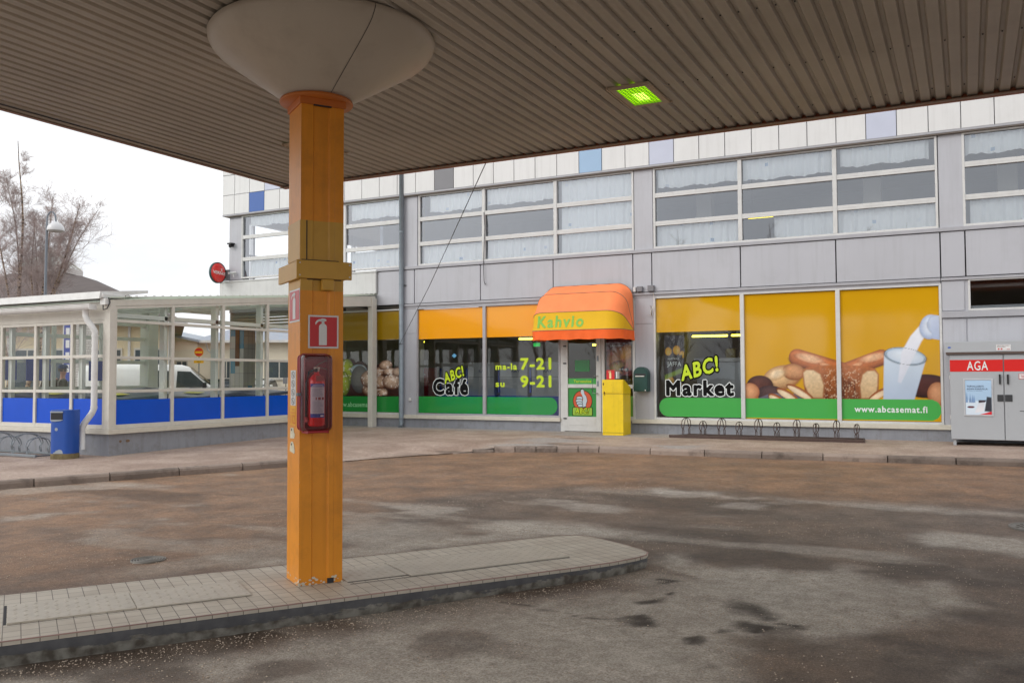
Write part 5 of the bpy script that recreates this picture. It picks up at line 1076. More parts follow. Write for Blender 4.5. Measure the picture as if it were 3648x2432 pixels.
# open passage under the upper floor: louvred fascia and tiled column
lv = MB(); 
for k in range(9): lv.cbox(-19.1, -15.1, FY + .14, FY + .17, 3.0 + k * .085, 3.07 + k * .085, .004)
lv.box(-19.1, -15.1, FY + .18, 26.9, 3.55, 3.6)
obj('louvre', lv, mat('louvre_metal', srgb(150, 150, 136), .6), sh_)
def tiles_mat():
    m = bpy.data.materials.new('column_tiles'); m.use_nodes = True; n = m.node_tree.nodes; l = m.node_tree.links.new; p = n['Principled BSDF']; t = n.new('ShaderNodeTexCoord')
    s = n.new('ShaderNodeSeparateXYZ'); l(t.outputs['Object'], s.inputs[0]); ad = n.new('ShaderNodeMath'); ad.operation = 'ADD'; l(s.outputs['X'], ad.inputs[0]); l(s.outputs['Y'], ad.inputs[1]); c = n.new('ShaderNodeCombineXYZ'); l(ad.outputs[0], c.inputs[0]); l(s.outputs['Z'], c.inputs[1])
    b = n.new('ShaderNodeTexBrick'); b.offset = 0; b.inputs['Scale'].default_value = 1; b.inputs['Brick Width'].default_value = .17; b.inputs['Row Height'].default_value = .36; b.inputs['Mortar Size'].default_value = .006
    b.inputs['Color1'].default_value = (*srgb(178, 176, 170), 1); b.inputs['Color2'].default_value = (*srgb(168, 168, 164), 1); b.inputs['Mortar'].default_value = (*srgb(120, 118, 114), 1); l(c.outputs[0], b.inputs['Vector'])
    sn = n.new('ShaderNodeVectorMath'); sn.operation = 'DIVIDE'; sn.inputs[1].default_value = (.17, .36, 1); l(c.outputs[0], sn.inputs[0]); fl = n.new('ShaderNodeVectorMath'); fl.operation = 'FLOOR'; l(sn.outputs[0], fl.inputs[0])
    wn = n.new('ShaderNodeTexWhiteNoise'); l(fl.outputs[0], wn.inputs['Vector']); g = n.new('ShaderNodeMath'); g.operation = 'GREATER_THAN'; g.inputs[1].default_value = .84; l(wn.outputs['Value'], g.inputs[0])
    x = n.new('ShaderNodeMix'); x.data_type = 'RGBA'; l(g.outputs[0], x.inputs[0]); l(b.outputs['Color'], x.inputs[6]); x.inputs[7].default_value = (*srgb(70, 130, 160), 1); l(x.outputs[2], p.inputs['Base Color']); p.inputs['Roughness'].default_value = .35; return m
obj('tiled_column', MB().box(-19.16, -18.62, FY + .20, FY + .68, -.1, 3.55), tiles_mat(), sh_)
obj('column_notice', MB().box(-18.93, -18.78, FY + .185, FY + .1985, 1.95, 3.1), mat('brown_board', srgb(110, 76, 52), .7, var=.2), sh_)

# ================================================================== things inside the shop
M_smg = mat('machine_grey', srgb(186, 190, 194), .5); M_smb = mat('machine_blue', srgb(34, 84, 200), .5)
for i, (a, b, lb) in enumerate(((-13.02, -12.31, 'grey and blue machine behind the glass next to the red cabinet'), (-12.18, -11.36, 'second grey machine from the left, behind the cafe lettering'), (-11.18, -10.36, 'grey machine behind the glass, just right of the window mullion'), (-10.24, -9.46, 'grey machine behind the opening hours, nearest the door'))):
    t = thing('gaming_machine', lb, 'gaming machine', ((a + b) / 2, 21.2, .33), 0, 'machines standing inside the cafe window')
    obj('cabinet', MB().cbox(a, b, 21.0, 21.5, .34, 2.0, .012), M_smg, t)
    obj('lower_panel', MB().cbox(a - .04, b + .04, 20.97, 21.4, .34, 1.10, .01).cbox(a - .05, a - .002, 20.97, 21.4, 1.18, 1.85, .005), M_smb, t)
    obj('seam', MB().box(a + .01, b - .01, 20.995, 20.9995, 1.60, 1.61), M_gap, t)
    obj('lettering', text_mb('RAY', a + .35, a + .60, 1.72, 1.80, 20.992, .01), mat('machine_lettering', srgb(60, 80, 130), .6, var=0), t)
t = thing('red_cabinet', 'red betting slip cabinet with a white sheet on top inside the left cafe window', 'cabinet', (-13.3, 20.6, .33))
obj('cabinet', MB().cbox(-13.55, -12.98 - .05, 20.3, 20.8, .34, 1.86, .01), mat('cabinet_red', srgb(170, 26, 32), .4), t)
obj('sheet', MB().cbox(-13.48, -13.06, 20.35, 20.37, 1.87, 2.08, .003), M_sg, t)
obj('lettering', text_mb('VEIKKAUS', -13.38, -13.1, 1.66, 1.70, 20.292, .01), M_wh, t)
for x0, x1, y, z, lb in ((-11.1, -9.55, 22, 2.66, 'yellow lit fluorescent tube over the machines in the cafe'), (-9.5, -8.9, 22, 2.66, 'short yellow lit tube in the cafe seen left of the door'), (-6.25, -5.35, 22.2, 2.62, 'yellow lit tube over the market counter'), (-5.25, -4.4, 22.2, 2.62, 'lit tube beside the first mullion of the market window'), (-13.9, -13.6, 21, 2.60, 'small lit tube behind the left cafe glass by the downpipe'), (-4.75, -4.15, 22, 5.50, 'yellow lit tube in the upper floor above the market window'), (-8.9, -8.6, 22, 2.45, 'faint lit tube behind the entrance door glass')):
    t = thing('tube_light', lb, 'ceiling light', ((x0 + x1) / 2, y, z), 0, 'lit tubes inside the shop')
    obj('tube', MB().tube([(x0, y, z), (x1, y, z)], .022, 8), mat('lit_tube', srgb(240, 220, 60), .4, var=0, emit=12), t)
    obj('fitting', MB().cbox(x0 - .03, x1 + .03, y - .05, y + .05, z + .03, z + .07, .005).tube([(x0 + .1, y, z + .07), (x0 + .1, y, z + .7 if z < 4 else z + 1.0)], .005, 5), M_dark, t)
t = thing('market_counter', 'pale grey market counter with a white top edge behind the market lettering', 'counter', (-4.9, 20.5, .33))
obj('base', MB().cbox(-5.62, -3.2, 20.3, 21.2, .34, 1.93, .01), M_smg, t); obj('top', MB().cbox(-5.68, -3.1, 20.25, 21.25, 1.94, 2.02, .006), M_alu, t)
for k in range(7):
    x = -5.5 + k * .34; w__ = random.uniform(.12, .26)
    o_ = obj('shop_goods', MB().cbox(x, x + w__, 22.6, 22.85, 2.03, 2.03 + random.uniform(.12, .32), .01), mat('goods_%s' % 'abc'[k % 3], srgb(*[(96, 92, 80), (120, 100, 60), (70, 76, 80)][k % 3]), .6), None, loc=(x, 22.7, 2.03), label='blurred %s package on the back shelf of the market, number %s from the left' % (['grey', 'tan', 'slate'][k % 3], ['one', 'two', 'three', 'four', 'five', 'six', 'seven'][k]), cat='package', group='goods on the market shelf')
obj('shelf', MB().cbox(-5.7, -2.5, 22.5, 23.0, .34, 2.02, .01), M_dark, None, loc=(-4, 22.7, .34), label='dark shelf unit at the back of the market', cat='shelf')
for lb, x, z in (('small green lit exit sign above the machines, left one', -11.15, 2.48), ('green lit exit sign near the door, under the yellow tube', -9.55, 2.70)):
    obj('exit_sign', MB().cbox(x, x + .2, 23, 23.04, z, z + .1, .004), mat('exit_green', srgb(40, 200, 90), .4, var=0, emit=.7), None, loc=(x, 23, z), label=lb, cat='exit sign', group='exit signs in the cafe')

# ================================================================== awning
aw = thing('awning', 'rounded orange and yellow fabric awning reading Kahvio over the shop door', 'awning', (-7.72, 18.6, 2.6))
AX0, AX1, AZ, AR = -8.86, -6.67, 2.64, 1.0
def hoop(th, r=AR, n=10, cr=.34, x0=AX0, x1=AX1):
    """U-shaped hoop tilted by th about the hinge line at the wall; returns points from left hinge round to right hinge"""
    P = [(x0, 0), (x0, r - cr)]
    for i in range(1, n + 1): a = R(180 - 90 * i / n); P.append((x0 + cr + cr * math.cos(a), r - cr + cr * math.sin(a)))
    for i in range(0, n + 1): a = R(90 - 90 * i / n); P.append((x1 - cr + cr * math.cos(a), r - cr + cr * math.sin(a)))
    P.append((x1, 0)); c, s = math.cos(R(th)), math.sin(R(th))
    return [(p[0], FY - .03 - p[1] * c, AZ + p[1] * s) for p in P]
def resamp(P, n=60):
    P = [Vector(p) for p in P]; d = [0]
    for a, b in zip(P, P[1:]): d.append(d[-1] + (b - a).length)
    out = []
    for i in range(n + 1):
        t = d[-1] * i / n; k = max(j for j in range(len(d)) if d[j] <= t + 1e-9); k = min(k, len(P) - 2); out.append(P[k].lerp(P[k + 1], (t - d[k]) / (d[k + 1] - d[k])))
    return out
def band(t0, t1, r0, r1, sag, name, m_, sub=8):
    rows = []; A0, A1 = hoop(t0, r0), hoop(t1, r1); n_ = 72
    for k in range(sub + 1):
        f = k / sub; th = t0 + (t1 - t0) * f; r = r0 + (r1 - r0) * f; rr = resamp(hoop(th, r - sag * math.sin(math.pi * f)), n_)
        rows.append([(p.x, p.y, p.z + .004 * math.sin(i * .9 + k)) for i, p in enumerate(rr)])
    vs = [p for r in rows for p in r]; return obj(name, MB().add(vs, [(a * (n_ + 1) + b, a * (n_ + 1) + b + 1, (a + 1) * (n_ + 1) + b + 1, (a + 1) * (n_ + 1) + b) for a in range(sub) for b in range(n_)], 0, True), m_, aw)
M_awo = mat('orange_fabric', srgb(250, 138, 84), .85, var=.07, vscale=2.5, bump=.6, bscale=3.2, dirt=.12, dirtcol=srgb(190, 96, 60)); M_awy = mat('yellow_fabric', srgb(226, 178, 10), .75, var=.03, dirt=.05); M_awd = mat('valance_fabric', srgb(245, 104, 34), .75, var=.07, vscale=4)
A_TH = (0, 24, 55, 84); A_R = (1.0, 1.0, 1.03, 1.07)
band(A_TH[0], A_TH[1], A_R[0], A_R[1], .03, 'front_band', M_awy); band(A_TH[1], A_TH[2], A_R[1], A_R[2], .04, 'middle_band', M_awo); band(A_TH[2], A_TH[3], A_R[2], A_R[3], .03, 'top_band', M_awo)
P_ = resamp(hoop(0, 1.0), 90); vs = []
for k in range(5):
    f = k / 4
    for i, p in enumerate(P_): o = Vector((p.x + 7.76, (p.y - 18.6) * 1.2, 0)).normalized(); wv = .012 * f * math.sin(i * .8 + 2 * math.sin(i * .13)); vs.append((p.x + o.x * wv, p.y + o.y * wv, p.z - .215 * f + .006 * f * math.sin(i * .55)))
obj('valance', MB().add(vs, [(a * 91 + b, a * 91 + b + 1, (a + 1) * 91 + b + 1, (a + 1) * 91 + b) for a in range(4) for b in range(90)], 0, True), M_awd, aw)
pi_ = MB()
for th, r in zip(A_TH, A_R): pi_.tube(resamp(hoop(th, r + .004), 60), .007, 6)
obj('seam', pi_, mat('awning_piping', srgb(150, 120, 100), .7), aw)
kt = fat_text('Kahvio', -8.62, -7.50, 0, .27, 0, .03, track=.09)
th = R(12); c_, s_ = math.cos(th), math.sin(th)
zc0, yc0 = AZ + 1.0 * math.sin(R(5)), None
def on_band(x, y, z):
    f = (z + .055) / .40; t = R(24 * f); r = 1.0 - .03 * math.sin(math.pi * f) + .005
    return (x, FY - .03 - r * math.cos(t), AZ + r * math.sin(t))
obj('lettering', kt.xf(on_band), mat('green_fabric_lettering', srgb(126, 186, 76), .7, var=0), aw)
fr2 = MB()
for th in (0, 24, 55): fr2.tube(hoop(th, .985, x0=AX0 + .02, x1=AX1 - .02), .012, 6)
obj('frame', fr2, M_galv, aw)

# ================================================================== street furniture by the shop
gz = lambda y: float(pave_z(np.float64(y)))
M_yb = mat('yellow_steel', srgb(236, 202, 12), .38, var=.05, dirt=.2, dirtcol=srgb(150, 120, 20), streak=.3)
yb_ = thing('yellow_bin', 'tall yellow steel box with a sloping top beside the shop door', 'bin', (-6.92, 18.5, gz(18.3)))
x0, x1, y0, y1, z0 = -7.165, -6.685, 18.25, 18.72, .31
obj('body', MB().prism([(y0, z0), (y1, z0), (y1, 1.22), (y0, 1.22)], x0, x1, 'x'), M_yb, yb_)
obj('lid', MB().prism([(y0 - .004, 1.226), (y1 + .004, 1.226), (y1 + .004, 1.36), (y0 + .06, 1.535), (y0 - .004, 1.535)], x0 - .004, x1 + .004, 'x'), M_yb, yb_)
obj('flap', MB().cbox(x0 + .02, x1 - .02, y0 - .014, y0 - .005, 1.25, 1.515, .002), M_yb, yb_)
obj('base_strip', MB().box(x0 + .001, x1 + .002, y0 - .003, y0 - .0005, .375, .381).box(x0, x1, y0 - .002, y0 - .0003, 1.221, 1.226), M_gap, yb_)
obj('rust_spot', MB().merge(disc(x0 + .03, 1.44, .014, y0 - .0155, 9, rz_=2.2)).merge(disc(x0 + .05, 1.25, .016, y0 - .0155, 9, rz_=1.6)).merge(disc(x0 + .055, 1.20, .008, y0 - .0022, 9, rz_=2.5)).merge(disc(x0 + .22, 1.42, .004, y0 - .0155, 8)), mat('rust', srgb(86, 52, 24), .9, var=.3, vscale=40), yb_)
es = thing('extinguisher_sign', 'small red and cream fire extinguisher sign standing on top of the yellow bin', 'sign', (-7.0, 18.4, 1.54), 0, 'fire extinguisher signs')
obj('border', MB().cbox(-7.10, -6.91, 18.33, 18.335, 1.54, 1.745, .001), M_red, es); obj('symbol', ext_symbol(-7.085, -6.925, 1.55, 1.735, 18.327), mat('faded_cream', srgb(240, 215, 160), .5), es)
obj('side_plate', MB().cbox(-6.89, -6.86, 18.36, 18.50, 1.56, 1.71, .001), M_sg, es)
mbx = thing('mailbox', 'dark green arched mailbox mounted on the grey pier right of the door', 'mailbox', (-6.46, 18.85, 1.27))
M_mb = mat('mailbox_green', srgb(18, 64, 58), .35, var=.03); x0, x1 = -6.64, -6.31; xc = (x0 + x1) / 2; r_ = (x1 - x0) / 2
arch = [(x0, 1.27), (x1, 1.27), (x1, 1.66)] + [(xc + r_ * math.cos(R(t)), 1.66 + r_ * .95 * math.sin(R(t))) for t in range(10, 180, 10)] + [(x0, 1.66)]
obj('body', MB().prism(arch, 18.80, 18.985, 'y'), M_mb, mbx)
obj('door', MB().prism([(xc + (a - xc) * .93, 1.27 + .008 + (b - 1.27) * .965) for a, b in arch], 18.788, 18.7995, 'y'), M_mb, mbx)
obj('slot', MB().cbox(x0 + .05, x1 - .07, 18.772, 18.787, 1.598, 1.618, .003), mat('slot_steel', srgb(215, 215, 210), .3, .7), mbx)
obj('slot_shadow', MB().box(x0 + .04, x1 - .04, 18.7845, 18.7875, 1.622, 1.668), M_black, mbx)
obj('lock', MB().cbox(x1 - .06, x1 - .04, 18.778, 18.787, 1.282, 1.312, .002), MATS['slot_steel'], mbx)
# gas bottle cabinet
gc = thing('gas_cabinet', 'grey steel gas bottle cabinet with a red band at the right end of the shop', 'gas cabinet', (.55, 18.55, gz(18.3)))
M_gc = mat('cabinet_grey', srgb(172, 176, 180), .42, var=.03, vscale=1.2, dirt=.06); X0, X1, X2, Yf, Yb = -.30, .565, 1.43, 18.2, 18.9
obj('body', MB().cbox(X0, X2, Yf + .03, Yb, .43, 2.02, .004), M_gc, gc)
obj('head_box', MB().cbox(X0 - .07, X2 + .07, Yf - .05, Yb + .02, 2.02, 2.215, .006), M_gc, gc)
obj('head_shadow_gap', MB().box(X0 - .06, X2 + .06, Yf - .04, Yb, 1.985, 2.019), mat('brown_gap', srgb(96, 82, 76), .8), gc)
for a, b in ((X0, X1 - .008), (X1 + .008, X2)):
    d_ = obj('door', MB().cbox(a, b, Yf, Yf + .028, .435, 1.975, .004), M_gc, gc)
    obj('red_band', MB().box(a + .001, b - .001, Yf - .003, Yf - .0005, 1.668, 1.882), mat('band_red', srgb(214, 26, 22), .4, var=.02), d_)
    xh = b - .055 if a == X0 else a + .055
    obj('handle', MB().cbox(xh - .014, xh + .014, Yf - .035, Yf - .001, 1.44, 1.615, .005), M_black, d_)
    xa = (b - .10, b - .003) if a == X0 else (a + .003, a + .12)
    obj('lock_plate', MB().cbox(xa[0], xa[1], Yf - .012, Yf - .001, 1.13, 1.25, .003), mat('lock_plate_grey', (.035, .038, .042), .5), d_)
    if a == X0:
        obj('door_lettering', fat_text('AGA', -.02, .32, 1.69, 1.857, Yf - .005, .012, rows=40), M_wh, d_)
        def snow(X, Z):
            x = (X + .055) / .42; y = (Z - .885) / .63; A = Art(x, y, np.zeros(X.shape + (3,)) + S3(176, 206, 234) * (1 - .15 * (1 - y)[..., None]))
            A.pol([(0, .42), (1, .36), (1, 0), (0, 0)], (214, 228, 240), None, .05, 5, .03)
            for tx in (.18, .27, .05, .33): A.pol([(tx - .05, .35), (tx, .66 - tx * .3), (tx + .05, .35)], (120, 150, 190), None, .3, 12, .015)
            A.pol([(.72, .10), (1, .08), (1, .50), (.82, .52)], (52, 56, 66), None, .1, 5, .02); A.pol([(.35, .06), (.68, .10), (.74, .36), (.5, .34)], (232, 232, 236), (205, 210, 220), .05, 5, .02); A.pol([(.5, .34), (.74, .36), (.8, .42), (.5, .42)], (60, 50, 60), None, .3, 12, .01)
            A.pol([(.5, 0), (1, .10), (1, 0)], (210, 30, 40), None, 0, 5, .01); A.ell(.2, .22, .14, .03, 0, (120, 60, 70), (60, 40, 60)); return A.c
        pf = obj('poster_frame', MB().cbox(-.085, .395, Yf - .012, Yf - .001, .86, .888, .003).cbox(-.085, .395, Yf - .012, Yf - .001, 1.512, 1.54, .003).cbox(-.085, -.057, Yf - .0125, Yf - .001, .886, 1.514, .003).cbox(.367, .395, Yf - .0125, Yf - .001, .886, 1.514, .003), mat('poster_frame_alu', srgb(205, 208, 212), .3, .5), gc)
        print_grid('poster', -.055, .365, .889, 1.511, Yf - .006, .007, snow, vcol_mat('poster_gloss', .25), pf)
        obj('poster_lettering', text_mb('TURVALLISESTI', -.03, .24, 1.385, 1.415, Yf - .009, .01).merge(text_mb('AGAN KAASUILLA.', -.03, .31, 1.338, 1.368, Yf - .009, .01)).merge(text_mb('Talvella voi tapahtua', -.03, .22, 1.312, 1.325, Yf - .009)), mat('poster_text_dark', srgb(50, 60, 90), .6, var=0), pf)
    else:
        obj('notice', MB().cbox(.80, 1.10, Yf - .006, Yf - .001, 1.53, 1.63, .001), M_sg, d_)
        obj('notice_lettering', text_mb('TULENTEKO KIELLETTY', .83, 1.08, 1.555, 1.60, Yf - .009, .01).merge(MB().box(.80, 1.10, Yf - .0075, Yf - .0065, 1.53, 1.537)).merge(MB().box(.80, .807, Yf - .0075, Yf - .0065, 1.537, 1.63)).merge(MB().box(.80, 1.10, Yf - .0078, Yf - .0065, 1.623, 1.63)), mat('notice_red', srgb(190, 40, 36), .5, var=0), d_)
        obj('rivet', MB().merge(disc(.63, 1.02, .004, Yf - .001, 8)).merge(disc(.63, .86, .004, Yf - .001, 8)).merge(disc(.50, 1.02, .004, Yf - .001, 8)).merge(plate([(.80, .955), (.9, .95), (.9, .962), (.80, .967)], Yf - .001)), M_dark, d_)
lb_ = obj('gas_notice', MB().cbox(.455, .685, Yf - .056, Yf - .0505, 2.045, 2.15, .001), M_sg, gc)
obj('notice_text', text_mb('NESTEKAASU', .47, .665, 2.122, 2.14, Yf - .058, .01).merge(text_mb('FLYTGAS', .47, .60, 2.098, 2.114, Yf - .058, .01)), mat('notice_dark', (.08, .03, .03), .5, var=0), lb_)
obj('notice_symbol', disc(.495, 2.07, .016, Yf - .0575, 14).merge(disc(.54, 2.07, .016, Yf - .0575, 14)).merge(text_mb('AGA', .62, .67, 2.055, 2.075, Yf - .058, .02)), mat('notice_pink', srgb(200, 90, 90), .5, var=0), lb_)
obj('blue_mark', MB().merge(disc(-.30, 2.11, .03, Yf - .0508, 10, rz_=.5)), mat('blue_ink', srgb(50, 90, 180), .6), gc)
ft = MB()
for x in (X0 + .03, X2 - .05): ft.cbox(x, x + .05, Yf + .04, Yb - .03, gz(18.3) - .02, .43, .004)
obj('foot', ft, M_gc, gc); obj('hinge', MB().cbox(X0 - .014, X0 - .001, Yf + .005, Yf + .03, 1.53, 1.6, .003).cbox(X0 - .014, X0 - .001, Yf + .005, Yf + .03, .80, .87, .003), M_alu, gc)
# bicycle rack, brown
def loop_pair(x, y0, y1, z0, zt, r=.0085, dx=.075):
    m = MB(); L_ = y1 - y0
    for s in (-1, 1):
        pts = []
        prof = [(.02, 0, .35), (.06, .30, .5), (.02, .40, .1), (.0, .52, .75), (.10, .82, 1.0), (.32, .97, .6), (.5, 1.0, .25), (.68, .97, .6), (.90, .82, 1.0), (1.0, .52, .75), (.98, .40, .1), (.94, .30, .5), (.98, 0, .35)]
        for a, b, c in prof: pts.append(Vector((x + s * dx * (c if b > .45 else (c - .0)) * .62, y0 + a * L_, z0 + b * (zt - z0))))
        q = []
        for i in range(len(pts) - 1):
            p0, p1, p2, p3 = pts[max(i - 1, 0)], pts[i], pts[i + 1], pts[min(i + 2, len(pts) - 1)]
            for k in range(5): t = k / 5; q.append(0.5 * ((2 * p1) + (p2 - p0) * t + (2 * p0 - 5 * p1 + 4 * p2 - p3) * t * t + (3 * p1 - p0 - 3 * p2 + p3) * t ** 3))
        q.append(pts[-1]); m.tube(q, r, 6)
    return m
M_br = mat('brown_painted_steel', srgb(74, 56, 50), .5, var=.12, vscale=10, dirt=.2)
rk = thing('bicycle_rack', 'empty brown bicycle rack in front of the market window', 'bicycle rack', (-3.65, 18.35, .33))
zb = gz(18.3); xr0, xr1 = -5.62, -1.78
fb = MB().cbox(xr0, xr1, 18.10, 18.15, zb, zb + .055, .004).cbox(xr0 + .25, xr1 - .05, 18.62, 18.67, zb, zb + .055, .004)
fb.tube([(xr0 + .02, 18.125, zb + .03), (xr0 + .25, 18.645, zb + .03)], .02, 6).tube([(xr1 - .02, 18.125, zb + .03), (xr1 - .06, 18.645, zb + .03)], .02, 6)
obj('base_frame', fb, M_br, rk); obj('tray', MB().box(xr0 + .2, xr1 - .06, 18.151, 18.619, zb + .004, zb + .012), M_dark, rk)
for k in range(10):
    x = -5.33 + k * .3765; hi = k % 2 == 0; obj('wheel_loop', loop_pair(x, 18.13, 18.64 if hi else 18.50, zb + .04, .725 if hi else .665, .0085, .048), M_br, rk)

# stay wire from the canopy to the downpipe
obj('stay_wire', MB().tube([(-4.87, 8.87, 4.12), (-8.9, 13.9, 3.27), (-12.93, 18.84, 2.47)], .006, 6).tube([(-12.99, 18.83, 2.465), (-12.84, 18.83, 2.465)], .008, 6), M_dark, None, loc=(-12.93, 18.84, 2.47), label='thin dark stay wire running from the canopy edge down to the grey downpipe', cat='wire')
# round lottery sign on the corner
vs_ = thing('round_sign', 'round red lit-style sign with white lettering on the left corner of the shop', 'sign', (-19.06, 18.62, 4.6))
M_vr = mat('glossy_red_sign', srgb(214, 34, 26), .25, var=.03, coat=.6); sx, sy, sz, sr = -19.06, 18.62, 4.62, .30
dd = MB().lathe([(0, .075), (.12, .07), (.22, .05), (.275, .02), (.285, -.02), (.275, -.05), (0, -.055)], seg=48); dd.xf(lambda a, b, c: (sx + c, sy + a, sz + b)); obj('disc', dd, M_vr, vs_)
obj('rim', MB().lathe([(.286, .022), (.30, .02), (.302, -.045), (.286, -.05)], seg=48).xf(lambda a, b, c: (sx + c, sy + a, sz + b)), mat('dark_teal_rim', srgb(28, 70, 70), .4), vs_)
tx = text_mb('VEIKKAUS', -.23, .23, -.055, .035, 0, .02, rot=R(-4)); tx.xf(lambda a, b, c: (sx + .005 + float(np.interp(math.hypot(a, c), [0, .12, .22, .275], [.075, .07, .05, .02])), sy + a, sz + c)); obj('lettering', tx, M_wh, vs_)
tx = text_mb('X', .03, .10, .04, .12, 0, .0, rot=R(-4)); tx.xf(lambda a, b, c: (sx + .076, sy + a, sz + c)); obj('mark', tx, M_wh, vs_)
obj('bracket', MB().cbox(-19.20, -18.96, 18.93, 18.985, sz - .20, sz + .12, .01), M_pgrey, vs_)
# ================================================================== glazed terrace
GX, GY0, GYe, GXl = -13.74, 10.86, 18.9, -19.3
pv = thing('glazed_terrace', 'white framed glass terrace with blue lower panels and a lean-to roof', 'terrace', (-16.5, 14.5, .3))
M_pf = mat('terrace_frame_paint', srgb(206, 202, 192), .45, var=.05, vscale=3, dirt=.22, dirtcol=(.30, .28, .25))
M_bl = mat('blue_window_film', srgb(0, 78, 200), .22, var=.04, spec=.4)
M_rf = mat('white_sheet_roof', srgb(216, 216, 214), .5, var=.06, vscale=3, dirt=.35, dirtcol=(.35, .33, .30))
top = lambda y: 2.87 + (y - 11.0) * .090
roofz = lambda y: 3.06 + (y - 10.86) * .0875
pb = MB(); pb.box(GX - .18, GX - .02, GY0 + .02, 16.5, -.2, .60).box(-24, GX - .181, GY0 + .018, GY0 + .18, -.2, .60).box(GXl - .1, GXl + .1, GY0 + .2, 16.5, -.2, .60)
obj('plinth', pb, M_plinth, pv)
ps = MB(); ps.cbox(GX - .2, GX + .05, GY0 - .05, 16.55, .602, .688, .006).cbox(-24, GX - .20, GY0 - .05, GY0 + .2, .602, .688, .006)
obj('sill', ps, M_sill, pv)
# side wall (faces +x)
bays = [10.98 + 1.315 * k for k in range(5)]
sf = MB(); xa, xb = GX - .085, GX - .015
def rail_y(y0, y1, z0a, z1a, z0b, z1b, x0=xa, x1=xb, m=None):
    (m or sf).add([(x0, y0, z0a), (x1, y0, z0a), (x1, y1, z0b), (x0, y1, z0b), (x0, y0, z1a), (x1, y0, z1a), (x1, y1, z1b), (x0, y1, z1b)], [(0, 3, 2, 1), (4, 5, 6, 7), (0, 1, 5, 4), (1, 2, 6, 5), (2, 3, 7, 6), (3, 0, 4, 7)])
for y in bays: rail_y(y - .035, y + .035, .69, top(y - .035) + .05, .69, top(y + .035) + .05)
for a, b in zip(bays, bays[1:]):
    sf.cbox(xa + .003, xb - .003, a + .035, b - .035, .69, .765, .004)
    for z in (1.37, 1.985, 2.655): sf.cbox(xa + .004, xb - .004, a + .035, b - .035, z - .027, z + .027, .004)
    rail_y(a + .035, b - .035, top(a), top(a) + .05, top(b), top(b) + .05, xa + .002, xb - .002)
rail_y(GY0 + .03, GYe, top(GY0) + .055, roofz(GY0) - .035, top(GYe) + .055, roofz(GYe) - .035, xa - .02, xb + .008)
w1 = obj('window_wall', sf, M_pf, pv)
for a, b in zip(bays, bays[1:]):
    obj('pane', MB().quad((GX - .05, a + .035, .765), (GX - .05, b - .035, .765), (GX - .05, b - .035, top(b)), (GX - .05, a + .035, top(a))), M_gpav, w1)
    obj('blue_panel', MB().box(GX - .046, GX - .040, a + .04, b - .04, .766, 1.212), M_bl, w1)
# inner posts of the side wall
ip = MB()
for y in bays[1:]: ip.cbox(GX - .26, GX - .12, y - .12, y - .04, .69, top(y), .005)
ip.cbox(GX - .22, GX - .12, 11.1, 16.2, 2.72, 2.80, .005)
obj('inner_post', ip, mat('inner_frame_paint', srgb(222, 226, 220), .5, var=.04), pv)
# corner post, door opening post and beam
obj('post', MB().cbox(GX - .16, GX + .002, GY0 - .01, GY0 + .115, .688, 3.02, .006), M_pf, pv)
obj('post', MB().cbox(GX - .10, GX + .04, 18.70, 18.90, .30, 3.66, .008), M_pf, pv)
bm_ = MB(); rail_y(16.3, 18.70, 3.27, 3.50, 3.45, 3.66, GX - .08, GX + .005, bm_); obj('beam', bm_, M_pf, pv)
# front wall (faces -y)
mx_ = [-13.92 - 0.915] + [-15.85 - 1.035 * k for k in range(0, 8)]
fxs = [-13.90] + [-14.80] + [-15.85 - 1.035 * k for k in range(8)]
ff = MB(); ya, yb2 = GY0 + .0, GY0 + .07
for x in fxs: ff.cbox(x - .036, x + .036, ya, yb2, .69, 2.66, .005)
for a, b in zip(fxs[1:], fxs):
    a2, b2 = a + .036, b - .036
    ff.cbox(a2, b2, ya + .003, yb2 - .003, .69, .765, .004)
    for z in (1.37, 2.01): ff.cbox(a2, b2, ya + .004, yb2 - .004, z - .028, z + .028, .004)
    ff.cbox(a2, b2, ya + .003, yb2 - .003, 2.605, 2.66, .004)
ff.cbox(-24, GX - .16, ya + .006, yb2, 2.662, 3.0, .005)
w2 = obj('window_wall', ff, M_pf, pv)
for a, b in zip(fxs[1:], fxs):
    obj('pane', MB().quad((a + .036, GY0 + .035, .765), (b - .036, GY0 + .035, .765), (b - .036, GY0 + .035, 2.605), (a + .036, GY0 + .035, 2.605)), M_gpav, w2)
    obj('blue_panel', MB().box(a + .04, b - .04, GY0 + .028, GY0 + .033, .766, 1.235), M_bl, w2)
ip = MB()
for x in fxs[1:]: ip.cbox(x + .05, x + .15, GY0 + .12, GY0 + .20, .69, 2.66, .005)
obj('inner_post', ip, MATS['inner_frame_paint'], pv)
# far wall seen through the glass
fw = MB()
for y in (11.0, 12.4, 13.7, 15.0): fw.cbox(GXl - .04, GXl + .04, y - .04, y + .04, .69, 2.95, .004)
for z in (1.37, 2.02, 2.62): fw.cbox(GXl - .035, GXl + .035, 11.0, 16.3, z - .045, z + .045, .004)
fw.cbox(GXl - .035, GXl + .035, 11.0, 16.3, .69, .76, .004).cbox(GXl - .16, GXl + .16, 16.3, 16.62, -.1, 3.5, .006)
fw.cbox(GXl - .05, GXl + .05, 11, 16.3, 2.95, 3.2, .004)
fw.cbox(GXl - .04, GXl + .04, 16.6, 18.9, 3.42, 3.72, .004)
w3 = obj('window_wall', fw, MATS['inner_frame_paint'], pv)
for a, b in ((11.0, 12.4), (12.4, 13.7), (13.7, 15.0), (15.0, 16.3)): obj('pane', MB().quad((GXl, a + .04, .76), (GXl, b - .04, .76), (GXl, b - .04, 2.95), (GXl, a + .04, 2.95)), M_gpav, w3)
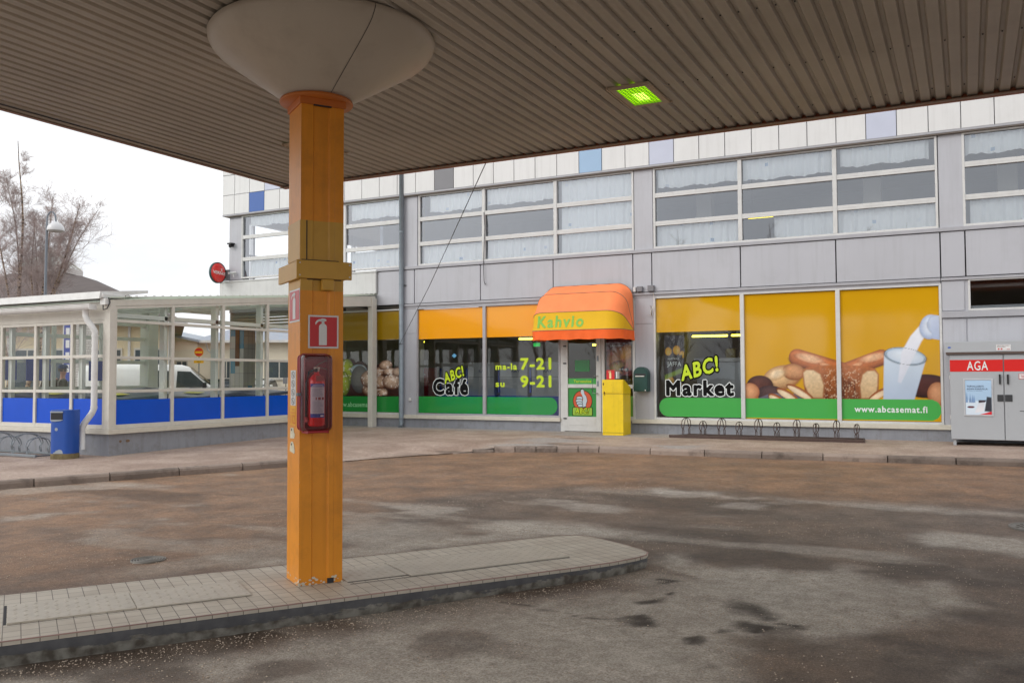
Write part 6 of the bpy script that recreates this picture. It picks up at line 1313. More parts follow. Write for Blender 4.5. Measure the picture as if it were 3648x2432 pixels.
# roof: sloping sheet with folded edges
rf = MB()
def slab(x0, x1, y0, y1, d0, d1, mi=0):
    rf.add([(x0, y0, roofz(y0) + d0), (x1, y0, roofz(y0) + d0), (x1, y1, roofz(y1) + d0), (x0, y1, roofz(y1) + d0), (x0, y0, roofz(y0) + d1), (x1, y0, roofz(y0) + d1), (x1, y1, roofz(y1) + d1), (x0, y1, roofz(y1) + d1)], [(0, 3, 2, 1), (4, 5, 6, 7), (0, 1, 5, 4), (1, 2, 6, 5), (2, 3, 7, 6), (3, 0, 4, 7)], mi)
rs = MB(); rf, rfk = rs, rf
slab(-24, GX + .03, GY0 - .02, 18.92, .0, .012)
rf = rfk; mt = bpy.data.materials.new('translucent_roof_sheet'); mt.use_nodes = True; _n = mt.node_tree.nodes; _l = mt.node_tree.links.new; _n.clear()
_o = _n.new('ShaderNodeOutputMaterial'); _a = _n.new('ShaderNodeBsdfTranslucent'); _a.inputs[0].default_value = (.85, .90, .82, 1); _b2 = _n.new('ShaderNodeBsdfDiffuse'); _b2.inputs[0].default_value = (.55, .57, .52, 1)
_m = _n.new('ShaderNodeMixShader'); _m.inputs[0].default_value = .4; _l(_a.outputs[0], _m.inputs[1]); _l(_b2.outputs[0], _m.inputs[2]); _l(_m.outputs[0], _o.inputs[0])
obj('roof_sheet', rs, mt, pv)
rf.cbox(-24, GX - .06, GY0 - .12, GY0 + .35, 3.06, 3.135, .01)
rf.prism([(GY0 - .17, 3.04), (GY0 - .12, 3.05), (GY0 + .9, 3.22), (GY0 + .9, 3.27), (GY0 - .14, 3.17)], -24, GX - .10, 'x')
for k in range(40): y = 11.2 + k * .2; rf.cbox(GX - .02, GX + .025, y, y + .03, roofz(y) + .02, roofz(y) + .034, .003)
obj('roof', rf, M_rf, pv)
bx = MB()
for y in (12.6, 14.4, 16.2, 17.9): rail = (y, roofz(y)); bx.cbox(-23.5, GX - .1, y - .05, y + .05, roofz(y) - .22, roofz(y) - .035, .004)
obj('rafter', bx, MATS['inner_frame_paint'], pv)
# gutter, its end box and the two-bend downpipe
gt = MB(); GL = -24; n_ = 10; pr2 = [(GY0 - .20 + .075 * math.cos(R(180 + 180 * i / n_)) + .0, 2.93 + .095 * math.sin(R(180 + 180 * i / n_))) for i in range(n_ + 1)]
pr2 = pr2 + [(p[0] * 1, p[1]) for p in [(GY0 - .130, 2.93), (GY0 - .135, 2.93)]]
o_ = [(GY0 - .20 + .068 * math.cos(R(180 + 180 * i / n_)), 2.93 + .088 * math.sin(R(180 + 180 * i / n_))) for i in range(n_ + 1)][::-1]
gt.prism([(GY0 - .20 + .075 * math.cos(R(180 + 180 * i / n_)), 2.93 + .095 * math.sin(R(180 + 180 * i / n_))) for i in range(n_ + 1)] + o_, GL, GX - .22, 'x')
gt.box(GX - .225, GX - .215, GY0 - .275, GY0 - .125, 2.84, 2.935).tube([(GL, GY0 - .275, 2.935), (GX - .22, GY0 - .275, 2.935)], .009, 6)
obj('gutter', gt, M_rf, pv)
dpp = MB(); dx = -14.12
dpp.tube([(dx - .03, GY0 - .20, 2.86), (dx - .03, GY0 - .20, 2.74), (dx, GY0 - .19, 2.66), (dx + .10, GY0 - .15, 2.52), (dx + .14, GY0 - .13, 2.44), (dx + .14, GY0 - .13, 2.34), (dx + .14, GY0 - .13, 1.30), (dx + .14, GY0 - .13, 1.06), (dx + .11, GY0 - .15, .98), (dx + .03, GY0 - .24, .80), (dx + .0, GY0 - .26, .72), (dx, GY0 - .26, .62), (dx, GY0 - .26, .34)], .056, 14)
for z in (2.36, 1.08): dpp.lathe([(.060, z - .01), (.060, z + .03)], (dx + .14, GY0 - .13), 14)
for k in range(6):
    f = k / 5; dpp.lathe([(.0585, 0), (.0585, .006)], (dx + .02 + .11 * f, GY0 - .18 + .04 * f), 14, smooth=False).xf(lambda a, b, c: (a, b, c + 2.64 - .18 * f), len(dpp.v) - 28)
    dpp.lathe([(.0585, 0), (.0585, .006)], (dx + .12 - .10 * f, GY0 - .145 - .09 * f), 14, smooth=False).xf(lambda a, b, c: (a, b, c + 1.0 - .19 * f), len(dpp.v) - 28)
obj('downpipe', dpp, M_rf, pv)
jb = MB().cbox(GX - .16, GX - .02, GY0 - .10, GY0 - .015, 2.93, 3.05, .006); obj('junction_box', jb, M_rf, pv)
obj('cable', MB().tube([(GX - .10, GY0 - .08, 2.92), (GX - .06, GY0 - .11, 2.84), (GX - .01, GY0 - .07, 2.86), (GX + .01, GY0 - .02, 2.98), (GX - .02, GY0 - .03, 3.06)], .011, 6), M_dark, pv)
obj('wall_patch', MB().merge(disc(0, 0, .03, 0, 9, rz_=.8)).merge(disc(.16, 0, .045, 0, 10, rz_=.6)).xf(lambda a, b, c: (GX - .0185, 11.12 + a, .46 + c)), mat('old_mortar', srgb(120, 98, 78), .9, var=.2), pv)

# tables under dark blue covers, with yellow sheets
M_navy = mat('navy_cover', srgb(34, 44, 84), .35, var=.25, vscale=12, bump=.8, bscale=18); M_ysh = mat('yellow_sheet', srgb(222, 214, 110), .6, var=.04)
for k, (x, y, wx_, wy_, lb) in enumerate(((-14.95, 12.0, 1.7, 1.3, 'covered table nearest the terrace corner'), (-14.95, 13.9, 1.7, 1.5, 'second covered table along the side glass'), (-14.95, 15.6, 1.6, 1.2, 'third covered table along the side glass'), (-16.9, 12.0, 1.6, 1.4, 'covered table behind the front glass'), (-18.4, 12.2, .9, 1.6, 'covered table at the left end of the terrace'), (-17.2, 14.6, 1.8, 1.6, 'covered table in the middle of the terrace'))):
    t = thing('covered_table', 'dark navy ' + lb, 'table', (x, y, .3), 0, 'tables inside the glass terrace')
    cz_ = lambda px, py: 1.285 + .085 * ((px - x) * -.6 + (py - y) * .8)
    m = MB(); nx_, ny_ = 26, 22; vs = []
    for j in range(ny_ + 1):
        for i in range(nx_ + 1):
            px = x - wx_ / 2 + wx_ * i / nx_; py = y - wy_ / 2 + wy_ * j / ny_; vs.append((px, py, cz_(px, py) + .02 * float(fbm(np.float64(px), np.float64(py), 4, 5)) - (.05 if i in (0, nx_) or j in (0, ny_) else 0)))
    m.add(vs, [(j * (nx_ + 1) + i, j * (nx_ + 1) + i + 1, (j + 1) * (nx_ + 1) + i + 1, (j + 1) * (nx_ + 1) + i) for j in range(ny_) for i in range(nx_)], 0, True)
    e = .02; m.box(x - wx_ / 2 - .0, x - wx_ / 2 + e, y - wy_ / 2, y + wy_ / 2, .72, 1.2).box(x + wx_ / 2 - e, x + wx_ / 2, y - wy_ / 2, y + wy_ / 2, .72, 1.2).box(x - wx_ / 2 + e, x + wx_ / 2 - e, y - wy_ / 2, y - wy_ / 2 + e, .72, 1.2).box(x - wx_ / 2 + e, x + wx_ / 2 - e, y + wy_ / 2 - e, y + wy_ / 2, .72, 1.2)
    obj('cover', m, M_navy, t)
    for sx_ in (-1, 1):
        for sy_ in (-1, 1): obj('leg', MB().cbox(x + sx_ * (wx_ / 2 - .1) - .025, x + sx_ * (wx_ / 2 - .1) + .025, y + sy_ * (wy_ / 2 - .1) - .025, y + sy_ * (wy_ / 2 - .1) + .025, .2, .75, .004), M_dark, t)
    if k in (0, 1, 3, 4, 5):
        a = random.uniform(-.5, .5); c_, s_ = math.cos(a), math.sin(a)
        obj('yellow_sheet', MB().cbox(-.19, .19, -.13, .13, 0, .004, .001).xf(lambda p, q, r: (x + .15 + p * c_ - q * s_, y - .1 + p * s_ + q * c_, cz_(x + .15 + p * c_ - q * s_, y - .1 + p * s_ + q * c_) + .026 + r)), M_ysh, None, loc=(x, y, 1.28), label='pale yellow sheet lying on the ' + lb, cat='paper sheet', group='yellow sheets on the terrace tables')
# blue boards at the far wall
M_bb = mat('blue_board', srgb(28, 58, 150), .5, var=.08)
for (ya_, yb_, z0, z1, x, lb) in ((12.45, 12.72, 1.58, 2.03, -19.2, 'leftmost of the three blue boards at the far glass of the terrace'), (12.95, 13.55, 1.56, 2.12, -19.2, 'largest blue board at the far glass, partly behind the man in a cap'), (14.35, 14.75, 1.55, 2.03, -18.9, 'dull blue board at the far glass beside the white downpipe')):
    t = thing('blue_board', lb, 'board', (x, (ya_ + yb_) / 2, .3), 0, 'blue boards in the terrace')
    obj('board', MB().cbox(x - .012, x + .012, ya_, yb_, z0, z1, .004), M_bb, t); obj('post', MB().tube([(x - .03, (ya_ + yb_) / 2, .25), (x - .03, (ya_ + yb_) / 2, z1 - .1)], .015, 6), M_dark, t)

# ------------------------------------------------------------------ litter bin and grey bicycle rack in front
lbn = thing('litter_bin', 'dark blue steel litter bin on a mossy concrete base beside the white downpipe', 'litter bin', (-14.20, 10.33, .19), R(20))
Mb = mat('bin_blue', srgb(20, 74, 160), .42, var=.05, dirt=.1, dirtcol=srgb(90, 100, 120))
def rr(w_, d_, r_, z): return [(*p, z) for p in rrect(-w_ / 2, w_ / 2, -d_ / 2, d_ / 2, r_, 5)]
def shell(w_, d_, r_, z0, z1, cap=True):
    A = rr(w_, d_, r_, z0); B_ = rr(w_, d_, r_, z1); n_ = len(A); m = MB().add(A + B_, [(i, (i + 1) % n_, n_ + (i + 1) % n_, n_ + i) for i in range(n_)], 0, True)
    if cap: m.add(B_, [tuple(range(n_))]).add(A, [tuple(range(n_ - 1, -1, -1))])
    return m
obj('body', shell(.42, .36, .12, .105, .84), Mb, lbn, local=True)
bh = MB().box(-.25, -.235, -.20, .20, .80, .84)
obj('hood', shell(.42, .36, .12, .70, .845).xf(lambda a, b, c: (a * 1.006, b * 1.006, c + .02)), Mb, lbn, local=True)
obj('opening', MB().box(-.15, .07, -.1875, -.1845, .70, .815), M_black, lbn, local=True)
obj('opening_rim', MB().cbox(-.16, .08, -.200, -.184, .818, .845, .003).cbox(-.162, -.151, -.189, -.184, .70, .817, .002).prism([(-.16, .698), (-.16, .676), (-.08, .664), (.02, .676), (.07, .690), (.08, .698)], -.190, -.184, 'y'), mat('bare_zinc', srgb(150, 158, 165), .5, .2, var=.1), lbn, local=True)
obj('worn_patch', plate([(-.10, .107), (.08, .107), (.07, .15), (.05, .17), (.01, .182), (-.02, .168), (-.05, .16), (-.07, .135), (-.10, .125)], -.1815).merge(disc(-.05, .53, .03, -.1815, 9)), MATS['bare_zinc'], lbn, local=True)
obj('base', shell(.42, .37, .12, -.06, .104), mat('mossy_concrete', srgb(116, 104, 76), .95, var=.3, vscale=9, bump=.6, bscale=30, dirt=.7, dirtcol=srgb(56, 54, 34)), lbn, local=True)
rg = thing('bicycle_rack', 'grey steel bicycle rack standing against the terrace plinth at the left', 'bicycle rack', (-16.2, 10.35, .2))
zb = .215; m = MB().cbox(-19.5, -14.72, 10.12, 10.16, zb, zb + .045, .004).cbox(-19.5, -14.60, 10.62, 10.66, zb, zb + .04, .004).tube([(-14.72, 10.14, zb + .02), (-14.62, 10.64, zb + .02)], .015, 6)
M_gr = mat('grey_tube_steel', srgb(128, 136, 142), .4, .3, var=.1, vscale=8, dirt=.15)
obj('base_frame', m, M_gr, rg)
for k in range(10):
    x = -14.95 - k * .42; hi = k % 2 == 1; obj('wheel_loop', loop_pair(x, 10.12, 10.70 if hi else 10.56, zb + .03, .60 if hi else .545, .0085, .07), M_gr, rg)
obj('white_litter', MB().cbox(-.22, .22, -.02, .03, 0, .012, .003), M_sg, None, loc=(-13.25, 12.6, .245), rz=1.15, label='flat white strip of litter lying by the terrace plinth', cat='litter')

# ================================================================== background
def ctube(m, pts, r, seg=6): m.tube(pts, r, seg, caps=False)
Fb = Vector((-.458, .889, 0)); Rt = Vector((.889, .458, 0))
M_beige = mat('beige_render', srgb(236, 226, 206), .9, var=.05, vscale=.6); M_yw = mat('yellow_wall', srgb(222, 208, 176), .9, var=.05, vscale=.5)
M_dr = mat('dark_brown_roof', srgb(96, 88, 86), .85, var=.12, vscale=2, bump=.3, bscale=6); M_mr = mat('blue_grey_metal_roof', srgb(150, 158, 172), .5, .2, var=.06)
M_bw = mat('bg_window_dark', srgb(70, 82, 88), .2, var=.1)
bb_ = thing('hip_roof_building', 'long building with a dark brown hip roof and a glass pyramid skylight on top', 'building', (-42, 34, .1), 0)
O1 = Fb * 45.0
def bp(a, b, z): return (O1 + Rt * a + Fb * b).to_tuple()[:2] + (z,)   # a to the viewer's right, b away
def bbox_(m, a0, a1, b0, b1, z0, z1, mi=0):
    vs = [bp(a, b, z) for z in (z0, z1) for a, b in ((a0, b0), (a1, b0), (a1, b1), (a0, b1))]
    return m.add(vs, [(0, 3, 2, 1), (4, 5, 6, 7), (0, 1, 5, 4), (1, 2, 6, 5), (2, 3, 7, 6), (3, 0, 4, 7)], mi)
# lengths at ~45 m: 1 px of the 2352 px picture = 2.2 cm
m = MB(); q_ = [(-32, 0), (-17.4, 0), (-22.9, 14), (-38, 14)]; m.add([bp(a, b, z) for z in (0, 4.5) for a, b in q_], [(0, 3, 2, 1), (4, 5, 6, 7), (0, 1, 5, 4), (1, 2, 6, 5), (2, 3, 7, 6), (3, 0, 4, 7)]); obj('wall', m, M_yw, bb_)
m = MB(); ev = 4.45; A = [bp(-33, -.8, ev), bp(-16.3, -.8, ev), bp(-22.4, 15, ev), bp(-39, 15, ev)]; Bt = [bp(-29.0, 6, 7.7), bp(-24.9, 6, 7.55), bp(-25.2, 8.6, 7.55), bp(-29.0, 8.6, 7.7)]
m.add(A + Bt, [(0, 1, 5, 4), (1, 2, 6, 5), (2, 3, 7, 6), (3, 0, 4, 7), (4, 5, 6, 7), (3, 2, 1, 0)]); obj('roof', m, M_dr, bb_)
m = MB(); bbox_(m, -33, -16.2, -.95, -.8, ev - .12, ev + .03); obj('gutter', m, M_rf, bb_)
m = MB(); bbox_(m, -28.5, -26.15, 6.05, 8.4, 6.8, 7.78); bbox_(m, -28.65, -26.0, 5.9, 8.5, 7.78, 8.12)
sk = obj('skylight', m, mat('skylight_curb', srgb(205, 200, 196), .6), bb_)
m = MB(); ap = bp(-27.3, 7.2, 9.3); q4 = [bp(-28.6, 5.95, 8.12), bp(-26.05, 5.95, 8.12), bp(-26.05, 8.45, 8.12), bp(-28.6, 8.45, 8.12)]; m.add(q4 + [ap], [(0, 1, 4), (1, 2, 4), (2, 3, 4), (3, 0, 4)])
obj('pane', m, glass('skylight_glass', (.80, .92, .90), extra=.12), sk)
m = MB()
for q in q4: m.tube([q, ap], .05, 6)
for f in (.33, .66):
    for i in range(2): a_, b_ = Vector(q4[i]), Vector(q4[(i + 1) % 4]); m.tube([a_.lerp(b_, f), Vector(ap)], .03, 5)
obj('frame', m, M_pf, sk)
wn_ = MB()
for a in np.arange(-31.5, -18.8, 2.05): 
    w_o = MB(); bbox_(w_o, a, a + 1.45, -.06, -.001, 1.0, 3.15); w0 = obj('window', w_o, M_pf, bb_); g = MB(); bbox_(g, a + .08, a + .70, -.075, -.061, 1.08, 3.05); bbox_(g, a + .78, a + 1.37, -.075, -.061, 1.08, 3.05); obj('pane', g, M_bw, w0)
m = MB()
for a in np.arange(-31.8, -17.4, 2.05): bbox_(m, a, a + .12, -.09, -.001, 0, 4.4)
obj('pilaster', m, M_rf, bb_)
# white brick stack
t = thing('brick_pillar', 'white painted brick pillar of the building beyond the terrace glass', 'pillar', bp(-20.4, -3, 0))
m = MB(); bbox_(m, -20.75, -20.1, -3, -2.4, 0, 5.2); bm_w = bpy.data.materials.new('white_brick'); bm_w.use_nodes = True
nn_ = bm_w.node_tree.nodes; br_ = nn_.new('ShaderNodeTexBrick'); tcn = nn_.new('ShaderNodeTexCoord'); sxx = nn_.new('ShaderNodeSeparateXYZ'); cxx = nn_.new('ShaderNodeCombineXYZ'); ll = bm_w.node_tree.links.new
ll(tcn.outputs['Object'], sxx.inputs[0]); ll(sxx.outputs['X'], cxx.inputs[0]); ll(sxx.outputs['Z'], cxx.inputs[1]); ll(cxx.outputs[0], br_.inputs['Vector']); br_.inputs['Scale'].default_value = 1; br_.inputs['Brick Width'].default_value = .27; br_.inputs['Row Height'].default_value = .12; br_.inputs['Mortar Size'].default_value = .012
br_.inputs['Color1'].default_value = (*srgb(214, 210, 204), 1); br_.inputs['Color2'].default_value = (*srgb(204, 200, 194), 1); br_.inputs['Mortar'].default_value = (*srgb(160, 152, 144), 1); ll(br_.outputs['Color'], nn_['Principled BSDF'].inputs['Base Color'])
obj('shaft', m, bm_w, t)
t = thing('blue_banner', 'tall blue and white banner standing by the white brick pillar', 'banner', bp(-20.1, -5, 0)); m = MB(); bbox_(m, -20.25, -19.9, -5, -4.95, 1.5, 4.2); obj('cloth', m, M_bb, t)
m = MB(); [bbox_(m, -20.17, -20.0, -5.012, -5.002, z, z + .35) for z in (1.9, 2.45, 3.0, 3.55)]; obj('white_marks', m, M_sg, t); m = MB(); bbox_(m, -20.31, -20.26, -5, -4.95, 0, 4.4); obj('pole', m, M_alu, t)

# beige L-shaped building
bg_ = thing('beige_building', 'low beige rendered building with blue-grey metal roof and white windows beyond the terrace', 'building', (-45, 46, .1))
O1 = Vector((-46.3, 43.6, 0))
m = MB(); bbox_(m, 0, 16, 0, 9, 0, 4.15); bbox_(m, -4.4, -.002, -.4, 10, 0, 4.1); obj('wall', m, M_beige, bg_)
m = MB(); g0 = [bp(-4.4, -3.001, 4.1), bp(0, -3.001, 4.1), bp(0, -3.001, 4.15), bp(-4.4, -3.001, 5.1)]
m.add([bp(-6.5, -.9, 5.45), bp(.25, -.9, 4.02), bp(.25, 10, 4.02), bp(-6.5, 10, 5.45), bp(-6.5, -.9, 5.60), bp(.25, -.9, 4.18), bp(.25, 10, 4.18), bp(-6.5, 10, 5.60)], [(0, 3, 2, 1), (4, 5, 6, 7), (0, 1, 5, 4), (1, 2, 6, 5), (2, 3, 7, 6), (3, 0, 4, 7)])
m.add([bp(-.4, -.6, 4.12), bp(17, -.6, 4.12), bp(17, 5, 5.6), bp(2.0, 5, 5.6)], [(0, 1, 2, 3)]).add([bp(17, 10, 4.12), bp(-.4, 10, 4.12), bp(2, 5, 5.6), bp(17, 5, 5.6)], [(0, 1, 2, 3)])
obj('roof', m, M_mr, bg_)
m = MB().add([bp(-4.4, -.402, 4.1), bp(0, -.402, 4.1), bp(-4.4, -.402, 5.02)], [(0, 1, 2)]); obj('gable', m, M_beige, bg_)
m = MB(); bbox_(m, .25, 17, -.72, -.6, 3.98, 4.14); m.tube([bp(.7, -.66, 3.98), bp(.75, -.5, 3.5), bp(.95, -.1, 3.2), bp(.95, -.1, .5)], .05, 6); m.tube([bp(9.6, -.66, 3.98), bp(9.7, -.3, 3.6), bp(9.7, -.1, .5)], .05, 6); obj('gutter', m, M_rf, bg_)
for a, b0, w__ in ((1.4, 0, .95), (4.6, 0, 1.7), (6.5, 0, 1.1), (11.0, 0, 1.7), (14.0, 0, 1.5), (-3.6, -.4, 1.6), (-1.4, -.4, .8)):
    q = MB(); bbox_(q, a, a + w__, b0 - .06, b0 - .003, 1.55, 2.80); bbox_(q, a - .08, a + w__ + .08, b0 - .12, b0 - .003, 1.47, 1.545); w0 = obj('window', q, M_pf, bg_); g = MB(); bbox_(g, a + .08, a + w__ / 2 - .04, b0 - .07, b0 - .061, 1.63, 2.72); bbox_(g, a + w__ / 2 + .04, a + w__ - .08, b0 - .07, b0 - .061, 1.63, 2.72); obj('pane', g, M_bw, w0)
m = MB(); bbox_(m, -.2, 1.9, -1.0, -.9, 1.0, 1.55); obj('entrance_canopy', m, M_dark, bg_)

# vehicles
def vehicle(name, label, cat, loc, yaw, Lg, Wd, paint, st, wheels, group=None, zg=.15):
    """st: stations (x, z_bottom, z_belt, z_top, half-width factor)"""
    t = thing(name, label, cat, (*loc, zg), yaw, group); vs = []; m = MB()
    for x, zb_, zl, zt, k in st:
        h = Wd / 2 * k; ht = h * (.86 if zt > zl + .15 else .97); dz = zt - zl
        ring = [(-h * .96, zb_), (-h, zb_ + .18), (-h, zl), (-ht - (h - ht) * .25, zl + dz * .75), (-ht + .08, zt - .03), (-ht + .25, zt), (ht - .25, zt), (ht - .08, zt - .03), (ht + (h - ht) * .25, zl + dz * .75), (h, zl), (h, zb_ + .18), (h * .96, zb_)]
        vs += [(x, y, z) for y, z in ring]
    n_ = 12; fs = [(i * n_ + k, i * n_ + (k + 1) % n_, (i + 1) * n_ + (k + 1) % n_, (i + 1) * n_ + k) for i in range(len(st) - 1) for k in range(n_)]
    fs += [tuple(range(n_ - 1, -1, -1)), tuple((len(st) - 1) * n_ + k for k in range(n_))]
    m.add(vs, fs, 0, True); obj('body', m, paint, t, local=True)
    for x in wheels:
        for s in (-1, 1):
            w_ = MB().lathe([(.20, -.1), (.31, -.1), (.325, -.07), (.325, .07), (.31, .1), (.20, .1)], seg=24).xf(lambda a, b, c: (x + a, s * (Wd / 2 - .09) + c, .325 + b)); wo = obj('wheel', w_, M_black, t, local=True)
            obj('rim', MB().lathe([(.2, -.085), (.05, -.1), (0, -.1)], seg=20).lathe([(.2, .085), (.05, .1), (0, .1)], seg=20).xf(lambda a, b, c: (x + a, s * (Wd / 2 - .09) + c, .325 + b)), M_galv, wo, local=True)
    return t
M_wp = mat('white_car_paint', srgb(222, 222, 218), .25, var=.02, coat=.4); M_cg = mat('car_glass', (.03, .04, .045), .08, var=0, spec=.8)
van = vehicle('white_van', 'white panel van parked beyond the glass terrace, nose to the right', 'van', (-27.02, 23.21), R(49.3), 4.9, 1.9, M_wp,
    [(-2.45, .35, 1.0, 1.75, .94), (-2.40, .3, 1.05, 1.92, .98), (-1.5, .28, 1.08, 1.97, 1), (0, .28, 1.08, 1.97, 1), (1.0, .28, 1.08, 1.95, 1), (1.25, .28, 1.08, 1.88, 1), (1.95, .28, 1.08, 1.24, .98), (2.1, .3, 1.02, 1.12, .96), (2.5, .32, .85, .93, .9), (2.56, .36, .7, .78, .82)], (-1.6, 1.6))
def side_win(P, s=-1): return MB().add([(x, s * .958 * (1 - .08 * max(0, (z - 1.08)) / .89) - .004, z) for x, z in P], [tuple(range(len(P)))])
obj('window', side_win([(.05, 1.12), (.62, 1.12), (.66, 1.72), (.10, 1.74)]), M_cg, van, local=True)
obj('window', side_win([(.80, 1.12), (1.90, 1.13), (1.78, 1.27), (1.30, 1.70), (.84, 1.72)]), M_cg, van, local=True)
obj('window', MB().add([(1.33, -.70, 1.83), (1.33, .70, 1.83), (1.97, .82, 1.28), (1.97, -.82, 1.28)], [(0, 1, 2, 3)]).xf(lambda a, b, c: (a + .03, b, c + .03)), M_cg, van, local=True)
obj('mirror', MB().cbox(1.70, 1.85, -1.16, -.97, 1.10, 1.30, .03), M_black, van, local=True)
obj('door_handle', MB().cbox(.60, .72, -.972, -.955, 1.0, 1.03, .005).cbox(.86, .98, -.972, -.955, 1.0, 1.03, .005), M_black, van, local=True)
obj('side_seam', MB().box(.715, .725, -.9535, -.951, .35, 1.08).box(-.04, -.03, -.9535, -.951, .35, 1.08).box(-2.3, -.05, -.9535, -.951, .93, .945), M_gap, van, local=True)
CS = [(-2.05, .4, .85, .9, .84), (-1.95, .3, .88, 1.0, .95), (-1.6, .25, .9, 1.32, 1), (-.9, .22, .9, 1.46, 1), (.2, .22, .9, 1.46, 1), (.65, .22, .9, 1.28, 1), (1.05, .22, .88, .98, 1), (1.7, .25, .78, .86, .98), (2.0, .3, .66, .74, .9), (2.08, .36, .55, .62, .8)]
def car(label, loc, yaw, paint, name='parked_car'):
    t = vehicle(name, label, 'car', loc, yaw, 4.1, 1.72, paint, CS, (-1.25, 1.3), 'cars parked by the beige building', .10)
    obj('windscreen', MB().add([(.26, -.60, 1.445), (.26, .60, 1.445), (1.03, .72, .985), (1.03, -.72, .985)], [(0, 1, 2, 3)]).xf(lambda a, b, c: (a + .02, b, c + .015)), M_cg, t, local=True)
    for s in (-1, 1):
        obj('side_window', MB().add([(x, s * (.862 - .12 * (z - .9) / .56 + .006), z) for x, z in ((-1.5, .94), (.75, .94), (.3, 1.36), (-1.1, 1.38))], [(0, 1, 2, 3)]), M_cg, t, local=True)
        obj('mirror', MB().cbox(.55, .68, s * .87 - .09 + s * .09, s * .87 + .09 + s * .09, .93, 1.07, .02), paint, t, local=True)
        obj('headlight', MB().cbox(1.88, 2.02, s * .62 - .14, s * .62 + .14, .60, .72, .02), MATS['skylight_curb'], t, local=True)
    obj('number_plate', MB().cbox(2.07, 2.09, -.26, .26, .38, .49, .003), M_sg, t, local=True); return t
car('white parked car facing the camera beyond the terrace glass', (-41.67, 44.4), math.atan2(-.889, .458), M_wp)
car('dark grey parked car half hidden by the tiled column', (-43.3, 43.6), math.atan2(-.889, .458), mat('dark_car_paint', srgb(62, 70, 76), .25, coat=.4))
car('silver parked car just right of the tiled column, behind the white car', (-43.4, 47.6), math.atan2(-.889, .458), mat('silver_car_paint', srgb(140, 148, 150), .25, .3, coat=.4))

# no entry sign
ne = thing('no_entry_sign', 'red and yellow round no entry sign with a yellow plate on a pole', 'road sign', (-38.63, 36.36, .1), math.atan2(.458, .889))
obj('pole', MB().tube([(0, .03, 0), (0, .03, 3.2)], .03, 8), M_galv, ne, local=True)
obj('disc', disc(0, 2.98, .26, -.01, 32).merge(disc(0, 2.98, .26, .01, 32)), mat('sign_yellow_edge', srgb(238, 186, 20), .5, var=0), ne, local=True)
obj('red_field', disc(0, 2.98, .235, -.014, 32), mat('sign_red_bright', srgb(206, 48, 30), .5, var=0), ne, local=True); obj('yellow_bar', plate([(-.20, 2.91), (.20, 2.91), (.20, 3.03), (-.20, 3.03)], -.018), MATS['sign_yellow_edge'], ne, local=True)
pl = obj('plate', MB().cbox(-.28, .28, -.012, .0, 2.36, 2.64, .004), MATS['sign_yellow_edge'], ne, local=True); obj('plate_lettering', text_mb('Huoltoajo', -.17, .17, 2.52, 2.58, -.016, .01).merge(text_mb('sallittu', -.12, .12, 2.42, 2.48, -.016, .01)), M_blk, pl, local=True)

# street lamp
sp_ = thing('street_lamp', 'tall street lamp with a hooked arm and round white dome, behind the terrace roof', 'street lamp', (-27.8, 19.35, .1), math.atan2(.458, .889))
pts = [(0, 0, 0), (.02, 0, 3), (.05, 0, 6.6)] + [(.05 + .15 - .15 * math.cos(R(a)), 0, 6.9 + .28 * math.sin(R(a)) + (.0)) for a in range(0, 181, 20)] + [(.35, 0, 6.80)]
obj('pole', MB().tube(pts, [.06, .05, .04] + [.028] * 11, 10), mat('lamp_pole_steel', srgb(120, 126, 134), .5, .3), sp_, local=True)
obj('lamp_shade', MB().lathe([(.03, 6.84), (.08, 6.82), (.18, 6.77), (.25, 6.68), (.275, 6.58), (.27, 6.53)], (.35, 0), 28), mat('lamp_shade_white', srgb(206, 206, 208), .35, coat=.3), sp_, local=True)
obj('lamp_glass', MB().lathe([(.25, 6.53), (.22, 6.49), (0, 6.47)], (.35, 0), 28), mat('lamp_glass_frost', srgb(190, 190, 190), .3), sp_, local=True)

# bare birches
M_birch = bpy.data.materials.new('birch_bark'); M_birch.use_nodes = True
def _b():
    n = M_birch.node_tree.nodes; l = M_birch.node_tree.links.new; p = n['Principled BSDF']; t = n.new('ShaderNodeTexCoord'); mpn = n.new('ShaderNodeMapping'); mpn.inputs['Scale'].default_value = (3, 3, 9); l(t.outputs['Object'], mpn.inputs[0])
    z = n.new('ShaderNodeTexNoise'); z.inputs['Scale'].default_value = 1.6; z.inputs['Detail'].default_value = 6; l(mpn.outputs[0], z.inputs['Vector']); r = n.new('ShaderNodeValToRGB'); r.color_ramp.elements[0].position = .42; r.color_ramp.elements[1].position = .55
    r.color_ramp.elements[0].color = (*srgb(70, 58, 50), 1); r.color_ramp.elements[1].color = (*srgb(170, 150, 128), 1); l(z.outputs['Fac'], r.inputs[0]); l(r.outputs[0], p.inputs['Base Color']); p.inputs['Roughness'].default_value = .9
_b()
M_twig = mat('twig_brown', srgb(180, 164, 160), .9, var=.15)
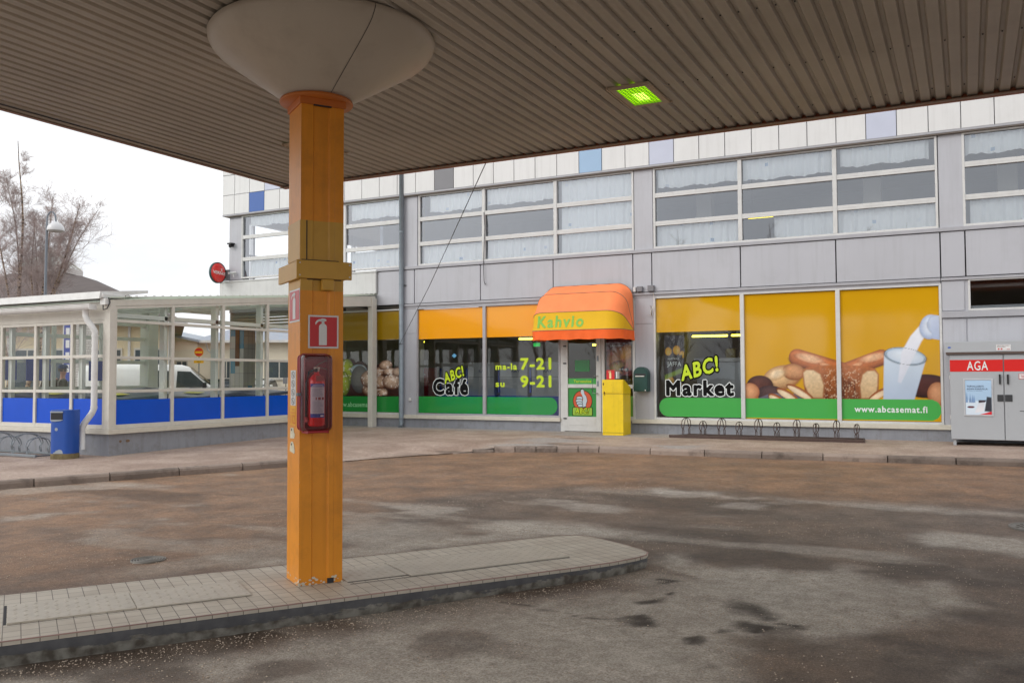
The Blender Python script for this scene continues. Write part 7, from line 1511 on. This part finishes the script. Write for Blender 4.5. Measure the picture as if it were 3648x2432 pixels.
def birch(name, label, loc, H, lean, seed, nb_=22, spread=1.0, group='bare birches behind the terrace', fork=None):
    rnd = random.Random(seed); t = thing(name, label, 'tree', (*loc, .1), 0, group); tr = MB(); cr = MB()
    def stem(p, d, L_, r0, r1, n, wob):
        P = [p.copy()]; Rr = [r0]; 
        for i in range(n):
            d = (d + Vector((rnd.gauss(0, wob), rnd.gauss(0, wob), rnd.gauss(0, wob * .5)))).normalized(); p = p + d * (L_ / n); P.append(p.copy()); Rr.append(r0 + (r1 - r0) * (i + 1) / n)
        return P, Rr
    def twig(p, d, L_, r, lvl):
        P, Rr = stem(p, d, L_, r, r * .45, 5 if lvl < 1 else (3 if lvl < 2 else 2), .13); cr.tube(P, Rr, 5 if lvl == 0 else 3, caps=False)
        if lvl >= 3: return
        k = (7, 5, 3)[lvl]
        for j in range(k):
            f = rnd.uniform(.2, 1) * (len(P) - 1); i = min(int(f), len(P) - 2); q = P[i].lerp(P[i + 1], f - i); dd = (P[i + 1] - P[i]).normalized()
            a = Vector((rnd.gauss(0, 1), rnd.gauss(0, 1), rnd.gauss(0, .6))).normalized(); nd_ = (dd * .8 + a * .75 + Vector((0, 0, .22 if lvl < 2 else -.05))).normalized()
            twig(q, nd_, L_ * rnd.uniform(.42, .78), max(r * .5, .0042), lvl + 1)
    mains = []
    P, Rr = stem(Vector((0, 0, 0)), Vector((lean[0], lean[1], 1)).normalized(), H, .11, .014, 14, .03); tr.tube(P, Rr, 9); mains.append(P)
    for (h0, dl, ll_) in (fork or []):
        i = int(h0 / H * 14); Q, R2 = stem(P[i], Vector((*dl, 1)).normalized(), ll_, Rr[i] * .62, .012, 11, .05); tr.tube(Q, R2, 8); mains.append(Q)
    for Pm in mains:
        n_ = len(Pm)
        for j in range(nb_):
            f = (.16 + .83 * rnd.random() ** .75) * (n_ - 1); i = min(int(f), n_ - 2); q = Pm[i].lerp(Pm[i + 1], f - i); a = rnd.uniform(0, 6.283); up = rnd.uniform(.8, 2.2)
            L_ = (1.28 - f / n_) * rnd.uniform(1.2, 2.3) * spread; twig(q, Vector((math.cos(a), math.sin(a), up)).normalized(), L_, .015 * (1.2 - f / n_), 0)
    obj('trunk', tr, M_birch, t, local=True); obj('crown', cr, M_twig, t, local=True); return t
birch('birch_tree', 'tallest bare birch at the left edge of the picture', (-38.35, 25.0), 12.2, (.0, .0), 3, 24, .66, fork=[(2.4, (-.10, -.05), 9.0), (3.0, (.07, .04), 8.4), (4.5, (-.03, .0), 6.5)])
birch('birch_tree', 'second bare birch from the left, forking low and leaning right', (-37.9, 25.4), 9.6, (.10, .05), 8, 20, .72, fork=[(2.8, (.17, .08), 7.2), (3.6, (-.05, 0), 5.6)])
birch('birch_tree', 'rightmost bare birch, its twigs reaching past the street lamp', (-37.4, 25.6), 9.8, (.07, .04), 14, 20, .80, fork=[(4.2, (.26, .13), 5.5), (3.6, (-.15, -.08), 5.5)])
birch('birch_tree', 'smaller birch low behind the terrace front glass', (-33.3, 20.6), 6.5, (.03, .0), 21, 14, .9, fork=[(1.2, (-.35, -.1), 3.5)])

# dry grass strip
gr = MB(); rn = random.Random(5)
for k in range(2600):
    a = rn.uniform(-5.5, 4.5); b = rn.uniform(-1.2, 1.2); p = Vector((-32.2, 35.8, 0)) + Rt * a + Fb * b; h = rn.uniform(.35, .95); d = rn.uniform(-.15, .15); e = rn.uniform(-.15, .15); w__ = .012
    gr.add([(p.x - w__, p.y, .1), (p.x + w__, p.y, .1), (p.x + d, p.y + e, .1 + h)], [(0, 1, 2)])
obj('dry_grass', gr, mat('dry_grass_straw', srgb(150, 132, 96), .9, var=.2), kind='stuff')
t = thing('small_sign', 'small grey and blue sign on a post right of the white car', 'sign', (-31.4, 35.4, .1)); p = Vector((-31.4, 35.4, 0))
obj('post', MB().tube([(p.x, p.y, .1), (p.x, p.y, 1.5)], .02, 6), M_dark, t); obj('board', MB().cbox(p.x - .15, p.x + .12, p.y - .05, p.y - .03, 1.3, 1.62, .004), M_pgrey, t); obj('arm', MB().cbox(p.x - .25, p.x + .18, p.y - .05, p.y - .03, 1.02, 1.14, .004), M_bb, t)

# trees and a wood across the road behind the camera: they show as reflections in the shop glass
wd = MB(); rn = random.Random(9)
for k in range(70):
    x = rn.uniform(-46, 40); y = -rn.uniform(24, 40); h = rn.uniform(7, 14); P = [Vector((x, y, 0)), Vector((x + rn.gauss(0, .3), y, h * .5)), Vector((x + rn.gauss(0, .6), y, h))]; wd.tube(P, [.16, .1, .02], 5, caps=False)
    for j in range(26):
        f = rn.uniform(.25, .98); q = P[0].lerp(P[2], f); a = rn.uniform(0, 6.28); L_ = rn.uniform(1, 2.6) * (1.2 - f); e = q + Vector((math.cos(a) * L_, math.sin(a) * L_, L_ * rn.uniform(.5, 1.2))); wd.tube([q, e], [.04, .01], 3, caps=False)
        for i in range(4): s_ = q.lerp(e, rn.uniform(.2, 1)); b2 = rn.uniform(0, 6.28); l2 = L_ * .5; wd.tube([s_, s_ + Vector((math.cos(b2) * l2, math.sin(b2) * l2, l2))], [.018, .006], 3, caps=False)
obj('roadside_wood', wd, M_twig, kind='stuff')

# ================================================================== people
def skin_chain(segs, name, m_, parent, lvl=1):
    """segs: list of (points, radii); first point of each later chain is welded to the nearest existing joint"""
    V = []; E = []; Rr = []
    for P, r in segs:
        last = None
        for p, q in zip(P, r):
            idx = next((i for i, v in enumerate(V) if (Vector(v) - Vector(p)).length < 1e-4), None)
            if idx is None: V.append(p); Rr.append(q); idx = len(V) - 1
            if last is not None and last != idx: E.append((last, idx))
            last = idx
    me = bpy.data.meshes.new(name); me.from_pydata(V, E, []); o = bpy.data.objects.new(name, me); COL.objects.link(o)
    md = o.modifiers.new('skin', 'SKIN'); me.skin_vertices[0].data[0].use_root = True
    for i, q in enumerate(Rr): me.skin_vertices[0].data[i].radius = q if isinstance(q, tuple) else (q, q)
    md.use_smooth_shade = True; s = o.modifiers.new('sub', 'SUBSURF'); s.levels = lvl; s.render_levels = lvl
    dg = bpy.context.evaluated_depsgraph_get(); m2 = bpy.data.meshes.new_from_object(o.evaluated_get(dg)); bpy.data.objects.remove(o); bpy.data.meshes.remove(me); m2.name = name
    m2.materials.clear(); m2.materials.append(m_); o = bpy.data.objects.new(name, m2); COL.objects.link(o); o.parent = parent; return o
def person(label, loc, yaw, jacket, trousers, cap, turn=0.0):
    t = thing('person', label, 'person', (*loc, .17), yaw)
    sk_ = mat('skin', srgb(196, 140, 118), .55, var=.06)
    c, s = math.cos(turn), math.sin(turn); hd = lambda x, y, z: (x * c - y * s, x * s + y * c, z)      # faces -y
    segs = [([(0, 0, .95), (0, 0, 1.15), (0, .01, 1.35), (0, .01, 1.46)], [(.15, .11), (.14, .10), (.17, .11), (.07, .07)]),
            ([(0, .01, 1.46), hd(0, 0, 1.53), hd(0, -.01, 1.60), hd(0, -.005, 1.69), hd(0, 0, 1.76)], [(.07, .07), (.055, .06), (.07, .085), (.078, .095), (.05, .06)]),
            ([(0, .01, 1.35), (.17, .01, 1.39), (.22, .02, 1.12), (.20, -.06, .87), (.20, -.09, .80)], [(.17, .11), .06, .045, .035, .034]), ([(0, .01, 1.35), (-.17, .01, 1.39), (-.22, .02, 1.12), (-.20, -.08, .87), (-.20, -.11, .80)], [(.17, .11), .06, .045, .035, .034]),
            ([(0, 0, .95), (.09, 0, .90), (.10, -.01, .50), (.10, .02, .08), (.10, -.14, .04)], [(.15, .11), .09, .06, .045, .04]), ([(0, 0, .95), (-.09, 0, .90), (-.10, 0, .50), (-.10, .03, .08), (-.10, -.13, .04)], [(.15, .11), .09, .06, .045, .04])]
    for sx in (1, -1):
        for k, (dx, ln) in enumerate(((-.026, .062), (-.009, .07), (.009, .066), (.025, .054))): b0 = (sx * .20 + dx, -.10 if sx > 0 else -.12, .79); segs.append(([(sx * .20, -.09 if sx > 0 else -.11, .80), (b0[0], b0[1], .765), (b0[0], b0[1] - .012, .765 - ln)], [.034, .010, .008]))
        segs.append(([(sx * .20, -.09 if sx > 0 else -.11, .80), (sx * .20 - sx * .03, -.13, .785), (sx * .20 - sx * .032, -.145, .755)], [.034, .012, .009]))
    skin_chain(segs, 'body', sk_, t, 1)
    f = MB()
    for sx in (-1, 1): f.merge(MB().lathe([(0, -.008), (.009, 0), (0, .008)], seg=8).xf(lambda a, b, z: hd(sx * .03 + a, -.098 + b * .4, 1.665 + z)))
    obj('eyes', f, M_dark, t, local=True)
    obj('nose', MB().add([hd(-.014, -.096, 1.625), hd(.014, -.096, 1.625), hd(0, -.125, 1.628), hd(0, -.098, 1.668)], [(0, 1, 2), (0, 2, 3), (1, 3, 2), (0, 3, 1)], 0, True), sk_, t, local=True)
    obj('mouth', MB().box(-.022, .022, -.097, -.090, 1.595, 1.602).xf(hd), mat('lips', srgb(150, 84, 78), .6, var=0), t, local=True)
    obj('ears', MB().merge(MB().lathe([(0, -.028), (.014, 0), (0, .028)], seg=8).xf(lambda a, b, z: hd(.085 + a * .4, b, 1.65 + z))).merge(MB().lathe([(0, -.028), (.014, 0), (0, .028)], seg=8).xf(lambda a, b, z: hd(-.085 + a * .4, b, 1.65 + z))), sk_, t, local=True)
    obj('hair', MB().lathe([(.094, 1.62), (.099, 1.66), (.096, 1.71), (.07, 1.76)], seg=20).xf(lambda a, b, z: hd(a * .92, b * 1.02 + .014, z)), mat('hair_grey', srgb(96, 84, 74), .9, var=.2), t, local=True)
    js = [([(0, 0, .86), (0, 0, 1.0), (0, 0, 1.18), (0, .01, 1.36), (0, .01, 1.45)], [(.20, .145), (.19, .14), (.19, .135), (.20, .135), (.10, .10)]),
          ([(0, .01, 1.36), (.18, .01, 1.38), (.235, .02, 1.12), (.205, -.06, .87)], [(.20, .135), .085, .07, .055]), ([(0, .01, 1.36), (-.18, .01, 1.38), (-.235, .02, 1.12), (-.205, -.08, .87)], [(.20, .135), .085, .07, .055])]
    skin_chain(js, 'jacket', jacket, t, 1)
    skin_chain([([(0, 0, .94), (.095, 0, .86), (.105, -.01, .50), (.10, .02, .10)], [(.16, .12), .105, .08, .07]), ([(0, 0, .94), (-.095, 0, .86), (-.105, 0, .50), (-.10, .03, .10)], [(.16, .12), .105, .08, .07])], 'trousers', trousers, t, 1)
    cp_ = MB().lathe([(.105, 1.70), (.11, 1.72), (.108, 1.76), (.085, 1.795), (0, 1.81)], seg=24).xf(lambda a, b, z: hd(a * .95, b * 1.05, z)); cp_.add([hd(-.08, -.09, 1.712), hd(.08, -.09, 1.712), hd(.06, -.17, 1.695), hd(-.06, -.17, 1.695), hd(-.08, -.09, 1.722), hd(.08, -.09, 1.722), hd(.06, -.17, 1.703), hd(-.06, -.17, 1.703)], [(0, 3, 2, 1), (4, 5, 6, 7), (0, 1, 5, 4), (1, 2, 6, 5), (2, 3, 7, 6), (3, 0, 4, 7)])
    obj('cap', cp_, cap, t, local=True); return t
person('man in a dark flat cap and brown jacket beyond the terrace glass, looking right', (-21.78, 15.42), R(62), mat('jacket_brown', srgb(92, 84, 80), .85, var=.2, vscale=8), mat('trousers_dark', srgb(50, 50, 56), .9), mat('cap_dark', srgb(70, 56, 60), .9), .15)
person('person in an olive jacket and blue cap, mostly hidden behind the dull blue board', (-20.75, 15.0), R(150), mat('jacket_olive', srgb(104, 102, 92), .85, var=.25, vscale=5), mat('trousers_grey', srgb(80, 80, 82), .9), mat('cap_blue', srgb(60, 78, 120), .9), 0)
